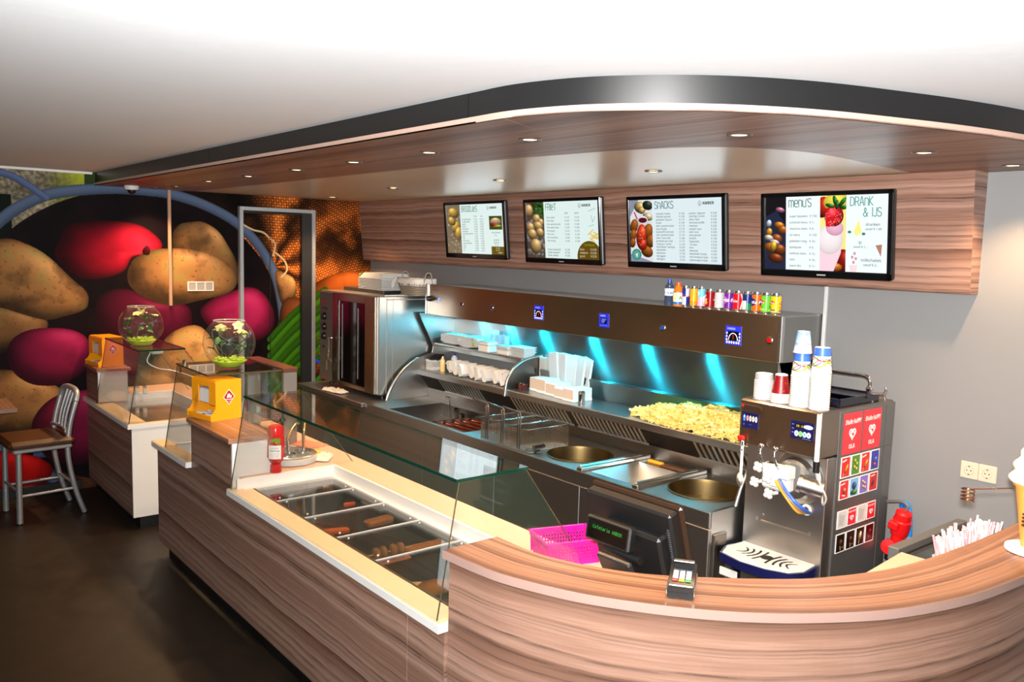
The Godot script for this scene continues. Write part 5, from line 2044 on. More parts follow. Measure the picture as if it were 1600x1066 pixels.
func ice_picture(k: int) -> ImageTexture:
	var c := CV.new(96, 128, Color(0.94, 0.93, 0.92))
	var bg: Array = [Color(0.85, 0.12, 0.14), Color(0.3, 0.5, 0.15), Color(0.78, 0.15, 0.16), Color(0.2, 0.2, 0.6), Color(0.82, 0.14, 0.16), Color(0.45, 0.65, 0.85), Color(0.5, 0.4, 0.75), Color(0.75, 0.08, 0.12), Color(0.78, 0.77, 0.77), Color(0.85, 0.18, 0.25), Color(0.8, 0.79, 0.78), Color(0.85, 0.16, 0.22), Color(0.07, 0.05, 0.05), Color(0.06, 0.05, 0.04), Color(0.08, 0.06, 0.05), Color(0.25, 0.03, 0.04)]
	c.rect(6, 6, 84, 116, bg[k])
	var wt := Color(0.97, 0.95, 0.93)
	match k:
		0, 2:
			c.orb(54, 76, 12, 34, 0.6, Color(0.95, 0.6, 0.12))
			c.line([Vector2(34, 100), Vector2(24, 116)], 5, Color(0.85, 0.7, 0.45))
			c.line([Vector2(16, 28), Vector2(52, 20)], 8, wt)
		1:
			for q in [[40, 40], [60, 60], [36, 78], [58, 92]]:
				c.orb(q[0], q[1], 13, 13, 0, Color(0.75, 0.75, 0.25))
		3:
			c.orb(50, 62, 26, 14, -0.4, Color(0.25, 0.45, 0.85))
			c.orb(46, 92, 16, 12, 0.3, Color(0.85, 0.3, 0.35))
		4:
			c.orb(50, 70, 18, 20, 0, Color(0.8, 0.5, 0.35))
			c.line([Vector2(30, 100), Vector2(60, 106)], 7, wt)
			c.line([Vector2(16, 28), Vector2(52, 22)], 8, wt)
		5:
			c.orb(48, 56, 24, 26, 0, Color(0.2, 0.3, 0.5))
			c.orb(48, 100, 36, 18, 0, Color(0.2, 0.5, 0.15))
		6:
			for q in [[34, 44], [56, 58], [40, 80], [62, 88]]:
				c.orb(q[0], q[1], 15, 11, 0.5, Color(0.9, 0.75, 0.55))
		7:
			c.orb(48, 66, 12, 34, 0.5, Color(0.5, 0.16, 0.12))
			c.line([Vector2(20, 24), Vector2(60, 20)], 7, wt)
		8, 10:
			for j in 7:
				c.line([Vector2(18, 30 + j * 12), Vector2(18 + 20 + (j * 37) % 40, 30 + j * 12)], 3, Color(0.4, 0.38, 0.4))
		9, 11:
			c.text("SHaRe HaPPY", 48, 34, 20, wt, "Droid Sans Bold", 1, 0.62)
			heart_print(c, 48, 72, 1.2, wt)
		12, 13:
			c.orb(48, 62, 20, 24, 0.2, Color(0.35, 0.16, 0.08))
			c.line([Vector2(48, 88), Vector2(52, 112)], 6, Color(0.8, 0.7, 0.5))
			c.orb(70, 100, 8, 8, 0, Color(0.75, 0.3, 0.15))
		14:
			c.orb(48, 60, 17, 32, 0.25, Color(0.9, 0.82, 0.6))
			c.line([Vector2(42, 90), Vector2(38, 114)], 6, Color(0.8, 0.7, 0.5))
		15:
			c.orb(48, 60, 20, 26, 0.2, Color(0.45, 0.08, 0.06))
			c.orb(40, 92, 12, 10, 0, Color(0.75, 0.1, 0.1))
	return c.tex()

func build_ice_machine():
	var o := thing("ice_cream_machine", "tall steel soft ice cream machine with red posters on its side", "ice cream machine", Vector3(-2.2, 0, -3.7))
	var b := MB.new()
	b.bx(-2.41, -1.984, 0.1, 1.1, -3.45, -4.02, 0.003)
	world_part("lower_body", b, M.steel, o)
	b = MB.new()
	b.bx(-2.412, -1.982, 1.105, 1.318, -3.373, -4.02, 0.008)
	world_part("head_box", b, M.steel_hood, o)
	b = MB.new()
	b.bx(-1.985, -1.978, 0.1, 1.1, -3.52, -4.02, 0.002)
	b.bx(-1.983, -1.977, 1.1, 1.31, -3.52, -4.02, 0.002)
	world_part("side_panel", b, mat(Color(0.5, 0.5, 0.5), 0.35, 0.8), o)
	b = MB.new()
	b.bx(-1.9815, -1.9765, 0.12, 1.3, -3.525, -3.531)
	b.bx(-1.9815, -1.9765, 0.12, 1.3, -3.93, -3.936)
	world_part("side_seam", b, mat(rgb(70, 70, 70), 0.5), o)
	b = MB.new()
	b.bx(-2.4, -2.0, 0.0, 0.1, -3.5, -4.0)
	world_part("base", b, M.plinth, o)
	b = MB.new()
	b.bx(-2.40, -2.36, 1.316, 1.324, -3.4, -4.0)
	world_part("top_edge", b, M.steel_bright, o)
	# front edge tube
	b = MB.new()
	b.tube([Vector3(-1.99, 1.31, -3.368), Vector3(-1.99, 1.1, -3.368)], 0.011, 10)
	world_part("corner_tube", b, M.white_gloss, o)
	b = MB.new()
	b.tube([Vector3(-1.99, 1.1, -3.368), Vector3(-1.99, 1.05, -3.368)], 0.015, 10)
	world_part("sleeve", b, M.black, o)
	b = MB.new()
	b.tube(smooth_path([Vector3(-1.99, 1.06, -3.368), Vector3(-1.965, 1.0, -3.37), Vector3(-1.945, 0.94, -3.39), Vector3(-1.97, 0.9, -3.41), Vector3(-2.0, 0.93, -3.45)], 6), 0.005, 8)
	world_part("cable", b, M.grey_rubber, o)
	# button panels
	var pn := [[-2.393, -2.303, 1.183, 1.256, 0], [-2.13, -2.014, 1.183, 1.262, 1]]
	for p in pn:
		b = MB.new()
		var z := -3.3705
		b.face([Vector3(p[0], p[2], z), Vector3(p[1], p[2], z), Vector3(p[1], p[3], z), Vector3(p[0], p[3], z)], Vector3.BACK, [Vector2(0, 1), Vector2(1, 1), Vector2(1, 0), Vector2(0, 0)])
		b.bx(p[0], p[1], p[2], p[3], -3.371, -3.375)
		world_part("button_panel", b, printed(button_panel(p[4]), 0.25), o)
	b = MB.new()
	b.box(Vector3(-2.34, 1.285, -3.371), Vector3(0.1, 0.018, 0.004), 0.001)
	var np := world_part("name_plate", b, mat(rgb(46, 30, 22), 0.4), o)
	b = MB.new()
	b.box(Vector3(-2.392, 1.288, -3.37), Vector3(0.012, 0.014, 0.004), 0.001)
	world_part("red_mark", b, mat(rgb(190, 30, 26), 0.4), np)
	# freezing cylinder, tap block, levers and star knobs
	b = MB.new()
	b.turned(Vector3(-2.12, 0.985, -3.45), Vector3.RIGHT, PI / 2).lathe([Vector2(0.125, 0), Vector2(0.12, 0.012), Vector2(0.1, 0.02), Vector2(0.09, 0.05), Vector2(0, 0.05)], 32)
	world_part("flange", b, M.steel_bright, o)
	b = MB.new()
	b.cyl(Vector3(-2.06, 0.985, -3.36), Vector3(-1.965, 0.968, -3.4), 0.036, 24)
	b.cyl(Vector3(-2.065, 0.986, -3.358), Vector3(-2.05, 0.983, -3.364), 0.042, 24)
	world_part("barrel", b, M.steel_bright, o)
	b = MB.new()
	b.box(Vector3(-2.18, 0.985, -3.37), Vector3(0.15, 0.12, 0.05), 0.012)
	b.box(Vector3(-2.215, 1.02, -3.36), Vector3(0.05, 0.05, 0.06), 0.006)
	b.box(Vector3(-2.125, 1.02, -3.355), Vector3(0.055, 0.06, 0.06), 0.006)
	b.box(Vector3(-2.17, 0.975, -3.335), Vector3(0.04, 0.05, 0.04), 0.006)
	world_part("tap_block", b, M.white, o)
	for q in [[-2.275, 1.015, -3.35], [-2.29, 0.94, -3.35], [-2.19, 0.99, -3.3], [-2.185, 0.915, -3.31]]:
		b = MB.new()
		for a in 4:
			var an := TAU * a / 4.0 + 0.6
			b.ball(Vector3(q[0] + cos(an) * 0.014, q[1] + sin(an) * 0.014, q[2]), Vector3(0.013, 0.013, 0.014), 10, 6)
		b.cyl(Vector3(q[0], q[1], q[2] + 0.008), Vector3(q[0] + 0.02, q[1] + 0.003, q[2] - 0.04), 0.009, 10)
		world_part("star_knob", b, M.white, o)
	for x in [-2.265, -2.19]:
		b = MB.new()
		b.tube(smooth_path([Vector3(x, 1.115, -3.35), Vector3(x + 0.005, 1.08, -3.34), Vector3(x + 0.015, 1.045, -3.345), Vector3(x + 0.035, 1.025, -3.35)], 5), 0.0065, 8)
		b.ball(Vector3(x, 1.118, -3.35), Vector3(0.014, 0.014, 0.014), 12, 8)
		world_part("lever", b, M.chrome, o)
	var hose := [[mat(rgb(214, 160, 50), 0.3), 0.0], [mat(rgb(150, 110, 90), 0.35), 0.012], [mat(rgb(46, 96, 200), 0.3), 0.024]]
	for h in hose:
		b = MB.new()
		var d: float = h[1]
		b.tube(smooth_path([Vector3(-2.17 + d, 0.985, -3.33), Vector3(-2.12 + d, 0.96, -3.3), Vector3(-2.065 + d, 0.905 + d * 0.4, -3.3), Vector3(-2.045 + d, 0.86 + d * 0.8, -3.34), Vector3(-2.055 + d * 0.5, 0.84, -3.43)], 6), 0.008, 8)
		world_part("hose", b, h[0], o)
	b = MB.new()
	var ring := []
	for k in 25:
		var a := TAU * k / 25.0
		ring.append(Vector3(-2.07 + cos(a) * 0.02, 0.845 + sin(a) * 0.02, -3.445))
	b.tube(ring, 0.007, 8, false, true)
	world_part("grommet", b, M.white, o)
	b = MB.new()
	b.turned(Vector3(-2.3, 0.76, -3.45), Vector3.RIGHT, PI / 2).lathe([Vector2(0.007, 0), Vector2(0.006, 0.004), Vector2(0, 0.005)], 12)
	b.t = Transform3D()
	b.bx(-2.31, -2.05, 0.725, 0.735, -3.445, -3.452, 0.003)
	b.cyl(Vector3(-2.325, 0.73, -3.44), Vector3(-2.325, 0.745, -3.44), 0.006, 8)
	b.cyl(Vector3(-2.045, 0.73, -3.44), Vector3(-2.045, 0.745, -3.44), 0.006, 8)
	world_part("tray_rail", b, M.steel_bright, o)
	# drip tray: blue rim, white slotted top, bracket
	var out := [Vector2(-2.41, -3.47), Vector2(-2.42, -3.33), Vector2(-2.38, -3.235), Vector2(-2.25, -3.205), Vector2(-2.12, -3.22), Vector2(-2.02, -3.265), Vector2(-1.985, -3.34), Vector2(-2.0, -3.47)]
	b = MB.new()
	b.prism(pv2(out), "y", 0.555, 0.595)
	var ty := world_part("drip_tray", b, mat(rgb(16, 20, 62), 0.25), o)
	var inn := []
	for q in out:
		inn.append(Vector2(-2.205, -3.34).lerp(q, 0.93))
	b = MB.new()
	b.prism(pv2(inn), "y", 0.594, 0.6)
	world_part("tray_top", b, M.white, ty)
	b = MB.new()
	for k in 9:
		var x := -2.335 + k * 0.035
		var w := 0.006
		var bend := (k - 4) * 0.004
		if k == 4:
			b.lathe([Vector2(0.03, 0.601), Vector2(0, 0.6015)], 20, Vector3(x, 0, -3.345))
			continue
		var len := 0.05 + 0.012 * (4 - absi(k - 4))
		var pts := []
		for j in 5:
			var f := j / 4.0 - 0.5
			pts.append(Vector3(x + bend * (1.0 - 4 * f * f) * -2.0, 0.6008, -3.345 + f * len * 1.6))
		for j in 4:
			b.face([pts[j] + Vector3(-w, 0, 0), pts[j] + Vector3(w, 0, 0), pts[j + 1] + Vector3(w, 0, 0), pts[j + 1] + Vector3(-w, 0, 0)], Vector3.UP)
	world_part("slot", b, M.gap, ty)
	b = MB.new()
	b.bx(-2.39, -2.29, 0.48, 0.52, -3.25, -3.262, 0.004)
	b.cyl(Vector3(-2.04, 0.54, -3.28), Vector3(-2.04, 0.5, -3.28), 0.012, 10)
	world_part("bracket", b, M.white, ty)
	# posters and pictures on the side
	var X := -1.9755
	var rows := [[1.105, 1.295, 2], [0.995, 1.094, 4], [0.893, 0.984, 4], [0.755, 0.84, 4], [0.64, 0.73, 4]]
	var n := 0
	for r in rows.size():
		var cnt: int = rows[r][2]
		for k in cnt:
			var z0 := -3.553 - k * (0.35 / cnt)
			var z1: float = z0 - 0.35 / cnt + (0.016 if r == 0 else 0.008)
			b = MB.new()
			b.face([Vector3(X, rows[r][0], z0), Vector3(X, rows[r][0], z1), Vector3(X, rows[r][1], z1), Vector3(X, rows[r][1], z0)], Vector3.RIGHT, [Vector2(0, 1), Vector2(1, 1), Vector2(1, 0), Vector2(0, 0)])
			b.bx(X - 0.002, X - 0.0002, rows[r][0], rows[r][1], z0, z1)
			var tx: ImageTexture
			if r == 0:
				tx = poster_image(false)
			else:
				tx = ice_picture(n)
				n += 1
			var ps := world_part("poster" if r == 0 else "picture_card", b, printed(tx, 0.3), o)
			if r == 0:
				ps.set_meta("label", "red poster with white lettering and a double heart")

# ---------------------------------------------------------------- chair and table
func build_seating():
	var leather := mat(rgb(78, 46, 20), 0.45)
	var o := thing("dining_chair", "brushed metal slat-back chair with a brown padded seat by the potato print", "chair", Vector3(-6.75, 0, -1.13))
	var r := 0.016
	for s in [[-6.54, -0.96], [-6.91, -0.93]]:
		var b := MB.new()
		b.tube([Vector3(s[0], 0.012, s[1]), Vector3(s[0], 0.5, s[1] - 0.005)], [0.021, 0.019], 12)
		var lg := world_part("leg", b, M.alu, o)
		b = MB.new()
		b.cyl(Vector3(s[0], 0, s[1]), Vector3(s[0], 0.014, s[1]), 0.019, 10)
		world_part("glide", b, M.rubber, lg)
	# rear legs sweep up into the hoop of the back
	for s in [[-6.58, -1.37], [-6.94, -1.345]]:
		var x: float = s[0]
		var b := MB.new()
		b.tube(smooth_path([Vector3(x - 0.01, 0.01, s[1] - 0.01), Vector3(x, 0.2, s[1] + 0.05), Vector3(x, 0.45, s[1] + 0.09), Vector3(x, 0.65, s[1] + 0.075), Vector3(x, 0.83, s[1] + 0.03)], 6), 0.018, 12)
		world_part("leg", b, M.alu, o)
	var b := MB.new()
	b.tube(smooth_path([Vector3(-6.58, 0.83, -1.34), Vector3(-6.6, 0.88, -1.352), Vector3(-6.66, 0.9, -1.356), Vector3(-6.76, 0.905, -1.35), Vector3(-6.86, 0.9, -1.342), Vector3(-6.92, 0.88, -1.328), Vector3(-6.94, 0.83, -1.315)], 6), 0.02, 12)
	world_part("back_hoop", b, M.alu, o)
	for k in 3:
		b = MB.new()
		var x := -6.67 - k * 0.09
		b.tube(smooth_path([Vector3(x, 0.62, -1.278), Vector3(x, 0.74, -1.3), Vector3(x, 0.9, -1.35)], 5), 0.011, 10)
		world_part("back_slat", b, M.alu, o)
	b = MB.new()
	b.tube([Vector3(-6.58, 0.62, -1.275), Vector3(-6.76, 0.622, -1.285), Vector3(-6.94, 0.62, -1.25)], 0.013, 10)
	world_part("back_rail", b, M.alu, o)
	for q in [[Vector3(-6.54, 0.2, -0.96), Vector3(-6.58, 0.2, -1.32)], [Vector3(-6.91, 0.2, -0.93), Vector3(-6.94, 0.2, -1.295)], [Vector3(-6.54, 0.23, -0.96), Vector3(-6.91, 0.23, -0.93)], [Vector3(-6.58, 0.23, -1.315), Vector3(-6.94, 0.23, -1.29)]]:
		b = MB.new()
		b.tube(q, 0.011, 10)
		world_part("stretcher", b, M.alu, o)
	b = MB.new()
	b.t = Transform3D(Basis(Vector3.UP, 0.07), Vector3(-6.745, 0.515, -1.105))
	b.box(Vector3.ZERO, Vector3(0.4, 0.03, 0.38), 0.01)
	world_part("seat_frame", b, M.alu, o)
	b = MB.new()
	b.t = Transform3D(Basis(Vector3.UP, 0.07), Vector3(-6.745, 0.555, -1.1))
	b.box(Vector3.ZERO, Vector3(0.43, 0.06, 0.42), 0.024)
	world_part("seat", b, leather, o)
	var t := thing("dining_table", "wood-topped table whose corner reaches over the metal chair", "table", Vector3(-7.0, 0, -0.35))
	b = MB.new()
	b.bx(-7.24, -6.77, 0.752, 0.784, -1.0, 0.3, 0.003)
	world_part("tabletop", b, M.wood_top, t)
	b = MB.new()
	b.bx(-6.7705, -6.766, 0.753, 0.783, -1.0, 0.3)
	b.bx(-7.24, -6.77, 0.753, 0.783, -1.0005, -1.003)
	world_part("top_edge_band", b, M.wood_edge, t)
	b = MB.new()
	b.cyl(Vector3(-7.0, 0.02, -0.35), Vector3(-7.0, 0.752, -0.35), 0.035, 16)
	world_part("pedestal", b, M.alu, t)
	b = MB.new()
	b.lathe([Vector2(0.24, 0), Vector2(0.24, 0.008), Vector2(0.05, 0.025), Vector2(0, 0.026)], 32, Vector3(-7.0, 0, -0.35))
	world_part("foot_plate", b, M.alu, t)

# ---------------------------------------------------------------- things on the two display counters
func napkin_box(label: String, at: Vector3, turn: float):
	var o := thing("napkin_box", label, "napkin dispenser", at, turn, "orange napkin dispensers")
	var w := 0.125          # half width
	# side cheeks with the scooped front
	var side := [Vector2(-0.09, 0.0), Vector2(0.1, 0.0), Vector2(0.102, 0.035), Vector2(0.085, 0.045), Vector2(0.07, 0.07), Vector2(0.07, 0.21), Vector2(0.06, 0.225), Vector2(-0.09, 0.225)]
	for s in [-1.0, 1.0]:
		var b := MB.new()
		b.prism(pv2(side), "x", s * w, s * (w - 0.006))
		put("cheek", b, M.orange, o)
	var b := MB.new()
	b.bx(-w + 0.006, w - 0.006, 0.219, 0.225, -0.09, 0.062)
	b.bx(-w + 0.006, w - 0.006, 0.0, 0.225, -0.09, -0.084)
	b.bx(-w + 0.006, w - 0.006, 0.0, 0.006, -0.084, 0.098)
	b.bx(-w + 0.006, w - 0.006, 0.006, 0.03, 0.094, 0.1, 0.002)
	put("body", b, M.orange, o)
	b = MB.new()                       # front with its window
	b.bx(-w + 0.006, -0.055, 0.085, 0.219, 0.064, 0.07)
	b.bx(0.055, w - 0.006, 0.085, 0.219, 0.064, 0.07)
	b.bx(-0.055, 0.055, 0.185, 0.219, 0.064, 0.07)
	put("front", b, M.orange, o)
	b = MB.new()
	b.bx(-0.1, 0.1, 0.085, 0.165, -0.075, 0.055, 0.004)
	put("napkin_stack", b, M.paper, o)
	for k in 3:
		b = MB.new()
		var pts := []
		for i in 5:
			for j in 5:
				pts.append(Vector3(-0.06 + j * 0.03 + k * 0.008, 0.015 + k * 0.006 + 0.008 * sin(i * 1.7 + j * 2.1 + k), 0.0 + i * 0.02 + 0.005 * k))
		b.sheet(pts, 5, 0.0015)
		put("loose_napkin", b, M.paper, o)
	var c := CV.new(128, 128, Color(0.95, 0.93, 0.9))
	c.rect(8, 8, 112, 112, Color(0.62, 0.06, 0.1))
	c.ell(62, 52, 17, 15, Color(0.96, 0.95, 0.92))
	c.ell(80, 62, 14, 12, Color(0.96, 0.95, 0.92))
	c.ell(48, 64, 10, 8, Color(0.96, 0.95, 0.92))
	c.ell(76, 56, 5, 5, Color(0.62, 0.06, 0.1))
	c.line([Vector2(28, 84), Vector2(100, 84)], 7, Color(0.9, 0.85, 0.82))
	c.line([Vector2(40, 100), Vector2(90, 100)], 4, Color(0.9, 0.7, 0.7))
	var r := 0.036
	b = MB.new()
	var p := Vector3(w + 0.001, 0.128, -0.012)
	b.face([p + Vector3(0, r * 1.25, 0), p + Vector3(0, 0, -r), p + Vector3(0, -r * 1.25, 0), p + Vector3(0, 0, r)], Vector3.RIGHT, [Vector2(1, 0), Vector2(1, 1), Vector2(0, 1), Vector2(0, 0)])
	var im := printed(diamond_tex(c), 0.3)
	put("diamond_label", b, im, o)

func diamond_tex(c: CV) -> ImageTexture:     # turn the square art so that it stands on its corner the right way up
	var o := CV.new(128, 128, Color(0.95, 0.93, 0.9))
	for y in 128:
		for x in 128:
			# uv of the diamond: corners top (1,0), right side (1,1), bottom (0,1), left (0,0)
			var u := x / 127.0
			var v := y / 127.0
			var sx := u * 0.5 + v * 0.5     # 0..1 down-up mix
			var hx := (1.0 - u) * 0.5 + v * 0.5
			var px := int(clampf((1.0 - (u + v) * 0.5 + (u - v) * 0.0) * 0.0 + (0.5 + (u + v - 1.0) * 0.5) * 127.0, 0, 127))
			var py := int(clampf((0.5 + (v - u) * 0.5) * 127.0, 0, 127))
			o.im.set_pixel(x, y, c.im.get_pixel(px, py))
	for y in 128:
		for x in 128:
			if x < 7 or y < 7 or x > 120 or y > 120:
				o.im.set_pixel(x, y, Color(0.95, 0.93, 0.9))
			elif o.im.get_pixel(x, y).r > 0.9 and (x < 16 or y < 16 or x > 111 or y > 111):
				o.im.set_pixel(x, y, Color(0.62, 0.06, 0.1))
	return o.tex()

func fish_bowl(label: String, at: Vector3, turn: float, sd: int):
	rng.seed = sd
	var o := thing("glass_bowl", label, "glass bowl", at, turn, "round glass bowls with orchids")
	var R := 0.148
	var b := MB.new()
	var pr := [Vector2(0, 0.004), Vector2(0.062, 0.0), Vector2(0.075, 0.006), Vector2(0.06, 0.02)]
	for k in 15:
		var th := deg_to_rad(155.0 - k * 8.6)
		pr.append(Vector2(sin(th) * R, 0.155 + cos(th) * R))
	pr.append(Vector2(pr[pr.size() - 1].x + 0.004, pr[pr.size() - 1].y + 0.006))
	b.lathe(pr, 40, Vector3.ZERO, 60.0)
	put("bowl", b, M.glass_clear, o)
	b = MB.new()
	var rim := []
	for k in 40:
		var a := TAU * k / 40
		rim.append(Vector3(cos(a), 0, sin(a)) * pr[pr.size() - 1].x + Vector3(0, pr[pr.size() - 1].y, 0))
	b.tube(rim, 0.003, 6, false, true)
	put("rim", b, M.glass_rim, o)
	b = MB.new()
	b.lathe([Vector2(0.0, 0.012), Vector2(0.06, 0.016), Vector2(0.085, 0.035), Vector2(0.098, 0.05), Vector2(0.06, 0.062), Vector2(0.0, 0.066)], 24)
	for k in 40:
		var a := rng.randf() * TAU
		var d := sqrt(rng.randf()) * 0.085
		b.ball(Vector3(cos(a) * d, 0.058 + rng.randf() * 0.008, sin(a) * d), Vector3(0.013, 0.007, 0.013), 7, 4)
	var gv := put("green_gravel", b, mat(rgb(150, 178, 30), 0.6), o)
	var dark := mat(rgb(40, 52, 24), 0.6)
	var stems := []
	for k in 6:
		var a := TAU * k / 6.0 + rng.randf() * 0.7
		var q := smooth_path([Vector3(cos(a) * 0.04, 0.06, sin(a) * 0.04), Vector3(cos(a + 0.8) * 0.09, 0.12 + rng.randf() * 0.03, sin(a + 0.8) * 0.09), Vector3(cos(a + 1.9) * 0.1, 0.19 + rng.randf() * 0.03, sin(a + 1.9) * 0.1), Vector3(cos(a + 2.6) * 0.05, 0.22 + rng.randf() * 0.03, sin(a + 2.6) * 0.05)], 6)
		stems.append(q)
		b = MB.new()
		b.tube(q, 0.003, 6)
		put("stem", b, dark, o)
	for k in 12:
		b = MB.new()
		var s: Array = stems[k % 6]
		var p: Vector3 = s[4 + (k * 3) % 8]
		b.t = Transform3D(Basis(Vector3(rng.randf() - 0.5, 1, rng.randf() - 0.5).normalized(), rng.randf() * TAU), p)
		leaf(b, 0.05, 0.016)
		put("leaf", b, mat(rgb(52, 92, 28), 0.5), o)
	var petal := mat(rgb(232, 226, 150), 0.5)
	petal.backlight_enabled = true
	petal.backlight = Color(0.3, 0.3, 0.15)
	for k in 6:
		var s: Array = stems[k]
		var p: Vector3 = s[s.size() - 1 - (k % 3) * 3]
		var f := MB.new()
		for j in 5:
			f.t = Transform3D(Basis.from_euler(Vector3(-0.9 + (k % 3) * 0.5, rng.randf() * 0.2 + k, 0)) * Basis(Vector3.UP, TAU * j / 5.0), p)
			leaf(f, 0.034, 0.013)
		var fl := put("flower", f, petal, o)
		f = MB.new()
		f.ball(p, Vector3(0.006, 0.006, 0.006), 8, 5)
		put("flower_heart", f, mat(rgb(170, 160, 40), 0.6), fl)

func leaf(b: MB, l: float, w: float):
	var pts := []
	for i in 6:
		var f := i / 5.0
		var ww := w * sin(PI * (0.12 + 0.88 * f)) + 0.001
		for j in 3:
			pts.append(Vector3((j - 1) * ww, 0.25 * l * sin(f * 2.2) - absf(j - 1) * ww * -0.25, f * l))
	b.sheet(pts, 3, 0.001)

func build_small_left():
	M.glass_rim = pane(Color(0.8, 0.9, 0.86), 0.3)
	napkin_box("orange napkin box on the raised end of the counter by the potato wall", Vector3(-7.11, 1.01, -1.665), 0.15)
	napkin_box("orange napkin box on the wood plinth of the long counter", Vector3(-4.76, 1.0, -1.69), 0.2)
	fish_bowl("round glass bowl of yellow orchids on the case nearest the potato wall", Vector3(-6.2, 1.245, -1.69), 0.0, 3)
	fish_bowl("round glass bowl of yellow orchids on the long counter's chilled case", Vector3(-4.85, 1.255, -1.81), 1.2, 8)
	for k in 2:
		var o := thing("salt_shaker", ["glass shaker with a steel cap beside the white upstand, nearer the front edge", "glass shaker with a steel cap beside the white upstand, nearer the wood rear top"][k], "shaker", Vector3(-6.86 + k * 0.012, 0.795 if k else 0.795, -1.83 - k * 0.055), 0.0, "shakers on the far counter")
		var b := MB.new()
		b.lathe([Vector2(0, 0), Vector2(0.017, 0), Vector2(0.018, 0.005), Vector2(0.015, 0.05), Vector2(0.012, 0.055)], 16)
		put("body", b, M.glass_rim, o)
		b = MB.new()
		b.lathe([Vector2(0.0, 0.003), Vector2(0.014, 0.003), Vector2(0.013, 0.035), Vector2(0, 0.036)], 14)
		put("salt", b, M.white, o)
		b = MB.new()
		b.lathe([Vector2(0.015, 0.052), Vector2(0.017, 0.056), Vector2(0.015, 0.07), Vector2(0.006, 0.078), Vector2(0, 0.079)], 16)
		put("cap", b, M.chrome, o)
	# lamp driver under the glass top with its white cable
	var d := thing("cable_clip", "clear clip under the glass top with a thin white cable hanging from it", "cable", Vector3(-6.1, 1.22, -1.75))
	var b := MB.new()
	b.bx(-6.14, -6.06, 1.205, 1.234, -1.8, -1.72, 0.006)
	world_part("clip", b, M.glass_rim, d)
	b = MB.new()
	b.tube(smooth_path([Vector3(-6.1, 1.21, -1.72), Vector3(-6.1, 1.15, -1.7), Vector3(-6.04, 1.11, -1.75), Vector3(-5.98, 1.09, -1.85), Vector3(-5.9, 1.03, -1.98), Vector3(-5.85, 0.9, -2.1), Vector3(-5.85, 0.82, -2.2)], 8), 0.0035, 6)
	world_part("cable", b, M.white, d)

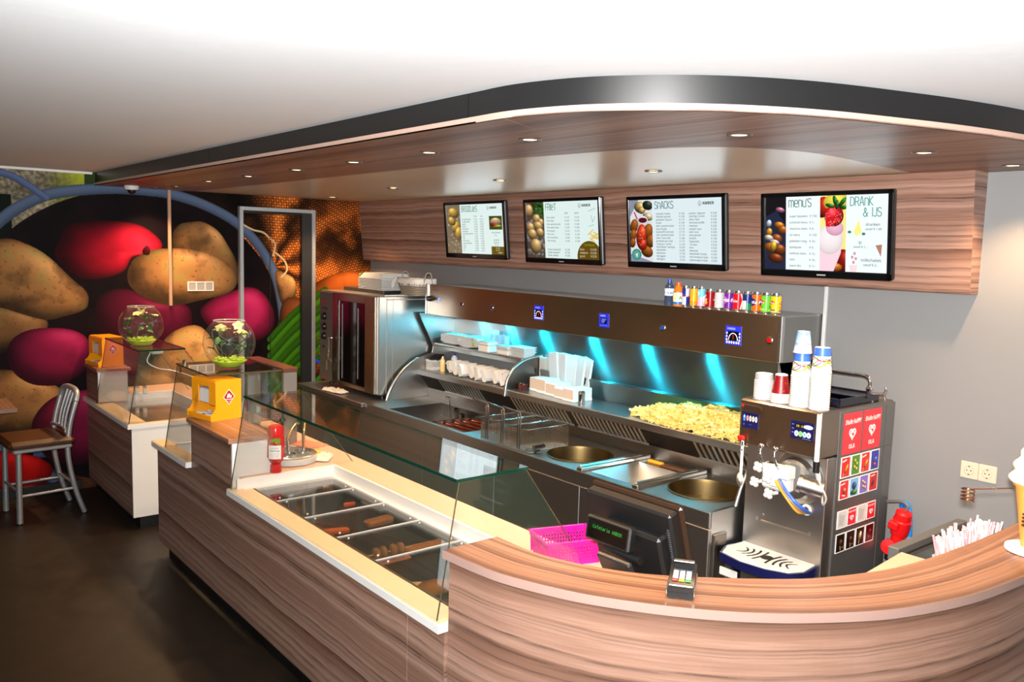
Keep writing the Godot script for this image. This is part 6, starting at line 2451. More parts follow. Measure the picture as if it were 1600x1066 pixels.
func build_small_island():
	# upturned sauce bottle
	var o := thing("sauce_bottle", "red squeeze bottle standing on its cap beside the white plinth side", "bottle", Vector3(-4.15, 0.797, -1.79))
	var b := MB.new()
	b.lathe([Vector2(0, 0), Vector2(0.028, 0), Vector2(0.03, 0.004), Vector2(0.028, 0.04), Vector2(0.022, 0.045)], 20)
	put("cap", b, mat(rgb(196, 18, 20), 0.3), o)
	b = MB.new()
	var pr := [Vector2(0.02, 0.042), Vector2(0.034, 0.06), Vector2(0.046, 0.085), Vector2(0.045, 0.15), Vector2(0.042, 0.2), Vector2(0.042, 0.23), Vector2(0.037, 0.246), Vector2(0.022, 0.252), Vector2(0, 0.252)]
	b.t = Transform3D(Basis.from_scale(Vector3(1, 1, 0.72)), Vector3.ZERO)
	b.lathe(pr, 28, Vector3.ZERO, 50.0)
	var bd := put("body", b, mat(rgb(206, 20, 24), 0.22), o)
	bd.rotation.y = 1.0
	var c := CV.new(96, 160, Color(0.9, 0.9, 0.88))
	c.rect(0, 0, 96, 58, Color(0.75, 0.06, 0.08))
	c.poly([Vector2(4, 44), Vector2(14, 16), Vector2(48, 4), Vector2(88, 10), Vector2(92, 40), Vector2(60, 60), Vector2(30, 30)], Color(0.4, 0.6, 0.12))
	c.orb(54, 44, 15, 15, 0, Color(0.8, 0.25, 0.12))
	c.text("tomato", 48, 84, 17, Color(0.35, 0.35, 0.4), "Droid Serif", 1)
	c.text("ketchup", 48, 104, 17, Color(0.3, 0.3, 0.35), "Droid Serif Bold", 1)
	for k in 4:
		c.line([Vector2(16, 120 + k * 9), Vector2(80, 118 + k * 9)], 2, Color(0.6, 0.6, 0.65))
	b = MB.new()
	var pts := []
	for i in 7:
		for j in 9:
			var a := -0.75 + 1.5 * j / 8.0
			var y := 0.19 - i * 0.019
			pts.append(Vector3(sin(a) * 0.0465, y, cos(a) * 0.0465 * 0.735))
	b.sheet(pts, 9)
	var lb := put("label", b, printed(c.tex(), 0.3), o)
	lb.rotation.y = 1.0
	# round sauce stand with three pumps
	o = thing("sauce_stand", "round white stand with a steel lid and sauce pumps behind the red bottle", "dispenser", Vector3(-4.31, 0.797, -1.95))
	b = MB.new()
	b.lathe([Vector2(0, 0), Vector2(0.125, 0), Vector2(0.135, 0.006), Vector2(0.14, 0.035), Vector2(0.136, 0.04)], 40)
	put("base", b, M.white, o)
	b = MB.new()
	b.lathe([Vector2(0.137, 0.039), Vector2(0.138, 0.048), Vector2(0.128, 0.053), Vector2(0.0, 0.056)], 40)
	put("lid", b, M.steel_bright, o)
	var spots := [[-0.07, 0.03, 0.9], [0.05, 0.045, 2.2], [0.02, -0.06, 2.6]]
	for k in 3:
		var q: Array = spots[k]
		b = MB.new()
		b.lathe([Vector2(0.045, 0.053), Vector2(0.045, 0.06), Vector2(0.015, 0.064), Vector2(0.012, 0.066)], 20, Vector3(q[0], 0, q[1]))
		put("pump_collar", b, M.chrome, o)
		b = MB.new()
		b.tube([Vector3(q[0], 0.06, q[1]), Vector3(q[0], 0.15, q[1])], 0.0075, 10)
		b.tube([Vector3(q[0] + 0.018, 0.06, q[1] + 0.004), Vector3(q[0] + 0.018, 0.14, q[1] + 0.004)], 0.006, 10)
		put("pump_post", b, M.chrome, o)
		var d := Vector3(cos(q[2]), 0, -sin(q[2]))
		b = MB.new()
		var top := Vector3(q[0] + 0.009, 0.145, q[1])
		if k == 0:
			b.tube([top, top + Vector3(0.01, 0.07, 0)], 0.006, 8)
			b.lathe([Vector2(0.004, 0.215), Vector2(0.018, 0.222), Vector2(0.016, 0.236), Vector2(0, 0.238)], 14, Vector3(q[0] + 0.02, 0, q[1]))
			put("pump_knob", b, M.black, o)
		else:
			b.tube(smooth_path([top, top + d * 0.03 + Vector3(0, 0.035, 0), top + d * 0.085 + Vector3(0, 0.065, 0), top + d * 0.115 + Vector3(0, 0.062, 0)], 6), 0.0065, 8)
			put("pump_spout", b, mat(Color(0.85, 0.74, 0.5), 0.2, 1.0), o)
	# cloths and crumpled paper
	cloth("cleaning_cloth", "folded salmon pink cloth behind the sauce stand", "cloth", Vector3(-4.62, 0.799, -2.2), 0.3, Vector2(0.2, 0.13), mat(rgb(236, 126, 92), 0.9), 0.006, 4)
	cloth("cleaning_cloth", "small yellow cloth between the sauce stand and the crumpled paper", "cloth", Vector3(-4.44, 0.799, -2.13), 0.5, Vector2(0.1, 0.09), mat(rgb(240, 190, 30), 0.85), 0.006, 6)
	cloth("crumpled_paper", "crumpled white paper beside the round sauce stand", "paper", Vector3(-4.265, 0.8, -2.1), 0.9, Vector2(0.12, 0.13), M.paper, 0.022, 9)
	# snacks laid out under the glass lids
	var fl := MB.new()
	var sn := [
		["sausage", "small orange-red snack under the second glass lid", -3.79, -2.03, 0.06, 0.012, 1.4, rgb(226, 78, 24)],
		["sausage", "orange sausage under the third glass lid near the front glass", -3.45, -1.77, 0.14, 0.016, 1.25, rgb(214, 92, 24)],
	]
	for q in sn:
		b = MB.new()
		b.t = Transform3D(Basis(Vector3.UP, q[6]), Vector3.ZERO)
		b.tube(smooth_path([Vector3(-q[4] / 2, q[5], 0), Vector3(-q[4] / 4, q[5], 0.003), Vector3(q[4] / 4, q[5], 0.003), Vector3(q[4] / 2, q[5], 0)], 4), [q[5] * 0.4, q[5] * 0.8, q[5] * 0.95, q[5], q[5], q[5], q[5], q[5], q[5], q[5], q[5] * 0.95, q[5] * 0.8, q[5] * 0.4], 12)
		tag(put(q[0], b, mat(q[7], 0.5), null, Vector3(q[2], 0.661, q[3])), q[1], "snack")
	var crumb := mat(rgb(186, 116, 46), 0.85)
	crumb.heightmap_enabled = true
	crumb.heightmap_texture = noise_tex(0.12, 3, Color.BLACK, Color.WHITE, 256, 12)
	crumb.heightmap_scale = 0.6
	crumb.uv1_triplanar = true
	crumb.uv1_scale = Vector3(12, 12, 12)
	b = MB.new()
	b.box(Vector3(0, 0.017, 0), Vector3(0.06, 0.034, 0.15), 0.01)
	var fs := put("breaded_snack", b, crumb, null, Vector3(-3.455, 0.661, -2.01))
	fs.rotation.y = 0.12
	tag(fs, "breaded block under the third glass lid near the peach worktop", "snack")
	b = MB.new()
	b.box(Vector3(0, 0.017, 0), Vector3(0.05, 0.032, 0.2), 0.011)
	fs = put("breaded_snack", b, crumb, null, Vector3(-3.04, 0.661, -2.0))
	tag(fs, "long breaded stick lying behind the skewered meatballs", "snack")
	b = MB.new()
	b.t = Transform3D(Basis.from_scale(Vector3(0.06, 0.03, 0.09)), Vector3.ZERO)
	b.lathe([Vector2(0, 0), Vector2(0.9, 0), Vector2(1, 0.25), Vector2(0.85, 0.7), Vector2(0.4, 0.96), Vector2(0, 1)], 20, Vector3.ZERO, 60.0)
	fs = put("breaded_snack", b, crumb, null, Vector3(-2.655, 0.661, -1.8))
	tag(fs, "half-moon breaded snack under the last glass lid", "snack")
	b = MB.new()
	b.box(Vector3(0, 0.006, 0), Vector3(0.03, 0.012, 0.09), 0.004)
	fs = put("fish_stick", b, mat(rgb(222, 176, 116), 0.7), null, Vector3(-2.735, 0.661, -1.74))
	fs.rotation.y = -0.4
	tag(fs, "pale thin stick beside the half-moon breaded snack", "snack")
	b = MB.new()
	b.box(Vector3(0, 0.005, 0), Vector3(0.07, 0.01, 0.2), 0.003)
	var bd2 := put("card_tray", b, mat(rgb(176, 96, 40), 0.7), null, Vector3(-3.02, 0.661, -1.8))
	tag(bd2, "flat brown card under the skewered meatballs", "tray")
	o = thing("meatball_skewer", "skewer with two pairs of brown sliced meatballs under a glass lid", "snack", Vector3(-3.02, 0.672, -1.8))
	for k in 4:
		b = MB.new()
		b.ball(Vector3(0.0, 0.03, 0.055 - k * 0.036 - (0.012 if k > 1 else 0.0)), Vector3(0.03, 0.03, 0.017), 16, 10)
		put("meatball", b, mat(rgb(150, 100, 52), 0.7), o)
	b = MB.new()
	b.tube([Vector3(0.002, 0.032, 0.1), Vector3(0.002, 0.032, -0.12)], 0.0025, 6)
	put("stick", b, mat(rgb(206, 170, 112), 0.7), o)

func cloth(called: String, label: String, cat: String, at: Vector3, turn: float, size: Vector2, m: Material, bump: float, sd: int):
	var f := FastNoiseLite.new()
	f.seed = sd
	f.frequency = 0.22
	var pts := []
	var N := 14
	for i in N:
		for j in N:
			var e := minf(minf(i, N - 1 - i), minf(j, N - 1 - j))
			var h := bump * (0.35 + absf(f.get_noise_2d(i * 2.1, j * 2.1)) * 2.2)
			if e == 0:
				h *= 0.25
			pts.append(Vector3((float(j) / (N - 1) - 0.5) * size.x * (1.0 + 0.12 * f.get_noise_2d(i * 3.0, 50)), h, (float(i) / (N - 1) - 0.5) * size.y * (1.0 + 0.15 * f.get_noise_2d(70, j * 3.0))))
	var b := MB.new()
	b.sheet(pts, N, 0.003)
	var o := put(called, b, m, null, at)
	o.rotation.y = turn
	tag(o, label, cat)

# ---------------------------------------------------------------- things on the range, its shelves and the oven
func weave_wall(b: MB, o: Vector3, ux: Vector3, uy: Vector3, nx: int, ny: int, r: float):
	for k in range(-ny, nx + 1):      # two sets of slanting wires
		for s in [1, -1]:
			var p0 := Vector2(k, 0) if s == 1 else Vector2(nx - k, 0)
			var p1 := Vector2(k + ny, ny) if s == 1 else Vector2(nx - k - ny, ny)
			var a := p0
			var c := p1
			var d := c - a
			var t0 := 0.0
			var t1 := 1.0
			if d.x > 0:
				t0 = maxf(t0, (0 - a.x) / d.x)
				t1 = minf(t1, (nx - a.x) / d.x)
			else:
				t0 = maxf(t0, (nx - a.x) / d.x)
				t1 = minf(t1, (0 - a.x) / d.x)
			if t1 - t0 < 0.01:
				continue
			var q0 := a + d * t0
			var q1 := a + d * t1
			b.tube([o + ux * (q0.x / nx) + uy * (q0.y / ny), o + ux * (q1.x / nx) + uy * (q1.y / ny)], r, 3, false)

func make_fry_basket(label: String) -> Node3D:
	var o := thing("fry_basket", label, "fry basket", Vector3.ZERO, 0.0, "wire frying baskets")
	var w := 0.148
	var d := 0.34
	var h := 0.135
	var wire := mat(Color(0.5, 0.48, 0.44), 0.3, 1.0)
	var b := MB.new()
	var x0 := Vector3(-w / 2, 0.004, d / 2)
	weave_wall(b, x0, Vector3(w, 0, 0), Vector3(0, h, 0), 9, 8, 0.0016)
	weave_wall(b, x0 - Vector3(0, 0, d), Vector3(w, 0, 0), Vector3(0, h, 0), 9, 8, 0.0016)
	weave_wall(b, x0, Vector3(0, 0, -d), Vector3(0, h, 0), 20, 8, 0.0016)
	weave_wall(b, x0 + Vector3(w, 0, 0), Vector3(0, 0, -d), Vector3(0, h, 0), 20, 8, 0.0016)
	weave_wall(b, x0, Vector3(w, 0, 0), Vector3(0, 0, -d), 9, 20, 0.0016)
	var mw := put("wire_mesh", b, wire, o)
	mw.set_meta("kind", "stuff")
	b = MB.new()
	var y := h + 0.004
	b.tube([Vector3(-w / 2, y, d / 2), Vector3(w / 2, y, d / 2), Vector3(w / 2, y, -d / 2), Vector3(-w / 2, y, -d / 2)], 0.004, 8, false, true)
	put("rim", b, M.chrome, o)
	b = MB.new()
	for s in [-1.0, 1.0]:
		b.tube([Vector3(s * 0.012, 0.01, d / 2 + 0.006), Vector3(s * 0.012, 0.225, d / 2 + 0.006)], 0.0055, 8)
	b.tube(smooth_path([Vector3(0.012, 0.222, d / 2 + 0.006), Vector3(0, 0.236, d / 2 + 0.006), Vector3(-0.03, 0.238, d / 2 + 0.004), Vector3(-0.18, 0.243, d / 2 - 0.01)], 4), 0.0055, 8)
	put("handle", b, M.chrome, o)
	return o

func bottle(called: String, label: String, at: Vector3, r: float, h: float, body: Color, cap: Color, clear := false) -> Node3D:
	var o := thing(called, label, "bottle", at)
	var b := MB.new()
	b.lathe([Vector2(0, 0), Vector2(r * 0.92, 0), Vector2(r, r * 0.15), Vector2(r, h * 0.68), Vector2(r * 0.8, h * 0.76), Vector2(r * 0.42, h * 0.84), Vector2(r * 0.4, h * 0.88)], 20, Vector3.ZERO, 50.0)
	put("body", b, mat(body, 0.25), o)
	b = MB.new()
	b.lathe([Vector2(r * 0.45, h * 0.86), Vector2(r * 0.45, h * 0.92), Vector2(r * 0.2, h * 0.95), Vector2(r * 0.14, h), Vector2(0, h)], 16)
	put("cap", b, mat(cap, 0.3), o)
	return o

func crumple(b: MB, w: float, h: float, d: float, sd: int):      # a soft flattened paper bag
	var f := FastNoiseLite.new()
	f.seed = sd
	f.frequency = 0.6
	var cols := 17
	var rows := 9
	var pts := []
	for i in rows:
		var t := float(i) / (rows - 1)
		var ph := PI * t
		for j in cols:
			var a := TAU * j / (cols - 1)
			var k := 1.0 + 0.28 * f.get_noise_3d(cos(a) * 2.0, sin(a) * 2.0, t * 5.0)
			var sx := signf(sin(a)) * pow(absf(sin(a)), 0.6)
			var sy := signf(cos(a)) * pow(absf(cos(a)), 0.6)
			var tp := 1.0 if t < 0.7 else 1.0 - (t - 0.7) * 1.2
			pts.append(Vector3(sx * w * 0.5 * k, h * 0.5 + sy * h * 0.5 * k * tp, (0.5 - t) * d + 0.03 * f.get_noise_2d(a * 3.0, t * 4.0)))
	b.sheet(pts, cols)
	for e in [0, rows - 1]:
		var ring := []
		for j in cols - 1:
			ring.append(pts[e * cols + j])
		b.face(ring, Vector3(0, 0, 1 if e == 0 else -1))

func carton(label: String, x: float, z: float, w: float, h: float, d: float, front: Color):
	var o := thing("paper_carton", label, "carton", Vector3(x, 1.0, z), 0.0, "white cartons on the serving shelf")
	var b := MB.new()
	b.box(Vector3(0, h / 2, -d / 2), Vector3(w, h, d), 0.003)
	put("box", b, M.foam, o)
	b = MB.new()
	b.box(Vector3(0, h * 0.55, 0.0005), Vector3(w * 0.94, h * 0.8, 0.002))
	put("front_flap", b, mat(front, 0.8), o)
	b = MB.new()
	b.box(Vector3(0, h * 0.11, -d / 2), Vector3(w + 0.003, h * 0.2, d + 0.004), 0.002)
	put("tray_edge", b, mat(rgb(222, 228, 230), 0.6), o)

func build_small_fryer():
	rng.seed = 44
	# baskets
	var b0 := make_fry_basket("wire frying basket farthest left of the three beside the round pot")
	b0.position = Vector3(-4.235, FT, -3.425)
	copy(b0, Vector3(-4.075, FT, -3.425), 0.0, "middle wire frying basket of the three beside the round pot")
	copy(b0, Vector3(-3.912, FT, -3.425), 0.0, "wire frying basket standing against the left round pot")
	# small pierced scoop resting left of the baskets
	var sk := thing("wire_scoop", "small wire scoop with an upright handle lying by the frying baskets", "scoop", Vector3(-4.44, FT, -3.55))
	var b := MB.new()
	b.bx(-0.09, 0.05, 0.0, 0.03, -0.08, 0.07, 0.008)
	put("bowl", b, M.steel_bright, sk)
	b = MB.new()
	b.tube(smooth_path([Vector3(-0.06, 0.02, 0.05), Vector3(-0.04, 0.09, 0.07), Vector3(-0.02, 0.11, 0.06)], 5), 0.004, 8)
	put("handle", b, M.chrome, sk)
	# dark slice lying in front of the left pot
	sk = thing("spatula", "steel spatula with a dark handle lying in front of the left round pot", "spatula", Vector3(-3.83, FT + 0.002, -3.29))
	b = MB.new()
	b.t = Transform3D(Basis(Vector3.UP, -0.35), Vector3.ZERO)
	b.box(Vector3(-0.02, 0.004, 0.0), Vector3(0.12, 0.004, 0.09), 0.001)
	put("blade", b, M.steel_bright, sk)
	b = MB.new()
	b.t = Transform3D(Basis(Vector3.UP, -0.35), Vector3.ZERO)
	b.tube([Vector3(0.04, 0.008, 0), Vector3(0.09, 0.03, -0.01)], 0.006, 8)
	b.tube([Vector3(-0.06, 0.012, -0.03), Vector3(0.06, 0.05, -0.05)], 0.012, 10)
	put("handle", b, M.black, sk)
	# scraper with a yellow grip behind the hopper
	sk = thing("scraper", "flat scraper with a yellow grip lying behind the folded hopper", "scraper", Vector3(-3.2, FT + 0.001, -3.72))
	b = MB.new()
	b.box(Vector3(-0.02, 0.009, 0.0), Vector3(0.11, 0.018, 0.03), 0.006)
	put("grip", b, mat(rgb(222, 150, 24), 0.4), sk)
	b = MB.new()
	b.box(Vector3(0.13, 0.005, 0.0), Vector3(0.2, 0.008, 0.04), 0.001)
	put("blade", b, mat(rgb(96, 60, 40), 0.5), sk)
	# water tap and pots in the salt basin
	sk = thing("basin_tap", "small bent steel tap standing in the left basin of the range", "tap", Vector3(-5.3, 0.671, -3.7))
	b = MB.new()
	b.tube(smooth_path([Vector3(0, 0, 0), Vector3(0, 0.15, 0), Vector3(-0.01, 0.17, 0.0), Vector3(-0.035, 0.172, 0.01), Vector3(-0.05, 0.16, 0.015)], 5), 0.006, 8)
	put("pipe", b, M.chrome, sk)
	for k in 2:
		var p := thing("steel_beaker", ["steel beaker in the left basin, next to the bent tap", "steel beaker in the left basin, away from the bent tap"][k], "beaker", Vector3(-5.18 + k * 0.07, 0.671, -3.68))
		b = MB.new()
		b.lathe([Vector2(0, 0), Vector2(0.022, 0), Vector2(0.024, 0.11 - k * 0.03), Vector2(0.021, 0.108 - k * 0.03), Vector2(0.02, 0.01), Vector2(0, 0.008)], 16)
		put("cup", b, M.chrome, p)
	# --- shelf goods, left bay
	var pb := thing("plastic_basket", "small white slotted basket with a dark lid tipped inside, at the shelf's left end", "basket", Vector3(-5.735, 1.0, -3.83))
	b = MB.new()
	var wl := 0.042
	for s in [[Vector3(0, 0, wl), 0.0], [Vector3(wl, 0, 0), PI / 2], [Vector3(0, 0, -wl), PI], [Vector3(-wl, 0, 0), -PI / 2]]:
		b.t = Transform3D(Basis(Vector3.UP, s[1]), s[0])
		b.box(Vector3(0, 0.012, 0), Vector3(0.086, 0.024, 0.003))
		b.box(Vector3(0, 0.073, 0), Vector3(0.092, 0.012, 0.006))
		for j in 3:
			b.box(Vector3(0, 0.033 + j * 0.0135, 0), Vector3(0.086, 0.004, 0.003))
		for j in 9:
			b.box(Vector3(-0.041 + j * 0.01025, 0.045, 0), Vector3(0.004, 0.05, 0.003))
	b.t = Transform3D()
	b.box(Vector3(0, 0.002, 0), Vector3(0.084, 0.004, 0.084))
	put("body", b, M.white, pb)
	b = MB.new()
	b.t = Transform3D(Basis.from_euler(Vector3(0.5, 0.3, 0.1)), Vector3(0.0, 0.095, -0.03))
	b.box(Vector3.ZERO, Vector3(0.11, 0.014, 0.09), 0.006)
	put("dark_lid", b, M.black, pb)
	bottle("sauce_squeezer", "cream coloured squeeze bottle beside the small white basket", Vector3(-5.585, 1.0, -3.82), 0.021, 0.125, rgb(226, 196, 128), rgb(232, 226, 206))
	bottle("sauce_squeezer", "yellow squeeze bottle tucked behind the cream coloured one", Vector3(-5.645, 1.0, -3.86), 0.019, 0.115, rgb(222, 176, 70), rgb(230, 224, 200))
	bottle("cleaner_bottle", "clear bottle with a dark blue cap standing left of the paper bags", Vector3(-5.535, 1.0, -3.9), 0.027, 0.155, rgb(176, 190, 196), rgb(26, 40, 150))
	var bag := mat(rgb(212, 210, 206), 0.85)
	var nb := 8
	for k in nb:
		b = MB.new()
		crumple(b, 0.05, 0.1, 0.19, 20 + k)
		var o := put("paper_bag", b, bag, null, Vector3(-5.44 + k * 0.098, 1.002, -3.89 + (k % 3) * 0.014))
		o.rotation.y = rng.randf_range(-0.15, 0.15)
		o.rotation.z = 0.6
		o.position.y = 1.012
		tag(o, ["first", "second", "third", "fourth", "fifth", "sixth", "seventh", "eighth", "ninth"][k] + " crumpled white paper bag from the left in the shelf row", "paper bag", "paper bags lying on the serving shelf")
	# upper shelf
	for k in 2:
		b = MB.new()
		crumple(b, 0.27, 0.085, 0.15, 60 + k)
		var o := put("bag_pack", b, bag, null, Vector3([-5.6, -5.36][k], 1.217, -3.97))
		tag(o, ["long white pack of bags at the left end of the upper shelf", "white pack of bags with a yellow-green mark on the upper shelf"][k], "bag pack")
		if k == 1:
			var mk := MB.new()
			mk.box(Vector3(0.085, 0.03, 0.078), Vector3(0.04, 0.03, 0.002))
			put("green_mark", mk, mat(rgb(176, 190, 40), 0.6), o)
			mk = MB.new()
			for j in 4:
				mk.box(Vector3(0.07, 0.055 + j * 0.007, 0.077), Vector3(0.012, 0.003, 0.002))
			put("print_line", mk, M.black, o)
	var gb := thing("napkin_holder", "pale blue clear plastic box upright on the upper shelf", "box", Vector3(-5.17, 1.215, -3.99))
	b = MB.new()
	b.box(Vector3(0, 0.075, 0), Vector3(0.09, 0.15, 0.09), 0.004)
	put("box", b, pane(Color(0.55, 0.75, 0.85), 0.35), gb)
	var g0 := thing("clear_cup", "clear plastic cup stack nearest the pale blue box", "cup", Vector3(-5.08, 1.215, -3.95), 0.0, "clear cups on the upper shelf")
	b = MB.new()
	b.lathe([Vector2(0, 0), Vector2(0.026, 0), Vector2(0.033, 0.13), Vector2(0.035, 0.132), Vector2(0.031, 0.128), Vector2(0.024, 0.006), Vector2(0, 0.005)], 20)
	put("cup", b, pane(Color(0.7, 0.82, 0.86), 0.3), g0)
	copy(g0, Vector3(-5.01, 1.215, -3.95), 0.0, "clear plastic cup stack second from the pale blue box")
	copy(g0, Vector3(-4.94, 1.215, -3.95), 0.0, "clear plastic cup stack third from the pale blue box")
	var fw := [["tall white foam box on the upper shelf beside the clear cups", -5.06, -3.875, 0.13, 0.085, 0.1], ["low white foam box on the upper shelf behind the deep tray", -4.86, -3.9, 0.14, 0.07, 0.1]]
	for q in fw:
		var o := thing("foam_box", q[0], "foam box", Vector3(q[1], 1.215, q[2]), 0.0, "foam boxes on the upper shelf")
		b = MB.new()
		b.box(Vector3(0, q[4] * 0.3, 0), Vector3(q[3], q[4] * 0.6, q[5]), 0.008)
		put("base", b, M.foam, o)
		b = MB.new()
		b.box(Vector3(0, q[4] * 0.8, 0), Vector3(q[3] + 0.004, q[4] * 0.38, q[5] + 0.004), 0.008)
		put("lid", b, M.foam, o)
	var ft := thing("foam_tray", "stack of flared white foam trays at the right end of the upper shelf", "tray", Vector3(-4.72, 1.215, -3.93))
	for k in 3:
		b = MB.new()
		var y := k * 0.016
		flared(b, [[0.13, 0.08, y], [0.175, 0.115, y + 0.038], [0.185, 0.125, y + 0.038], [0.185, 0.125, y + 0.041], [0.17, 0.11, y + 0.041], [0.125, 0.075, y + 0.005]])
		put("tray", b, M.foam, ft)
	# middle bay: white cartons, upright bags, sauce cups
	var beige := rgb(196, 180, 164)
	var cw := [["first white carton from the shelf divider", -4.5, -3.86, 0.088, 0.095, 0.12], ["second white carton from the shelf divider", -4.4, -3.84, 0.096, 0.1, 0.14], ["third white carton from the shelf divider", -4.29, -3.83, 0.1, 0.085, 0.15], ["fourth white carton from the shelf divider, the lowest", -4.18, -3.81, 0.096, 0.068, 0.16], ["fifth white carton from the shelf divider, beside the steel shaker", -4.065, -3.79, 0.106, 0.085, 0.17]]
	for q in cw:
		carton(q[0], q[1], q[2], q[3], q[4], q[5], beige)
	for k in 2:
		b = MB.new()
		b.box(Vector3(0, 0.11, 0), Vector3(0.075, 0.22, 0.03), 0.003)
		var o := put("grey_card_box", b, mat(rgb(196, 188, 176), 0.8), null, Vector3(-4.59 + k * 0.08, 1.0, -4.03))
		tag(o, ["upright pale card box right behind the shelf divider", "upright pale card box between the divider and the fanned bags"][k], "box")
	for k in 8:
		b = MB.new()
		b.box(Vector3(0, 0.12, 0), Vector3(0.1, 0.24, 0.012), 0.003)
		b.box(Vector3(0.03, 0.13, 0.008), Vector3(0.03, 0.225, 0.006), 0.002)
		var o := put("upright_bag", b, bag, null, Vector3(-4.43 + k * 0.04, 1.035, -4.0 - (k % 2) * 0.018))
		o.rotation.z = 0.12 - k * 0.045
		o.rotation.y = 0.25 * sin(k * 1.7)
		tag(o, "white paper bag standing in the fan behind the cartons", "paper bag", "upright bags fanned behind the cartons")
	for k in 2:
		var o := thing("sauce_cup", ["dark red sauce cup beside the shelf divider", "dark red sauce cup beside the first white carton"][k], "cup", Vector3(-4.61 + k * 0.05, 1.0, -3.83 + k * 0.01))
		b = MB.new()
		b.lathe([Vector2(0, 0), Vector2(0.02, 0), Vector2(0.026, 0.04), Vector2(0.028, 0.042), Vector2(0.024, 0.04), Vector2(0.018, 0.01), Vector2(0, 0.009)], 18)
		put("cup", b, mat(rgb(70, 14, 14), 0.3), o)
	var sh := thing("steel_shaker", "polished steel shaker on the shelf's front edge beside the cartons", "shaker", Vector3(-3.935, 1.0, -3.79))
	b = MB.new()
	b.lathe([Vector2(0, 0), Vector2(0.021, 0), Vector2(0.022, 0.003), Vector2(0.022, 0.075)], 24)
	put("body", b, M.chrome, sh)
	b = MB.new()
	b.lathe([Vector2(0.0225, 0.075), Vector2(0.0225, 0.084), Vector2(0.016, 0.09), Vector2(0, 0.091)], 24)
	put("cap", b, M.chrome, sh)
	build_fries()
	# --- oven top
	var ot := thing("oven_tray", "flat dark tray carrying foam boxes on the oven top", "tray", Vector3(-6.45, 1.596, -3.78))
	b = MB.new()
	b.box(Vector3(0, 0.014, 0), Vector3(0.7, 0.028, 0.42), 0.004)
	put("tray", b, M.steel_dark, ot)
	var gc := thing("green_can", "slim green patterned can standing on the oven tray", "can", Vector3(-6.62, 1.624, -3.66))
	b = MB.new()
	b.lathe([Vector2(0, 0), Vector2(0.026, 0), Vector2(0.028, 0.006), Vector2(0.028, 0.122), Vector2(0.025, 0.128), Vector2(0, 0.126)], 20)
	var cv := CV.new(96, 96, rgb(96, 130, 40))
	for k in 40:
		cv.ell(rng.randf_range(0, 96), rng.randf_range(0, 96), 6, 4, rgb(210, 214, 150) if k % 2 else rgb(30, 60, 20), rng.randf() * 3)
	var gm := mat(Color.WHITE, 0.3)
	gm.albedo_texture = cv.tex()
	gm.uv1_scale = Vector3(2, 8, 1)
	put("body", b, gm, gc)
	for k in 8:
		var o := thing("foam_clamshell", "white foam meal box nested in the stack on the oven tray", "foam box", Vector3(-6.33, 1.624 + k * 0.0125, -3.72), 0.0, "foam meal boxes stacked on the oven")
		if k == 7:
			o.set_meta("label", "topmost foam meal box of the stack on the oven tray")
			o.set_meta("group", "")
			o.remove_meta("group")
		b = MB.new()
		foam_lid(b, 0.4, 0.3, 0.05)
		put("lid", b, M.foam, o)
	var wb := thing("wicker_basket", "grey wicker basket lined with white cloth on the oven top", "basket", Vector3(-5.88, 1.6, -3.75))
	b = MB.new()
	var wk := mat(rgb(150, 138, 122), 0.8)
	for row in 9:
		var y := 0.008 + row * 0.0135
		var gx := 0.125 + row * 0.004
		var gz := 0.085 + row * 0.003
		var ring := []
		for k in 48:
			var a := TAU * k / 48
			var wv := 0.0045 * (1.0 if (k + row) % 2 else -1.0)
			var sx := signf(sin(a)) * pow(absf(sin(a)), 0.5)
			var sz := signf(cos(a)) * pow(absf(cos(a)), 0.5)
			ring.append(Vector3(sx * (gx + wv), y, sz * (gz + wv)))
		b.tube(ring, 0.0065, 5, false, true)
	var wm := put("wicker", b, wk, wb)
	wm.set_meta("kind", "stuff")
	b = MB.new()
	b.bx(-0.12, 0.12, 0.0, 0.01, -0.08, 0.08)
	put("bottom", b, wk, wb)
	b = MB.new()
	var cl := []
	for i in 5:
		for k in 33:
			var a := TAU * k / 32
			var sx := signf(sin(a)) * pow(absf(sin(a)), 0.5)
			var sz := signf(cos(a)) * pow(absf(cos(a)), 0.5)
			var e: float = [0.96, 1.0, 1.07, 1.09, 1.08][i]
			var y: float = [0.08, 0.125, 0.138, 0.12, 0.095][i] + 0.006 * sin(k * 2.3) * (1.0 if i > 2 else 0.2)
			cl.append(Vector3(sx * 0.157 * e, y, sz * 0.11 * e))
	b.sheet(cl, 33, 0.002)
	put("lining", b, mat(rgb(214, 208, 200), 0.9), wb)
	for s in [-1.0, 1.0]:
		b = MB.new()
		b.tube(smooth_path([Vector3(s * 0.165, 0.1, 0.04), Vector3(s * 0.175, 0.17, 0.025), Vector3(s * 0.172, 0.185, 0.0), Vector3(s * 0.175, 0.17, -0.025), Vector3(s * 0.165, 0.1, -0.04)], 5), 0.006, 6)
		put("handle", b, wk, wb)
	b = MB.new()
	b.tube(smooth_path([Vector3(-0.16, 0.13, 0.1), Vector3(-0.18, 0.1, 0.12), Vector3(-0.175, 0.05, 0.125)], 5), 0.006, 6)
	b.tube(smooth_path([Vector3(-0.16, 0.13, 0.1), Vector3(-0.145, 0.1, 0.125), Vector3(-0.15, 0.06, 0.13)], 5), 0.006, 6)
	b.ball(Vector3(-0.16, 0.132, 0.102), Vector3(0.014, 0.01, 0.012), 10, 6)
	put("bow", b, M.paper, wb)
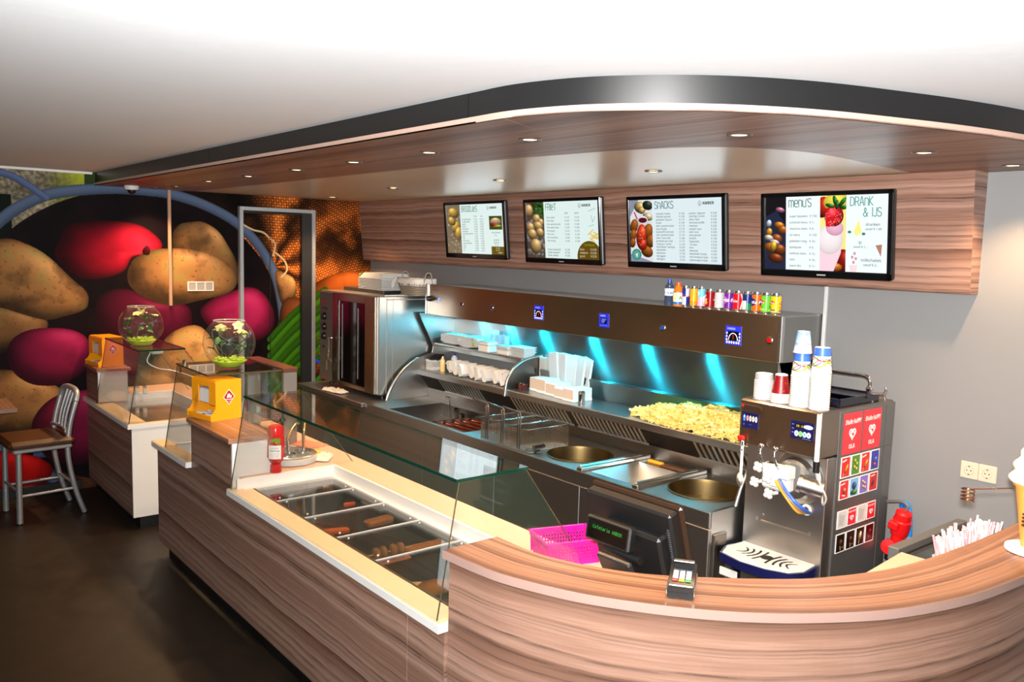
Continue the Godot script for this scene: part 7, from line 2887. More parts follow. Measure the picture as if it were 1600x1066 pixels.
	# crumpled cloth in front of the oven
	cloth("kitchen_cloth", "grey-white cloth crumpled in front of the oven door", "cloth", Vector3(-6.36, 0.768, -3.27), 0.1, Vector2(0.26, 0.1), mat(rgb(206, 198, 190), 0.9), 0.022, 31)

func flared(b: MB, p: Array):      # rectangular dish from rings of (width, depth, height)
	for i in p.size() - 1:
		for s in 4:
			var q0 := corner(p[i], s)
			var q1 := corner(p[i], s + 1)
			var r0 := corner(p[i + 1], s)
			var r1 := corner(p[i + 1], s + 1)
			var nn := (q1 - q0).cross(r0 - q0).normalized()
			var outw := (q0 + q1) * Vector3(1, 0, 1)
			var want := 1.0 if i < 3 else -1.0
			if absf(nn.y) > 0.95:
				nn = Vector3.UP if i > 2 else Vector3.DOWN
			elif nn.dot(outw) * want < 0:
				nn = -nn
			b.face([q0, q1, r1, r0], nn)
	var e: Array = p[p.size() - 1]
	b.face([corner(e, 0), corner(e, 1), corner(e, 2), corner(e, 3)], Vector3.UP)
	b.face([corner(p[0], 0), corner(p[0], 1), corner(p[0], 2), corner(p[0], 3)], Vector3.DOWN)

func foam_lid(b: MB, w: float, d: float, h: float):
	var k := 0.78
	var p := [[w, d, 0.0], [w, d, 0.008], [w * 0.94, d * 0.94, 0.012], [w * k, d * k, h]]
	for i in 3:
		var a: Array = p[i]
		var c: Array = p[i + 1]
		for s in 4:
			var q0 := corner(a, s)
			var q1 := corner(a, s + 1)
			var r0 := corner(c, s)
			var r1 := corner(c, s + 1)
			var nn := (q1 - q0).cross(r0 - q0).normalized()
			if nn.dot((q0 + q1) * Vector3(1, 0, 1)) < 0:
				nn = -nn
			if i == 1:
				nn = Vector3.UP
			b.face([q0, q1, r1, r0], nn)
	b.face([corner(p[3], 0), corner(p[3], 1), corner(p[3], 2), corner(p[3], 3)], Vector3.UP)
	b.face([corner(p[0], 0), corner(p[0], 1), corner(p[0], 2), corner(p[0], 3)], Vector3.DOWN)

func corner(a: Array, s: int) -> Vector3:
	var sg := [Vector2(-1, -1), Vector2(1, -1), Vector2(1, 1), Vector2(-1, 1)]
	var q: Vector2 = sg[s % 4]
	return Vector3(q.x * a[0] / 2, a[2], q.y * a[1] / 2)

func build_fries():
	rng.seed = 71
	var meshes := []
	for k in 3:
		var b := MB.new()
		var l: float = [0.07, 0.055, 0.085][k]
		var w := 0.0105
		var bend: float = [0.0, 0.006, -0.004][k]
		b.t = Transform3D()
		for s in 2:
			var x0 := -l / 2 + s * l / 2
			var y0 := bend * (1.0 if s == 0 else 0.0)
			var y1 := bend * (0.0 if s == 0 else 1.0)
			var q := [Vector3(x0, y0, 0), Vector3(x0 + l / 2, y1, 0)]
			var h := w / 2
			b.face([q[0] + Vector3(0, h, -h), q[1] + Vector3(0, h, -h), q[1] + Vector3(0, h, h), q[0] + Vector3(0, h, h)], Vector3.UP)
			b.face([q[0] + Vector3(0, -h, -h), q[1] + Vector3(0, -h, -h), q[1] + Vector3(0, -h, h), q[0] + Vector3(0, -h, h)], Vector3.DOWN)
			b.face([q[0] + Vector3(0, -h, h), q[1] + Vector3(0, -h, h), q[1] + Vector3(0, h, h), q[0] + Vector3(0, h, h)], Vector3.BACK)
			b.face([q[0] + Vector3(0, -h, -h), q[1] + Vector3(0, -h, -h), q[1] + Vector3(0, h, -h), q[0] + Vector3(0, h, -h)], Vector3.FORWARD)
			var e: Vector3 = q[s]
			b.face([e + Vector3(0, -h, -h), e + Vector3(0, -h, h), e + Vector3(0, h, h), e + Vector3(0, h, -h)], Vector3(-1 if s == 0 else 1, 0, 0))
		meshes.append(b.mesh())
	var cols := [mat(rgb(216, 188, 104), 0.55), mat(rgb(202, 164, 78), 0.55), mat(rgb(228, 208, 138), 0.55)]
	var lab := "pale yellow cooked fry lying in the heap on the serving shelf"
	var placed := []
	var mm := MultiMesh.new()
	mm.transform_format = MultiMesh.TRANSFORM_3D
	mm.mesh = meshes[0]
	mm.instance_count = 1900
	for i in 2200:
		var x := 0.0
		var z := 0.0
		var h := -1.0
		var top := i < 300
		while h < 0.012:
			x = rng.randf_range(-3.56, -2.5)
			z = rng.randf_range(-4.0, -3.745)
			h = heap(x, z)
		var y := 1.004 + h + (rng.randf_range(-0.002, 0.006) if top else -rng.randf() * minf(h, 0.03))
		var t := Transform3D(Basis.from_euler(Vector3(rng.randf_range(-0.4, 0.4), rng.randf() * TAU, rng.randf_range(-0.35, 0.35))), Vector3(x, y, z))
		if top:
			var o := MeshInstance3D.new()
			o.mesh = meshes[i % 3]
			o.set_surface_override_material(0, cols[rng.randi() % 3])
			o.name = numbered("potato_fry")
			o.transform = t
			add_child(o)
			tag(o, lab, "fry", "fries heaped on the serving shelf")
		else:
			mm.set_instance_transform(i - 300, t)
	var mi := MultiMeshInstance3D.new()
	mi.name = "fries_heap"
	mi.multimesh = mm
	mi.material_override = cols[0]
	add_child(mi)
	tag(mi, "inner mass of the fries heap on the serving shelf", "fries", "", "stuff")

func heap(x: float, z: float) -> float:
	var u := (x + 2.95) / (0.62 if x < -2.95 else 0.5)
	var v := (z + 3.93) / 0.2
	var f := 1.0 - u * u * 0.9 - maxf(0.0, v) * maxf(0.0, v) * 0.9
	return 0.105 * f + 0.012 * sin(x * 31.0) * cos(z * 27.0)

# ---------------------------------------------------------------- drinks on the hood, things round the till
func can_art(k: int) -> ImageTexture:
	var W := 192
	var H := 128
	var base: Array = [Color(0.1, 0.16, 0.5), Color(0.93, 0.6, 0.08), Color(0.9, 0.6, 0.72), Color(0.5, 0.04, 0.09), Color(0.72, 0.73, 0.76), Color(0.36, 0.12, 0.5), Color(0.8, 0.06, 0.1), Color(0.08, 0.16, 0.4), Color(0.92, 0.36, 0.05), Color(0.36, 0.7, 0.2), Color(0.9, 0.72, 0.1)]
	var c := CV.new(W, H, base[k])
	var wt := Color(0.97, 0.97, 0.97)
	match k:
		0:
			for j in 2:
				var x := j * 96
				c.poly([Vector2(x, 0), Vector2(x + 48, 0), Vector2(x + 48, 64), Vector2(x, 64)], Color(0.72, 0.74, 0.8))
				c.poly([Vector2(x + 48, 64), Vector2(x + 96, 64), Vector2(x + 96, 128), Vector2(x + 48, 128)], Color(0.72, 0.74, 0.8))
				c.line([Vector2(x + 22, 66), Vector2(x + 76, 50)], 9, Color(0.8, 0.08, 0.12))
		1:
			c.rect(0, 96, W, 32, Color(0.85, 0.5, 0.05))
			for j in 2:
				c.ell(40 + j * 96, 40, 14, 10, Color(0.85, 0.2, 0.05))
		2:
			c.rect(0, 0, W, 62, Color(0.35, 0.72, 0.86))
			for j in 2:
				c.poly([Vector2(j * 96 + 4, 64), Vector2(j * 96 + 60, 10), Vector2(j * 96 + 76, 30), Vector2(j * 96 + 20, 110)], Color(0.92, 0.85, 0.92))
		3:
			for j in 2:
				var x := j * 96 + 44
				c.text("DR", x, 44, 26, wt, "Droid Serif Bold", 1, 1.0, 0.2)
				c.text("zing", x, 72, 26, wt, "Droid Serif Bold", 1, 1.0, 0.2)
				var st := []
				for q in 16:
					var a := TAU * q / 16
					var r := 24.0 if q % 2 == 0 else 13.0
					st.append(Vector2(x + 12 + cos(a) * r, 92 + sin(a) * r))
				c.poly(st, Color(0.95, 0.7, 0.2))
		4:
			for j in 24:
				c.rect(j * 8, 0, 3, 128, Color(0.6, 0.61, 0.65))
		5, 8:
			for j in 2:
				var x := j * 96 + 48
				c.ell(x, 58, 40, 34, Color(0.12, 0.12, 0.4) if k == 8 else Color(0.55, 0.3, 0.7))
				c.text("Fanta", x, 70, 34, wt, "Droid Sans Bold", 1, 0.95, 0.25)
				c.ell(x - 16, 106, 17, 17, Color(0.96, 0.6, 0.1) if k == 8 else Color(0.3, 0.08, 0.4))
				c.ell(x - 18, 104, 9, 9, Color(0.98, 0.75, 0.3) if k == 8 else Color(0.55, 0.3, 0.65))
		6:
			for j in 2:
				c.line([Vector2(j * 96 + 12, 0), Vector2(j * 96 + 26, 50), Vector2(j * 96 + 12, 128)], 8, wt)
				c.text("Cola", j * 96 + 58, 70, 26, wt, "Droid Serif Bold", 1, 1.0, 0.3)
		7:
			c.rect(0, 72, W, 56, Color(0.1, 0.45, 0.3))
			for j in 2:
				c.rect(j * 96 + 44, 52, 40, 70, Color(0.86, 0.88, 0.9))
				for q in 6:
					c.line([Vector2(j * 96 + 50, 60 + q * 10), Vector2(j * 96 + 78, 60 + q * 10)], 2, Color(0.3, 0.4, 0.6))
		9, 10:
			for j in 2:
				var x := j * 96 + 48
				c.ell(x, 52, 34, 15, Color(0.8, 0.08, 0.12), -0.15)
				c.text("Lipton", x, 59, 19, wt, "Droid Sans Bold", 1, 1.0, 0.15)
				c.ell(x - 10, 92, 26, 20, Color(0.2, 0.55, 0.12) if k == 9 else Color(0.96, 0.55, 0.1))
				c.line([Vector2(x - 34, 116), Vector2(x + 34, 108)], 10, Color(0.6, 0.85, 0.35) if k == 9 else Color(0.2, 0.25, 0.6))
	return c.tex()

func drink_can(k: int, label: String, x: float, r: float, h: float, turn: float):
	var o := thing("drink_can", label, "drink can", Vector3(x, 1.7, -3.765), turn, "drinks lined up on the hood")
	var b := MB.new()
	b.lathe([Vector2(r * 0.8, 0.004), Vector2(r, 0.012)], 24)
	var wall := MB.new()
	var m := can_art(k)
	var rows := [0.012, h - 0.014]
	for i in 25:
		var f := i / 24.0
		var a := TAU * f
		var d := Vector3(sin(a), 0, cos(a))
		wall.add(d * r + Vector3(0, rows[0], 0), d, Vector2(f, 1))
		wall.add(d * r + Vector3(0, rows[1], 0), d, Vector2(f, 0))
	for i in 24:
		wall.tri(i * 2, i * 2 + 2, i * 2 + 1)
		wall.tri(i * 2 + 1, i * 2 + 2, i * 2 + 3)
	put("body", wall, printed(m, 0.22), o)
	b.lathe([Vector2(r, h - 0.014), Vector2(r * 0.86, h - 0.004), Vector2(r * 0.88, h), Vector2(r * 0.82, h), Vector2(r * 0.8, h - 0.004), Vector2(0, h - 0.004)], 24)
	b.lathe([Vector2(0, 0.0), Vector2(r * 0.78, 0.0), Vector2(r * 0.8, 0.005)], 24)
	put("metal_ends", b, M.alu_bright, o)
	b = MB.new()
	b.box(Vector3(0, h - 0.002, 0.006), Vector3(0.01, 0.002, 0.02), 0.0008)
	put("pull_tab", b, M.alu_bright, o)

func cup(called: String, label: String, at: Vector3, r0: float, r1: float, h: float, m: Material, group := "", up := false) -> Node3D:
	var o := thing(called, label, "cup", at, 0.0, group)
	var b := MB.new()     # upside down: wide rim at the bottom
	b.lathe([Vector2(r1 - 0.001, 0.002), Vector2(r1 + 0.0025, 0.0), Vector2(r1 + 0.0025, 0.004), Vector2(r1 - 0.001, 0.006)], 24, Vector3.ZERO, 80.0)
	put("rim", b, M.white, o)
	b = MB.new()
	for i in 25:
		var f := i / 24.0
		var a := TAU * f
		var d := Vector3(sin(a), 0, cos(a))
		var nn := Vector3(d.x, (r1 - r0) / h, d.z)
		b.add(d * r1 + Vector3(0, 0.006, 0), nn, Vector2(f * 2.0, 1))
		b.add(d * r0 + Vector3(0, h, 0), nn, Vector2(f * 2.0, 0))
	for i in 24:
		b.tri(i * 2, i * 2 + 2, i * 2 + 1)
		b.tri(i * 2 + 1, i * 2 + 2, i * 2 + 3)
	put("wall", b, m, o)
	b = MB.new()
	b.lathe([Vector2(r0, h), Vector2(r0 - 0.003, h + 0.001), Vector2(r0 - 0.004, h - 0.006), Vector2(0, h - 0.007)], 24)
	put("bottom", b, M.white, o)
	return o

func swirl_cup_tex() -> ImageTexture:
	var c := CV.new(192, 192, Color(0.96, 0.96, 0.95))
	c.rect(0, 0, 192, 68, Color(0.22, 0.4, 0.78))
	for q in [[Color(0.55, 0.06, 0.16), 92, 17, 0.0, 5.0], [Color(0.62, 0.72, 0.12), 128, 24, 1.2, 7.0], [Color(0.15, 0.2, 0.45), 120, 30, 2.4, 3.5], [Color(0.55, 0.06, 0.16), 122, 26, 3.6, 3.0], [Color(0.5, 0.65, 0.2), 100, 20, 4.5, 4.0]]:
		var p := []
		for k in 49:
			p.append(Vector2(k * 4, q[1] + q[2] * sin(TAU * k / 48.0 + q[3])))
		c.line(p, q[4] * 2.0, q[0])
	return c.tex()

func slush_cup_tex() -> ImageTexture:
	var c := CV.new(192, 192, Color(0.55, 0.72, 0.92))
	for y in 192:
		c.rect(0, y, 192, 1, Color(0.5, 0.68, 0.9).lerp(Color(0.8, 0.88, 0.95), y / 192.0))
	c.rect(0, 150, 192, 42, Color(0.84, 0.9, 0.94))
	for j in 2:
		c.line([Vector2(j * 96 + 60, 20), Vector2(j * 96 + 52, 110)], 3, Color(0.5, 0.2, 0.5))
		c.ell(j * 96 + 60, 22, 4, 6, Color(0.6, 0.1, 0.3))
		c.text("Crushy", j * 96 + 48, 128, 28, Color(0.45, 0.3, 0.75), "Droid Serif Bold", 1, 0.9, 0.3)
	return c.tex()

func red_cup_tex() -> ImageTexture:
	var c := CV.new(128, 128, Color(0.5, 0.03, 0.06))
	c.rect(0, 0, 128, 8, Color(0.95, 0.93, 0.9))
	for j in 8:
		c.ell(20 + (j * 29) % 100, 40 + (j * 17) % 70, 9, 5, Color(0.62, 0.2, 0.06), j * 0.7)
	return c.tex()

func build_small_right():
	M.alu_bright = mat(Color(0.8, 0.8, 0.81), 0.22, 1.0)
	rng.seed = 12
	# two small bottles, then the cans
	var bl := thing("water_bottle", "small clear blue-capped water bottle, first of the drinks on the hood", "bottle", Vector3(-3.225, 1.7, -3.775))
	var b := MB.new()
	b.lathe([Vector2(0, 0), Vector2(0.026, 0), Vector2(0.028, 0.008), Vector2(0.025, 0.05), Vector2(0.028, 0.06), Vector2(0.028, 0.095), Vector2(0.022, 0.115), Vector2(0.011, 0.13), Vector2(0.01, 0.138)], 22, Vector3.ZERO, 60.0)
	put("body", b, mat(rgb(52, 66, 92), 0.1), bl)
	b = MB.new()
	b.lathe([Vector2(0.0285, 0.055), Vector2(0.0287, 0.06), Vector2(0.0287, 0.093), Vector2(0.028, 0.097)], 22)
	var lb := CV.new(128, 48, Color(0.75, 0.86, 0.95))
	for j in 3:
		lb.text("spa", 22 + j * 42, 32, 20, Color(0.12, 0.25, 0.55), "Droid Sans Bold", 1)
	var lm := mat(Color.WHITE, 0.3)
	lm.albedo_texture = lb.tex()
	lm.uv1_scale = Vector3(1, 26, 1)
	put("label", b, lm, bl)
	b = MB.new()
	b.lathe([Vector2(0.012, 0.134), Vector2(0.012, 0.148), Vector2(0, 0.149)], 16)
	put("cap", b, mat(rgb(30, 70, 200), 0.3), bl)
	bl = thing("juice_bottle", "small orange-capped juice bottle, second of the drinks on the hood", "bottle", Vector3(-3.155, 1.7, -3.77))
	b = MB.new()
	b.lathe([Vector2(0, 0), Vector2(0.026, 0), Vector2(0.028, 0.006), Vector2(0.028, 0.075), Vector2(0.024, 0.1), Vector2(0.013, 0.118), Vector2(0.012, 0.124)], 22, Vector3.ZERO, 60.0)
	put("body", b, mat(rgb(196, 108, 30), 0.15), bl)
	b = MB.new()
	b.lathe([Vector2(0.0285, 0.01), Vector2(0.0287, 0.014), Vector2(0.0287, 0.07), Vector2(0.0275, 0.08)], 22)
	lb = CV.new(128, 64, Color(0.9, 0.85, 0.6))
	lb.rect(0, 50, 128, 14, Color(0.15, 0.4, 0.7))
	for j in 2:
		lb.ell(32 + j * 64, 28, 24, 20, Color(0.95, 0.95, 0.85))
		lb.text("AA", 32 + j * 64, 36, 24, Color(0.1, 0.35, 0.2), "Droid Sans Bold", 1)
	lm = mat(Color.WHITE, 0.3)
	lm.albedo_texture = lb.tex()
	lm.uv1_scale = Vector3(1, 15, 1)
	put("label", b, lm, bl)
	b = MB.new()
	b.lathe([Vector2(0.015, 0.12), Vector2(0.015, 0.134), Vector2(0, 0.135)], 16)
	put("cap", b, mat(rgb(226, 84, 34), 0.3), bl)
	var xs := [-3.095, -3.038, -2.985, -2.925, -2.862, -2.8, -2.74, -2.682, -2.624, -2.566, -2.508]
	var ls := ["slim blue and silver checked energy drink can on the hood", "slim plain orange can on the hood", "slim pink and light blue can on the hood", "dark red can with a yellow burst on the hood", "plain silver ribbed can on the hood", "purple fruit drink can on the hood", "bright red cola can on the hood", "dark blue and green can with a white panel on the hood", "orange fruit drink can on the hood", "bright green ice tea can on the hood", "yellow ice tea can, last of the row on the hood"]
	for k in 11:
		drink_can(k, ls[k], xs[k], 0.0215 if k < 3 else 0.0265, 0.118 if k < 3 else 0.108, 0.75)
	# cups upside down on the ice cream machine
	var T := 1.319
	var plain: Material = M.white
	var frost := mat(rgb(172, 172, 178), 0.35)
	frost.backlight_enabled = true
	frost.backlight = Color(0.3, 0.3, 0.3)
	for k in 10:
		cup("plastic_cup", "frosted plastic cup in the stack at the machine's left corner" if k < 9 else "topmost frosted plastic cup at the machine's left corner", Vector3(-2.345, T + k * 0.0095, -3.46), 0.0405, 0.043, 0.036, frost, "frosted cups on the machine" if k < 9 else "")
	for k in 5:
		cup("paper_cup", "white-rimmed cup nested under the dark red one", Vector3(-2.245, T + k * 0.0075, -3.45), 0.04, 0.042, 0.012, plain, "cups under the dark red cup")
	cup("paper_cup", "dark red paper cup upside down on its short stack", Vector3(-2.245, T + 0.0375, -3.45), 0.028, 0.0415, 0.095, printed_wrap(red_cup_tex()))
	var sw := printed_wrap(swirl_cup_tex())
	for k in 14:
		cup("paper_cup", "white paper cup nested in the middle tall stack", Vector3(-2.135, T + k * 0.0098, -3.435), 0.04, 0.0425, 0.016, plain, "cups in the middle tall stack")
	cup("paper_cup", "blue-topped paper cup with coloured loops ending the middle tall stack", Vector3(-2.135, T + 0.137, -3.435), 0.0345, 0.0435, 0.108, sw)
	cup("slush_cup", "light blue drink cup standing on top of the middle cup stack", Vector3(-2.135, T + 0.246, -3.435), 0.028, 0.04, 0.098, printed_wrap(slush_cup_tex()))
	for k in 17:
		cup("paper_cup", "white paper cup nested in the right-hand tall stack", Vector3(-2.045, T + k * 0.0098, -3.45), 0.04, 0.0425, 0.016, plain, "cups in the right-hand tall stack")
	cup("paper_cup", "blue-topped paper cup with coloured loops ending the right-hand tall stack", Vector3(-2.045, T + 0.167, -3.45), 0.035, 0.0435, 0.112, sw)
	# long white spoon and red catch on the machine's left edge
	var sp := thing("hanging_spoon", "long white plastic spoon hanging at the ice cream machine's left edge", "spoon", Vector3(-2.375, 1.08, -3.36))
	b = MB.new()
	b.box(Vector3(0, -0.04, 0), Vector3(0.016, 0.16, 0.004), 0.0015)
	put("handle", b, M.white, sp)
	b = MB.new()
	b.t = Transform3D(Basis.from_scale(Vector3(0.02, 0.034, 0.005)), Vector3(-0.004, -0.15, 0))
	b.ball(Vector3.ZERO, Vector3.ONE, 16, 10)
	put("bowl", b, M.white, sp)
	b = MB.new()
	b.box(Vector3(0.0, 0.025, 0.0025), Vector3(0.007, 0.02, 0.001))
	b.box(Vector3(0.0, -0.005, 0.0025), Vector3(0.006, 0.008, 0.001))
	put("slot", b, M.gap, sp)
	b = MB.new()
	b.box(Vector3(-0.01, 0.052, 0), Vector3(0.035, 0.022, 0.02), 0.005)
	put("red_catch", b, mat(rgb(214, 24, 20), 0.35), sp)
	# basin and tap behind the cups
	var bt := thing("black_tray", "black shallow tray behind the cup stacks on the machine", "tray", Vector3(-2.12, T, -3.75))
	b = MB.new()
	b.bx(-0.15, 0.12, 0.0, 0.006, -0.15, 0.2)
	for q in [[-0.15, -0.14, -0.15, 0.2], [0.11, 0.12, -0.15, 0.2], [-0.14, 0.11, -0.15, -0.14], [-0.14, 0.11, 0.19, 0.2]]:
		b.bx(q[0], q[1], 0.0, 0.04, q[2], q[3], 0.003)
	put("tray", b, mat(rgb(14, 16, 30), 0.12), bt)
	b = MB.new()
	b.bx(-0.13, 0.1, 0.028, 0.034, -0.13, 0.02, 0.002)
	put("lid", b, mat(rgb(14, 16, 30), 0.12), bt)
	var fa := thing("water_tap", "chrome swivel tap with a long horizontal spout behind the cups", "tap", Vector3(-2.02, T, -3.84))
	b = MB.new()
	b.lathe([Vector2(0, 0), Vector2(0.022, 0), Vector2(0.022, 0.008), Vector2(0.014, 0.012), Vector2(0.014, 0.06), Vector2(0.018, 0.064), Vector2(0.012, 0.075), Vector2(0, 0.078)], 18)
	b.cyl(Vector3(0.0, 0.04, 0), Vector3(0.06, 0.044, -0.02), 0.008, 10)
	put("body", b, M.chrome, fa)
	b = MB.new()
	b.tube(smooth_path([Vector3(0, 0.07, 0), Vector3(0, 0.1, 0.0), Vector3(-0.025, 0.122, 0.0), Vector3(-0.1, 0.128, 0.02), Vector3(-0.26, 0.132, 0.05)], 6), 0.009, 10)
	put("spout", b, M.chrome, fa)
	b = MB.new()
	for s in [-1.0, 1.0]:
		b.tube(smooth_path([Vector3(0.062, 0.044, -0.02), Vector3(0.07, 0.044 + s * 0.02, -0.022), Vector3(0.066, 0.044 + s * 0.034, -0.024)], 4), 0.0065, 8)
	put("handle", b, M.chrome, fa)
	# wall: sockets, red plug, hose and pipe
	var so := thing("wall_socket", "double cream power socket on the grey wall", "socket", Vector3(-1.603, 1.032, BACK + 0.001))
	for k in 2:
		var x := -0.04 + k * 0.08
		b = MB.new()
		b.box(Vector3(x, 0, 0.005), Vector3(0.079, 0.08, 0.01), 0.004)
		var pl := put("plate", b, mat(rgb(196, 180, 158), 0.35), so)
		b = MB.new()
		b.turned(Vector3(x, 0, 0.0102), Vector3.RIGHT, PI / 2).lathe([Vector2(0.022, 0.001), Vector2(0.021, 0.0), Vector2(0.019, -0.001), Vector2(0, -0.001)], 24)
		put("well", b, mat(rgb(150, 138, 122), 0.4), pl)
		b = MB.new()
		for s in [-1.0, 1.0]:
			b.ball(Vector3(x + s * 0.009, 0, 0.0105), Vector3(0.003, 0.003, 0.001), 8, 4)
			b.box(Vector3(x, s * 0.019, 0.0108), Vector3(0.007, 0.004, 0.001))
		put("contact", b, M.gap, pl)
	var rp := thing("power_plug", "large red industrial plug hanging behind the ice cream machine", "plug", Vector3(-1.893, 0.7, -3.99))
	b = MB.new()
	b.t = Transform3D(Basis.from_euler(Vector3(0.15, 0, -0.22)), Vector3.ZERO)
	b.lathe([Vector2(0, -0.11), Vector2(0.03, -0.11), Vector2(0.034, -0.1), Vector2(0.034, -0.03), Vector2(0.042, -0.025), Vector2(0.046, 0.0), Vector2(0.046, 0.05), Vector2(0.04, 0.055), Vector2(0.04, 0.09), Vector2(0.03, 0.1), Vector2(0, 0.1)], 8, Vector3.ZERO, 20.0)
	b.box(Vector3(-0.015, 0.03, 0.045), Vector3(0.05, 0.04, 0.03), 0.006)
	var red := mat(rgb(206, 16, 20), 0.35)
	put("body", b, red, rp)
	b = MB.new()
	b.turned(Vector3(-0.028, -0.09, 0.04), Vector3(1, 0, 0), PI / 2 - 0.2).lathe([Vector2(0.038, -0.03), Vector2(0.04, 0.0), Vector2(0.036, 0.012), Vector2(0, 0.016)], 20)
	put("cap", b, red, rp)
	b = MB.new()
	b.cyl(Vector3(-0.03, -0.115, 0.01), Vector3(-0.035, -0.16, 0.01), 0.026, 10)
	b.tube([Vector3(-0.035, -0.15, 0.01), Vector3(-0.037, -0.4, 0.01)], 0.009, 8)
	put("gland", b, M.black, rp)
	b = MB.new()
	b.tube(smooth_path([Vector3(0.02, 0.095, 0), Vector3(0.03, 0.12, 0), Vector3(0.0, 0.135, 0), Vector3(-0.06, 0.12, -0.01), Vector3(-0.12, 0.1, -0.04)], 5), 0.008, 8)
	put("cable", b, mat(rgb(90, 88, 84), 0.5), rp)
	var ho := thing("blue_hose", "blue water hose looping down the grey wall beside the red plug", "hose", Vector3(-1.88, 0.5, -4.06))
	b = MB.new()
	b.tube(smooth_path([Vector3(-1.93, 0.79, -4.07), Vector3(-1.915, 0.815, -4.05), Vector3(-1.89, 0.805, -4.045), Vector3(-1.878, 0.75, -4.045), Vector3(-1.872, 0.6, -4.05), Vector3(-1.86, 0.5, -4.05), Vector3(-1.85, 0.3, -4.06), Vector3(-1.85, 0.02, -4.06)], 6), 0.014, 10)
	world_part("hose", b, mat(rgb(24, 128, 206), 0.35), ho)
	b = MB.new()
	b.tube([Vector3(-1.873, 0.655, -4.048), Vector3(-1.873, 0.64, -4.048)], 0.0155, 10)
	world_part("ring", b, mat(rgb(120, 170, 210), 0.35), ho)
	b = MB.new()
	b.cyl(Vector3(-1.93, 0.0, -4.07), Vector3(-1.93, 0.75, -4.07), 0.02, 14)
	tag(put("grey_pipe", b, mat(rgb(86, 86, 88), 0.4)), "grey drain pipe on the wall left of the blue hose", "pipe")
	# low hatch with a steel rail inside the desk
	var ha := thing("desk_hatch", "low hatch with a steel rail and latch closing the desk to the wall", "hatch", Vector3(-1.55, 0.0, -3.7))
	b = MB.new()
	b.bx(-1.66, -1.63, 0.0, 0.74, -3.42, -4.06, 0.003)
	world_part("leaf", b, mat(rgb(104, 108, 104), 0.4), ha)
	b = MB.new()
	b.bx(-1.668, -1.622, 0.74, 0.8, -3.42, -4.07, 0.004)
	world_part("rail", b, M.steel_side, ha)
	b = MB.new()
	b.bx(-1.625, -1.615, 0.765, 0.77, -3.42, -4.07)
	world_part("groove", b, M.gap, ha)
	b = MB.new()
	b.bx(-1.63, -1.6, 0.69, 0.705, -3.75, -3.85, 0.003)
	world_part("latch", b, M.white, ha)
	# straws in their box
	var sb := thing("straw_box", "pale pink plastic box holding the drinking straws", "box", Vector3(-1.33, 0.797, -3.36))
	b = MB.new()
	var pk := pane(Color(0.9, 0.66, 0.62), 0.55)
	for q in [[-0.055, -0.051, -0.15, 0.15], [0.051, 0.055, -0.15, 0.15], [-0.051, 0.051, -0.15, -0.146], [-0.051, 0.051, 0.146, 0.15]]:
		b.bx(q[0], q[1], 0.0, 0.13, q[2], q[3])
	b.bx(-0.05, 0.05, 0.0, 0.004, -0.145, 0.145)
	put("box", b, pk, sb)
	var sc := [mat(rgb(244, 186, 186), 0.5), mat(rgb(246, 232, 226), 0.5), mat(rgb(240, 160, 170), 0.5), mat(rgb(226, 222, 226), 0.5)]
	var sm := MB.new()
	sm.tube([Vector3(0, 0, 0), Vector3(0, 0.185, 0)], 0.0042, 7)
	var smesh := sm.mesh()
	for k in 110:
		var o := MeshInstance3D.new()
		o.mesh = smesh
		o.set_surface_override_material(0, sc[k % 4])
		o.name = numbered("drinking_straw")
		o.position = Vector3(-1.33 + rng.randf_range(-0.045, 0.045), 0.803, -3.36 + rng.randf_range(-0.135, 0.135))
		o.rotation = Vector3(clampf((o.position.z + 3.36) * 2.4, -0.35, 0.35) + rng.randf_range(-0.08, 0.08), 0, rng.randf_range(-0.12, 0.12))
		o.scale.y = rng.randf_range(0.93, 1.05)
		add_child(o)
		tag(o, "pink or white drinking straw standing in the pale box", "straw", "straws in the pale pink box")
	# giant cone ornament on the desk
	var co := thing("cone_ornament", "giant soft ice cone ornament on a white disc at the desk's end", "ornament", Vector3(-1.06, 1.0, -3.22))
	b = MB.new()
	b.lathe([Vector2(0, 0), Vector2(0.085, 0), Vector2(0.09, 0.004), Vector2(0.088, 0.014), Vector2(0.06, 0.018), Vector2(0, 0.018)], 36)
	put("disc", b, M.white_gloss, co)
	b = MB.new()
	b.lathe([Vector2(0, 0.018), Vector2(0.04, 0.018), Vector2(0.072, 0.23), Vector2(0.08, 0.232), Vector2(0.082, 0.25), Vector2(0.07, 0.252)], 32)
	var wf := mat(rgb(214, 158, 74), 0.45)
	put("wafer", b, wf, co)
	b = MB.new()
	var pr := []
	for k in 40:
		var f := k / 39.0
		var r := 0.088 * (1.0 - pow(f, 1.7)) * (1.0 + 0.07 * sin(f * 26.0)) + 0.002
		pr.append(Vector2(r, 0.245 + f * 0.2))
	pr.append(Vector2(0, 0.447))
	b.lathe(pr, 36, Vector3.ZERO, 70.0)
	put("cream_swirl", b, mat(rgb(248, 244, 226), 0.35), co)
	for s in 2:
		b = MB.new()
		var c := Vector3(-0.19, 0.2, 0.1) if s == 0 else Vector3(0.02, 0.165, 0.12)
		var p := []
		for k in 49:
			var a := TAU * k / 12.0
			p.append(c + Vector3(cos(a) * 0.021, -k * 0.00105, sin(a) * 0.021))
		b.tube(p, 0.0026, 6)
		b.tube([p[0], Vector3(-0.07, 0.215, 0.03) if s == 0 else Vector3(0.02, 0.2, 0.075)], 0.0024, 6)
		put("cone_spring", b, mat(Color(0.6, 0.42, 0.3), 0.25, 1.0), co)
	# pink basket
	var pbk := thing("pink_basket", "bright pink slotted plastic basket beside the till", "basket", Vector3(-2.345, 0.797, -2.205), -0.32)
	var pink := mat(rgb(210, 14, 134), 0.35)
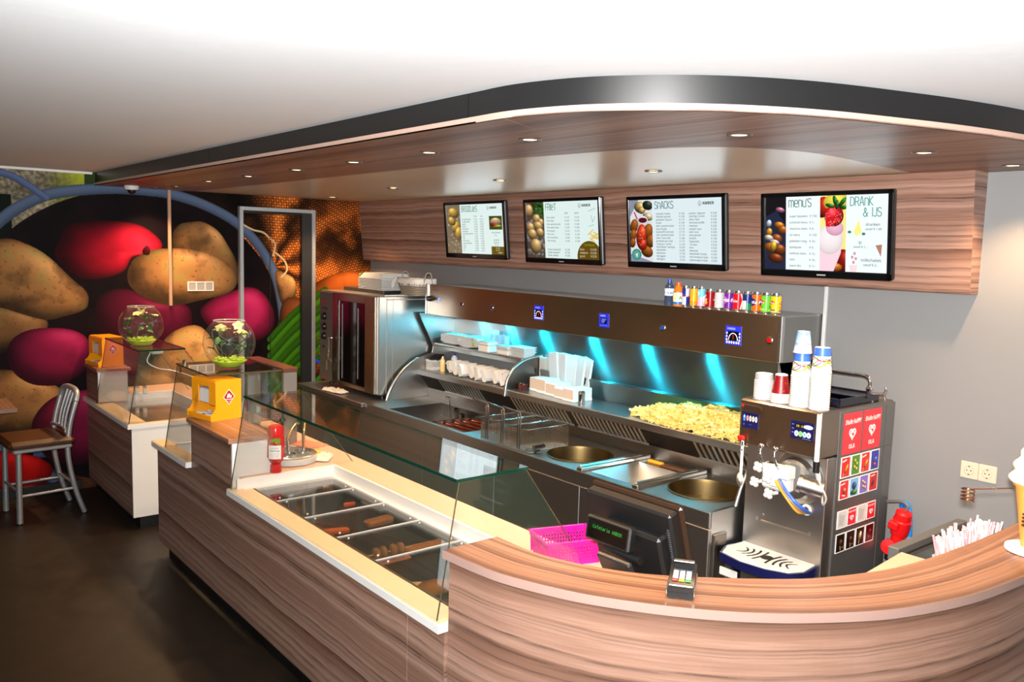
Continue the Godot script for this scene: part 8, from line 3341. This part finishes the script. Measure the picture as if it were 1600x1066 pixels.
	pink.backlight_enabled = true
	pink.backlight = Color(0.2, 0.01, 0.12)
	var bw := 0.085
	var bd := 0.12
	var bh := 0.1
	for side in 4:
		b = MB.new()
		var lenx := bw if side % 2 == 0 else bd
		var off := bd if side % 2 == 0 else bw
		b.t = Transform3D(Basis(Vector3.UP, side * PI / 2) , Vector3.ZERO)
		var tilt := 0.14
		var bt2 := b.t
		b.t = bt2 * Transform3D(Basis(Vector3.RIGHT, tilt), Vector3(0, 0, off * 0.88))
		b.box(Vector3(0, 0.012, 0), Vector3(lenx * 1.8, 0.024, 0.003))
		b.box(Vector3(0, 0.09, 0), Vector3(lenx * 2.02, 0.02, 0.003))
		for r in 4:
			b.box(Vector3(0, 0.035 + r * 0.0135, 0), Vector3(lenx * 1.95, 0.005, 0.003))
		var n := 15 if side % 2 == 0 else 20
		for k in n:
			b.box(Vector3((float(k) / (n - 1) - 0.5) * lenx * 1.92, 0.052, 0), Vector3(0.0055, 0.07, 0.003))
		put("wall", b, pink, pbk)
	b = MB.new()
	b.box(Vector3(0, 0.002, 0), Vector3(bw * 1.78, 0.004, bd * 1.78))
	put("floor", b, pink, pbk)
	b = MB.new()
	var rw := bw * 1.04 + 0.006
	var rd := bd * 1.02 + 0.006
	b.bx(-rw, rw, 0.094, 0.101, rd - 0.01, rd, 0.003)
	b.bx(-rw, rw, 0.094, 0.101, -rd, -rd + 0.01, 0.003)
	b.bx(-rw, -rw + 0.01, 0.094, 0.101, -rd + 0.01, rd - 0.01, 0.003)
	b.bx(rw - 0.01, rw, 0.094, 0.101, -rd + 0.01, rd - 0.01, 0.003)
	put("rim", b, pink, pbk)
	build_till()

func printed_wrap(t: Texture2D) -> StandardMaterial3D:
	var m := mat(Color.WHITE, 0.4)
	m.albedo_texture = t
	return m

func build_till():
	var o := thing("cash_till", "black till with its back to the customer and a small green-lit display", "till", Vector3(-1.93, 0.797, -2.16), 0.0)
	o.rotation.y = 0.02
	var blk := mat(rgb(9, 9, 10), 0.5)
	# screen leaning back, seen from behind
	var head := Transform3D(Basis.from_euler(Vector3(0.3, 0, 0)), Vector3(0.0, 0.215, 0.0))
	var b := MB.new()
	b.t = head
	b.box(Vector3(0, 0.02, -0.02), Vector3(0.41, 0.29, 0.022), 0.008)
	put("screen_frame", b, mat(rgb(40, 26, 18), 0.3), o)
	b = MB.new()
	b.t = head
	b.box(Vector3(-0.0, 0.02, 0.012), Vector3(0.385, 0.27, 0.045), 0.008)
	b.box(Vector3(0.03, -0.02, 0.045), Vector3(0.26, 0.19, 0.05), 0.01)
	put("back_shell", b, blk, o)
	b = MB.new()
	b.t = head
	for k in 26:
		b.box(Vector3(0.1765, 0.1 - k * 0.009, 0.0352), Vector3(0.01, 0.004, 0.002))
	put("vent", b, mat(rgb(70, 72, 76), 0.4), o)
	# customer display
	b = MB.new()
	b.t = Transform3D(Basis.from_euler(Vector3(-0.12, 0.0, 0)), Vector3(-0.03, 0.245, 0.115))
	b.box(Vector3.ZERO, Vector3(0.205, 0.085, 0.035), 0.006)
	var cd := put("customer_display", b, blk, o)
	var c := CV.new(256, 96, Color(0.01, 0.015, 0.01))
	c.text("Cafetaria AMBER", 128, 44, 24, Color(0.15, 0.95, 0.35), "Droid Sans Mono", 1, 0.9)
	b = MB.new()
	b.t = Transform3D(Basis.from_euler(Vector3(-0.12, 0.0, 0)), Vector3(-0.03, 0.245, 0.115))
	b.face([Vector3(-0.09, -0.033, 0.0178), Vector3(0.09, -0.033, 0.0178), Vector3(0.09, 0.033, 0.0178), Vector3(-0.09, 0.033, 0.0178)], Vector3.BACK, [Vector2(0, 1), Vector2(1, 1), Vector2(1, 0), Vector2(0, 0)])
	var m := mat(Color(0.01, 0.01, 0.01), 0.2)
	m.emission_enabled = true
	m.emission = Color.WHITE
	m.emission_operator = BaseMaterial3D.EMISSION_OP_MULTIPLY
	m.emission_texture = c.tex()
	m.emission_energy_multiplier = 0.9
	m.texture_repeat = false
	put("glowing_text", b, m, cd)
	b = MB.new()
	b.cyl(Vector3(-0.06, 0.185, 0.1), Vector3(0.1, 0.18, 0.1), 0.016, 12)
	put("hinge", b, blk, o)
	b = MB.new()
	b.t = Transform3D(Basis.from_euler(Vector3(0.5, 0, 0)), Vector3(0.02, 0.09, 0.1))
	b.box(Vector3.ZERO, Vector3(0.15, 0.2, 0.02), 0.005)
	put("stand", b, mat(rgb(30, 31, 34), 0.35), o)
	b = MB.new()
	b.box(Vector3(0.02, 0.012, 0.06), Vector3(0.24, 0.024, 0.24), 0.008)
	put("foot", b, blk, o)
	b = MB.new()
	b.t = head
	b.box(Vector3(0.15, -0.1, 0.037), Vector3(0.03, 0.01, 0.003))
	put("white_tag", b, M.white, o)
	# payment terminal on the desk top
	var p := thing("payment_terminal", "small black card payment terminal with white keys on the curved desk", "terminal", Vector3(-1.555, 1.0, -1.94), 0.62)
	p.scale = Vector3(0.9, 0.9, 0.85)
	b = MB.new()
	b.prism(pv2([Vector2(-0.09, 0.004), Vector2(0.085, 0.004), Vector2(0.088, 0.026), Vector2(0.07, 0.04), Vector2(-0.07, 0.07), Vector2(-0.088, 0.066)]), "x", -0.042, 0.042)
	put("body", b, M.black, p)
	b = MB.new()
	for s in [-1.0, 1.0]:
		b.bx(s * 0.042, s * 0.0455, 0.014, 0.036, -0.08, 0.084, 0.001)
	b.t = Transform3D(Basis(Vector3.RIGHT, 0.21), Vector3(0, 0.056, 0))
	b.box(Vector3(0, 0.0, 0.066), Vector3(0.078, 0.006, 0.02), 0.002)
	b.box(Vector3(0, 0.004, -0.075), Vector3(0.07, 0.006, 0.016), 0.002)
	put("silver_trim", b, M.alu_bright, p)
	b = MB.new()
	b.t = Transform3D(Basis(Vector3.RIGHT, 0.21), Vector3(0, 0.0565, 0))
	b.box(Vector3(0, 0.0, -0.042), Vector3(0.064, 0.003, 0.04), 0.001)
	put("screen", b, mat(rgb(26, 30, 36), 0.06), p)
	for r in 4:
		for k in 3:
			b = MB.new()
			b.t = Transform3D(Basis(Vector3.RIGHT, 0.21), Vector3(0, 0.057, 0))
			b.box(Vector3((k - 1) * 0.021, 0.001, -0.008 + r * 0.0165), Vector3(0.017, 0.005, 0.012), 0.0015)
			var kc: Material = M.white
			if r == 3:
				kc = mat([rgb(206, 40, 36), rgb(240, 190, 30), rgb(30, 140, 60)][k], 0.4)
			put("key", b, kc, p)
	b = MB.new()
	b.bx(-0.03, 0.03, 0.02, 0.024, 0.082, 0.09)
	put("card_slot", b, M.gap, p)
	b = MB.new()
	for s in [-1.0, 1.0]:
		b.bx(s * 0.026 - 0.01, s * 0.026 + 0.01, 0.0, 0.006, 0.06, 0.085)
		b.bx(s * 0.026 - 0.01, s * 0.026 + 0.01, 0.0, 0.006, -0.085, -0.06)
	put("foot", b, M.rubber, p)
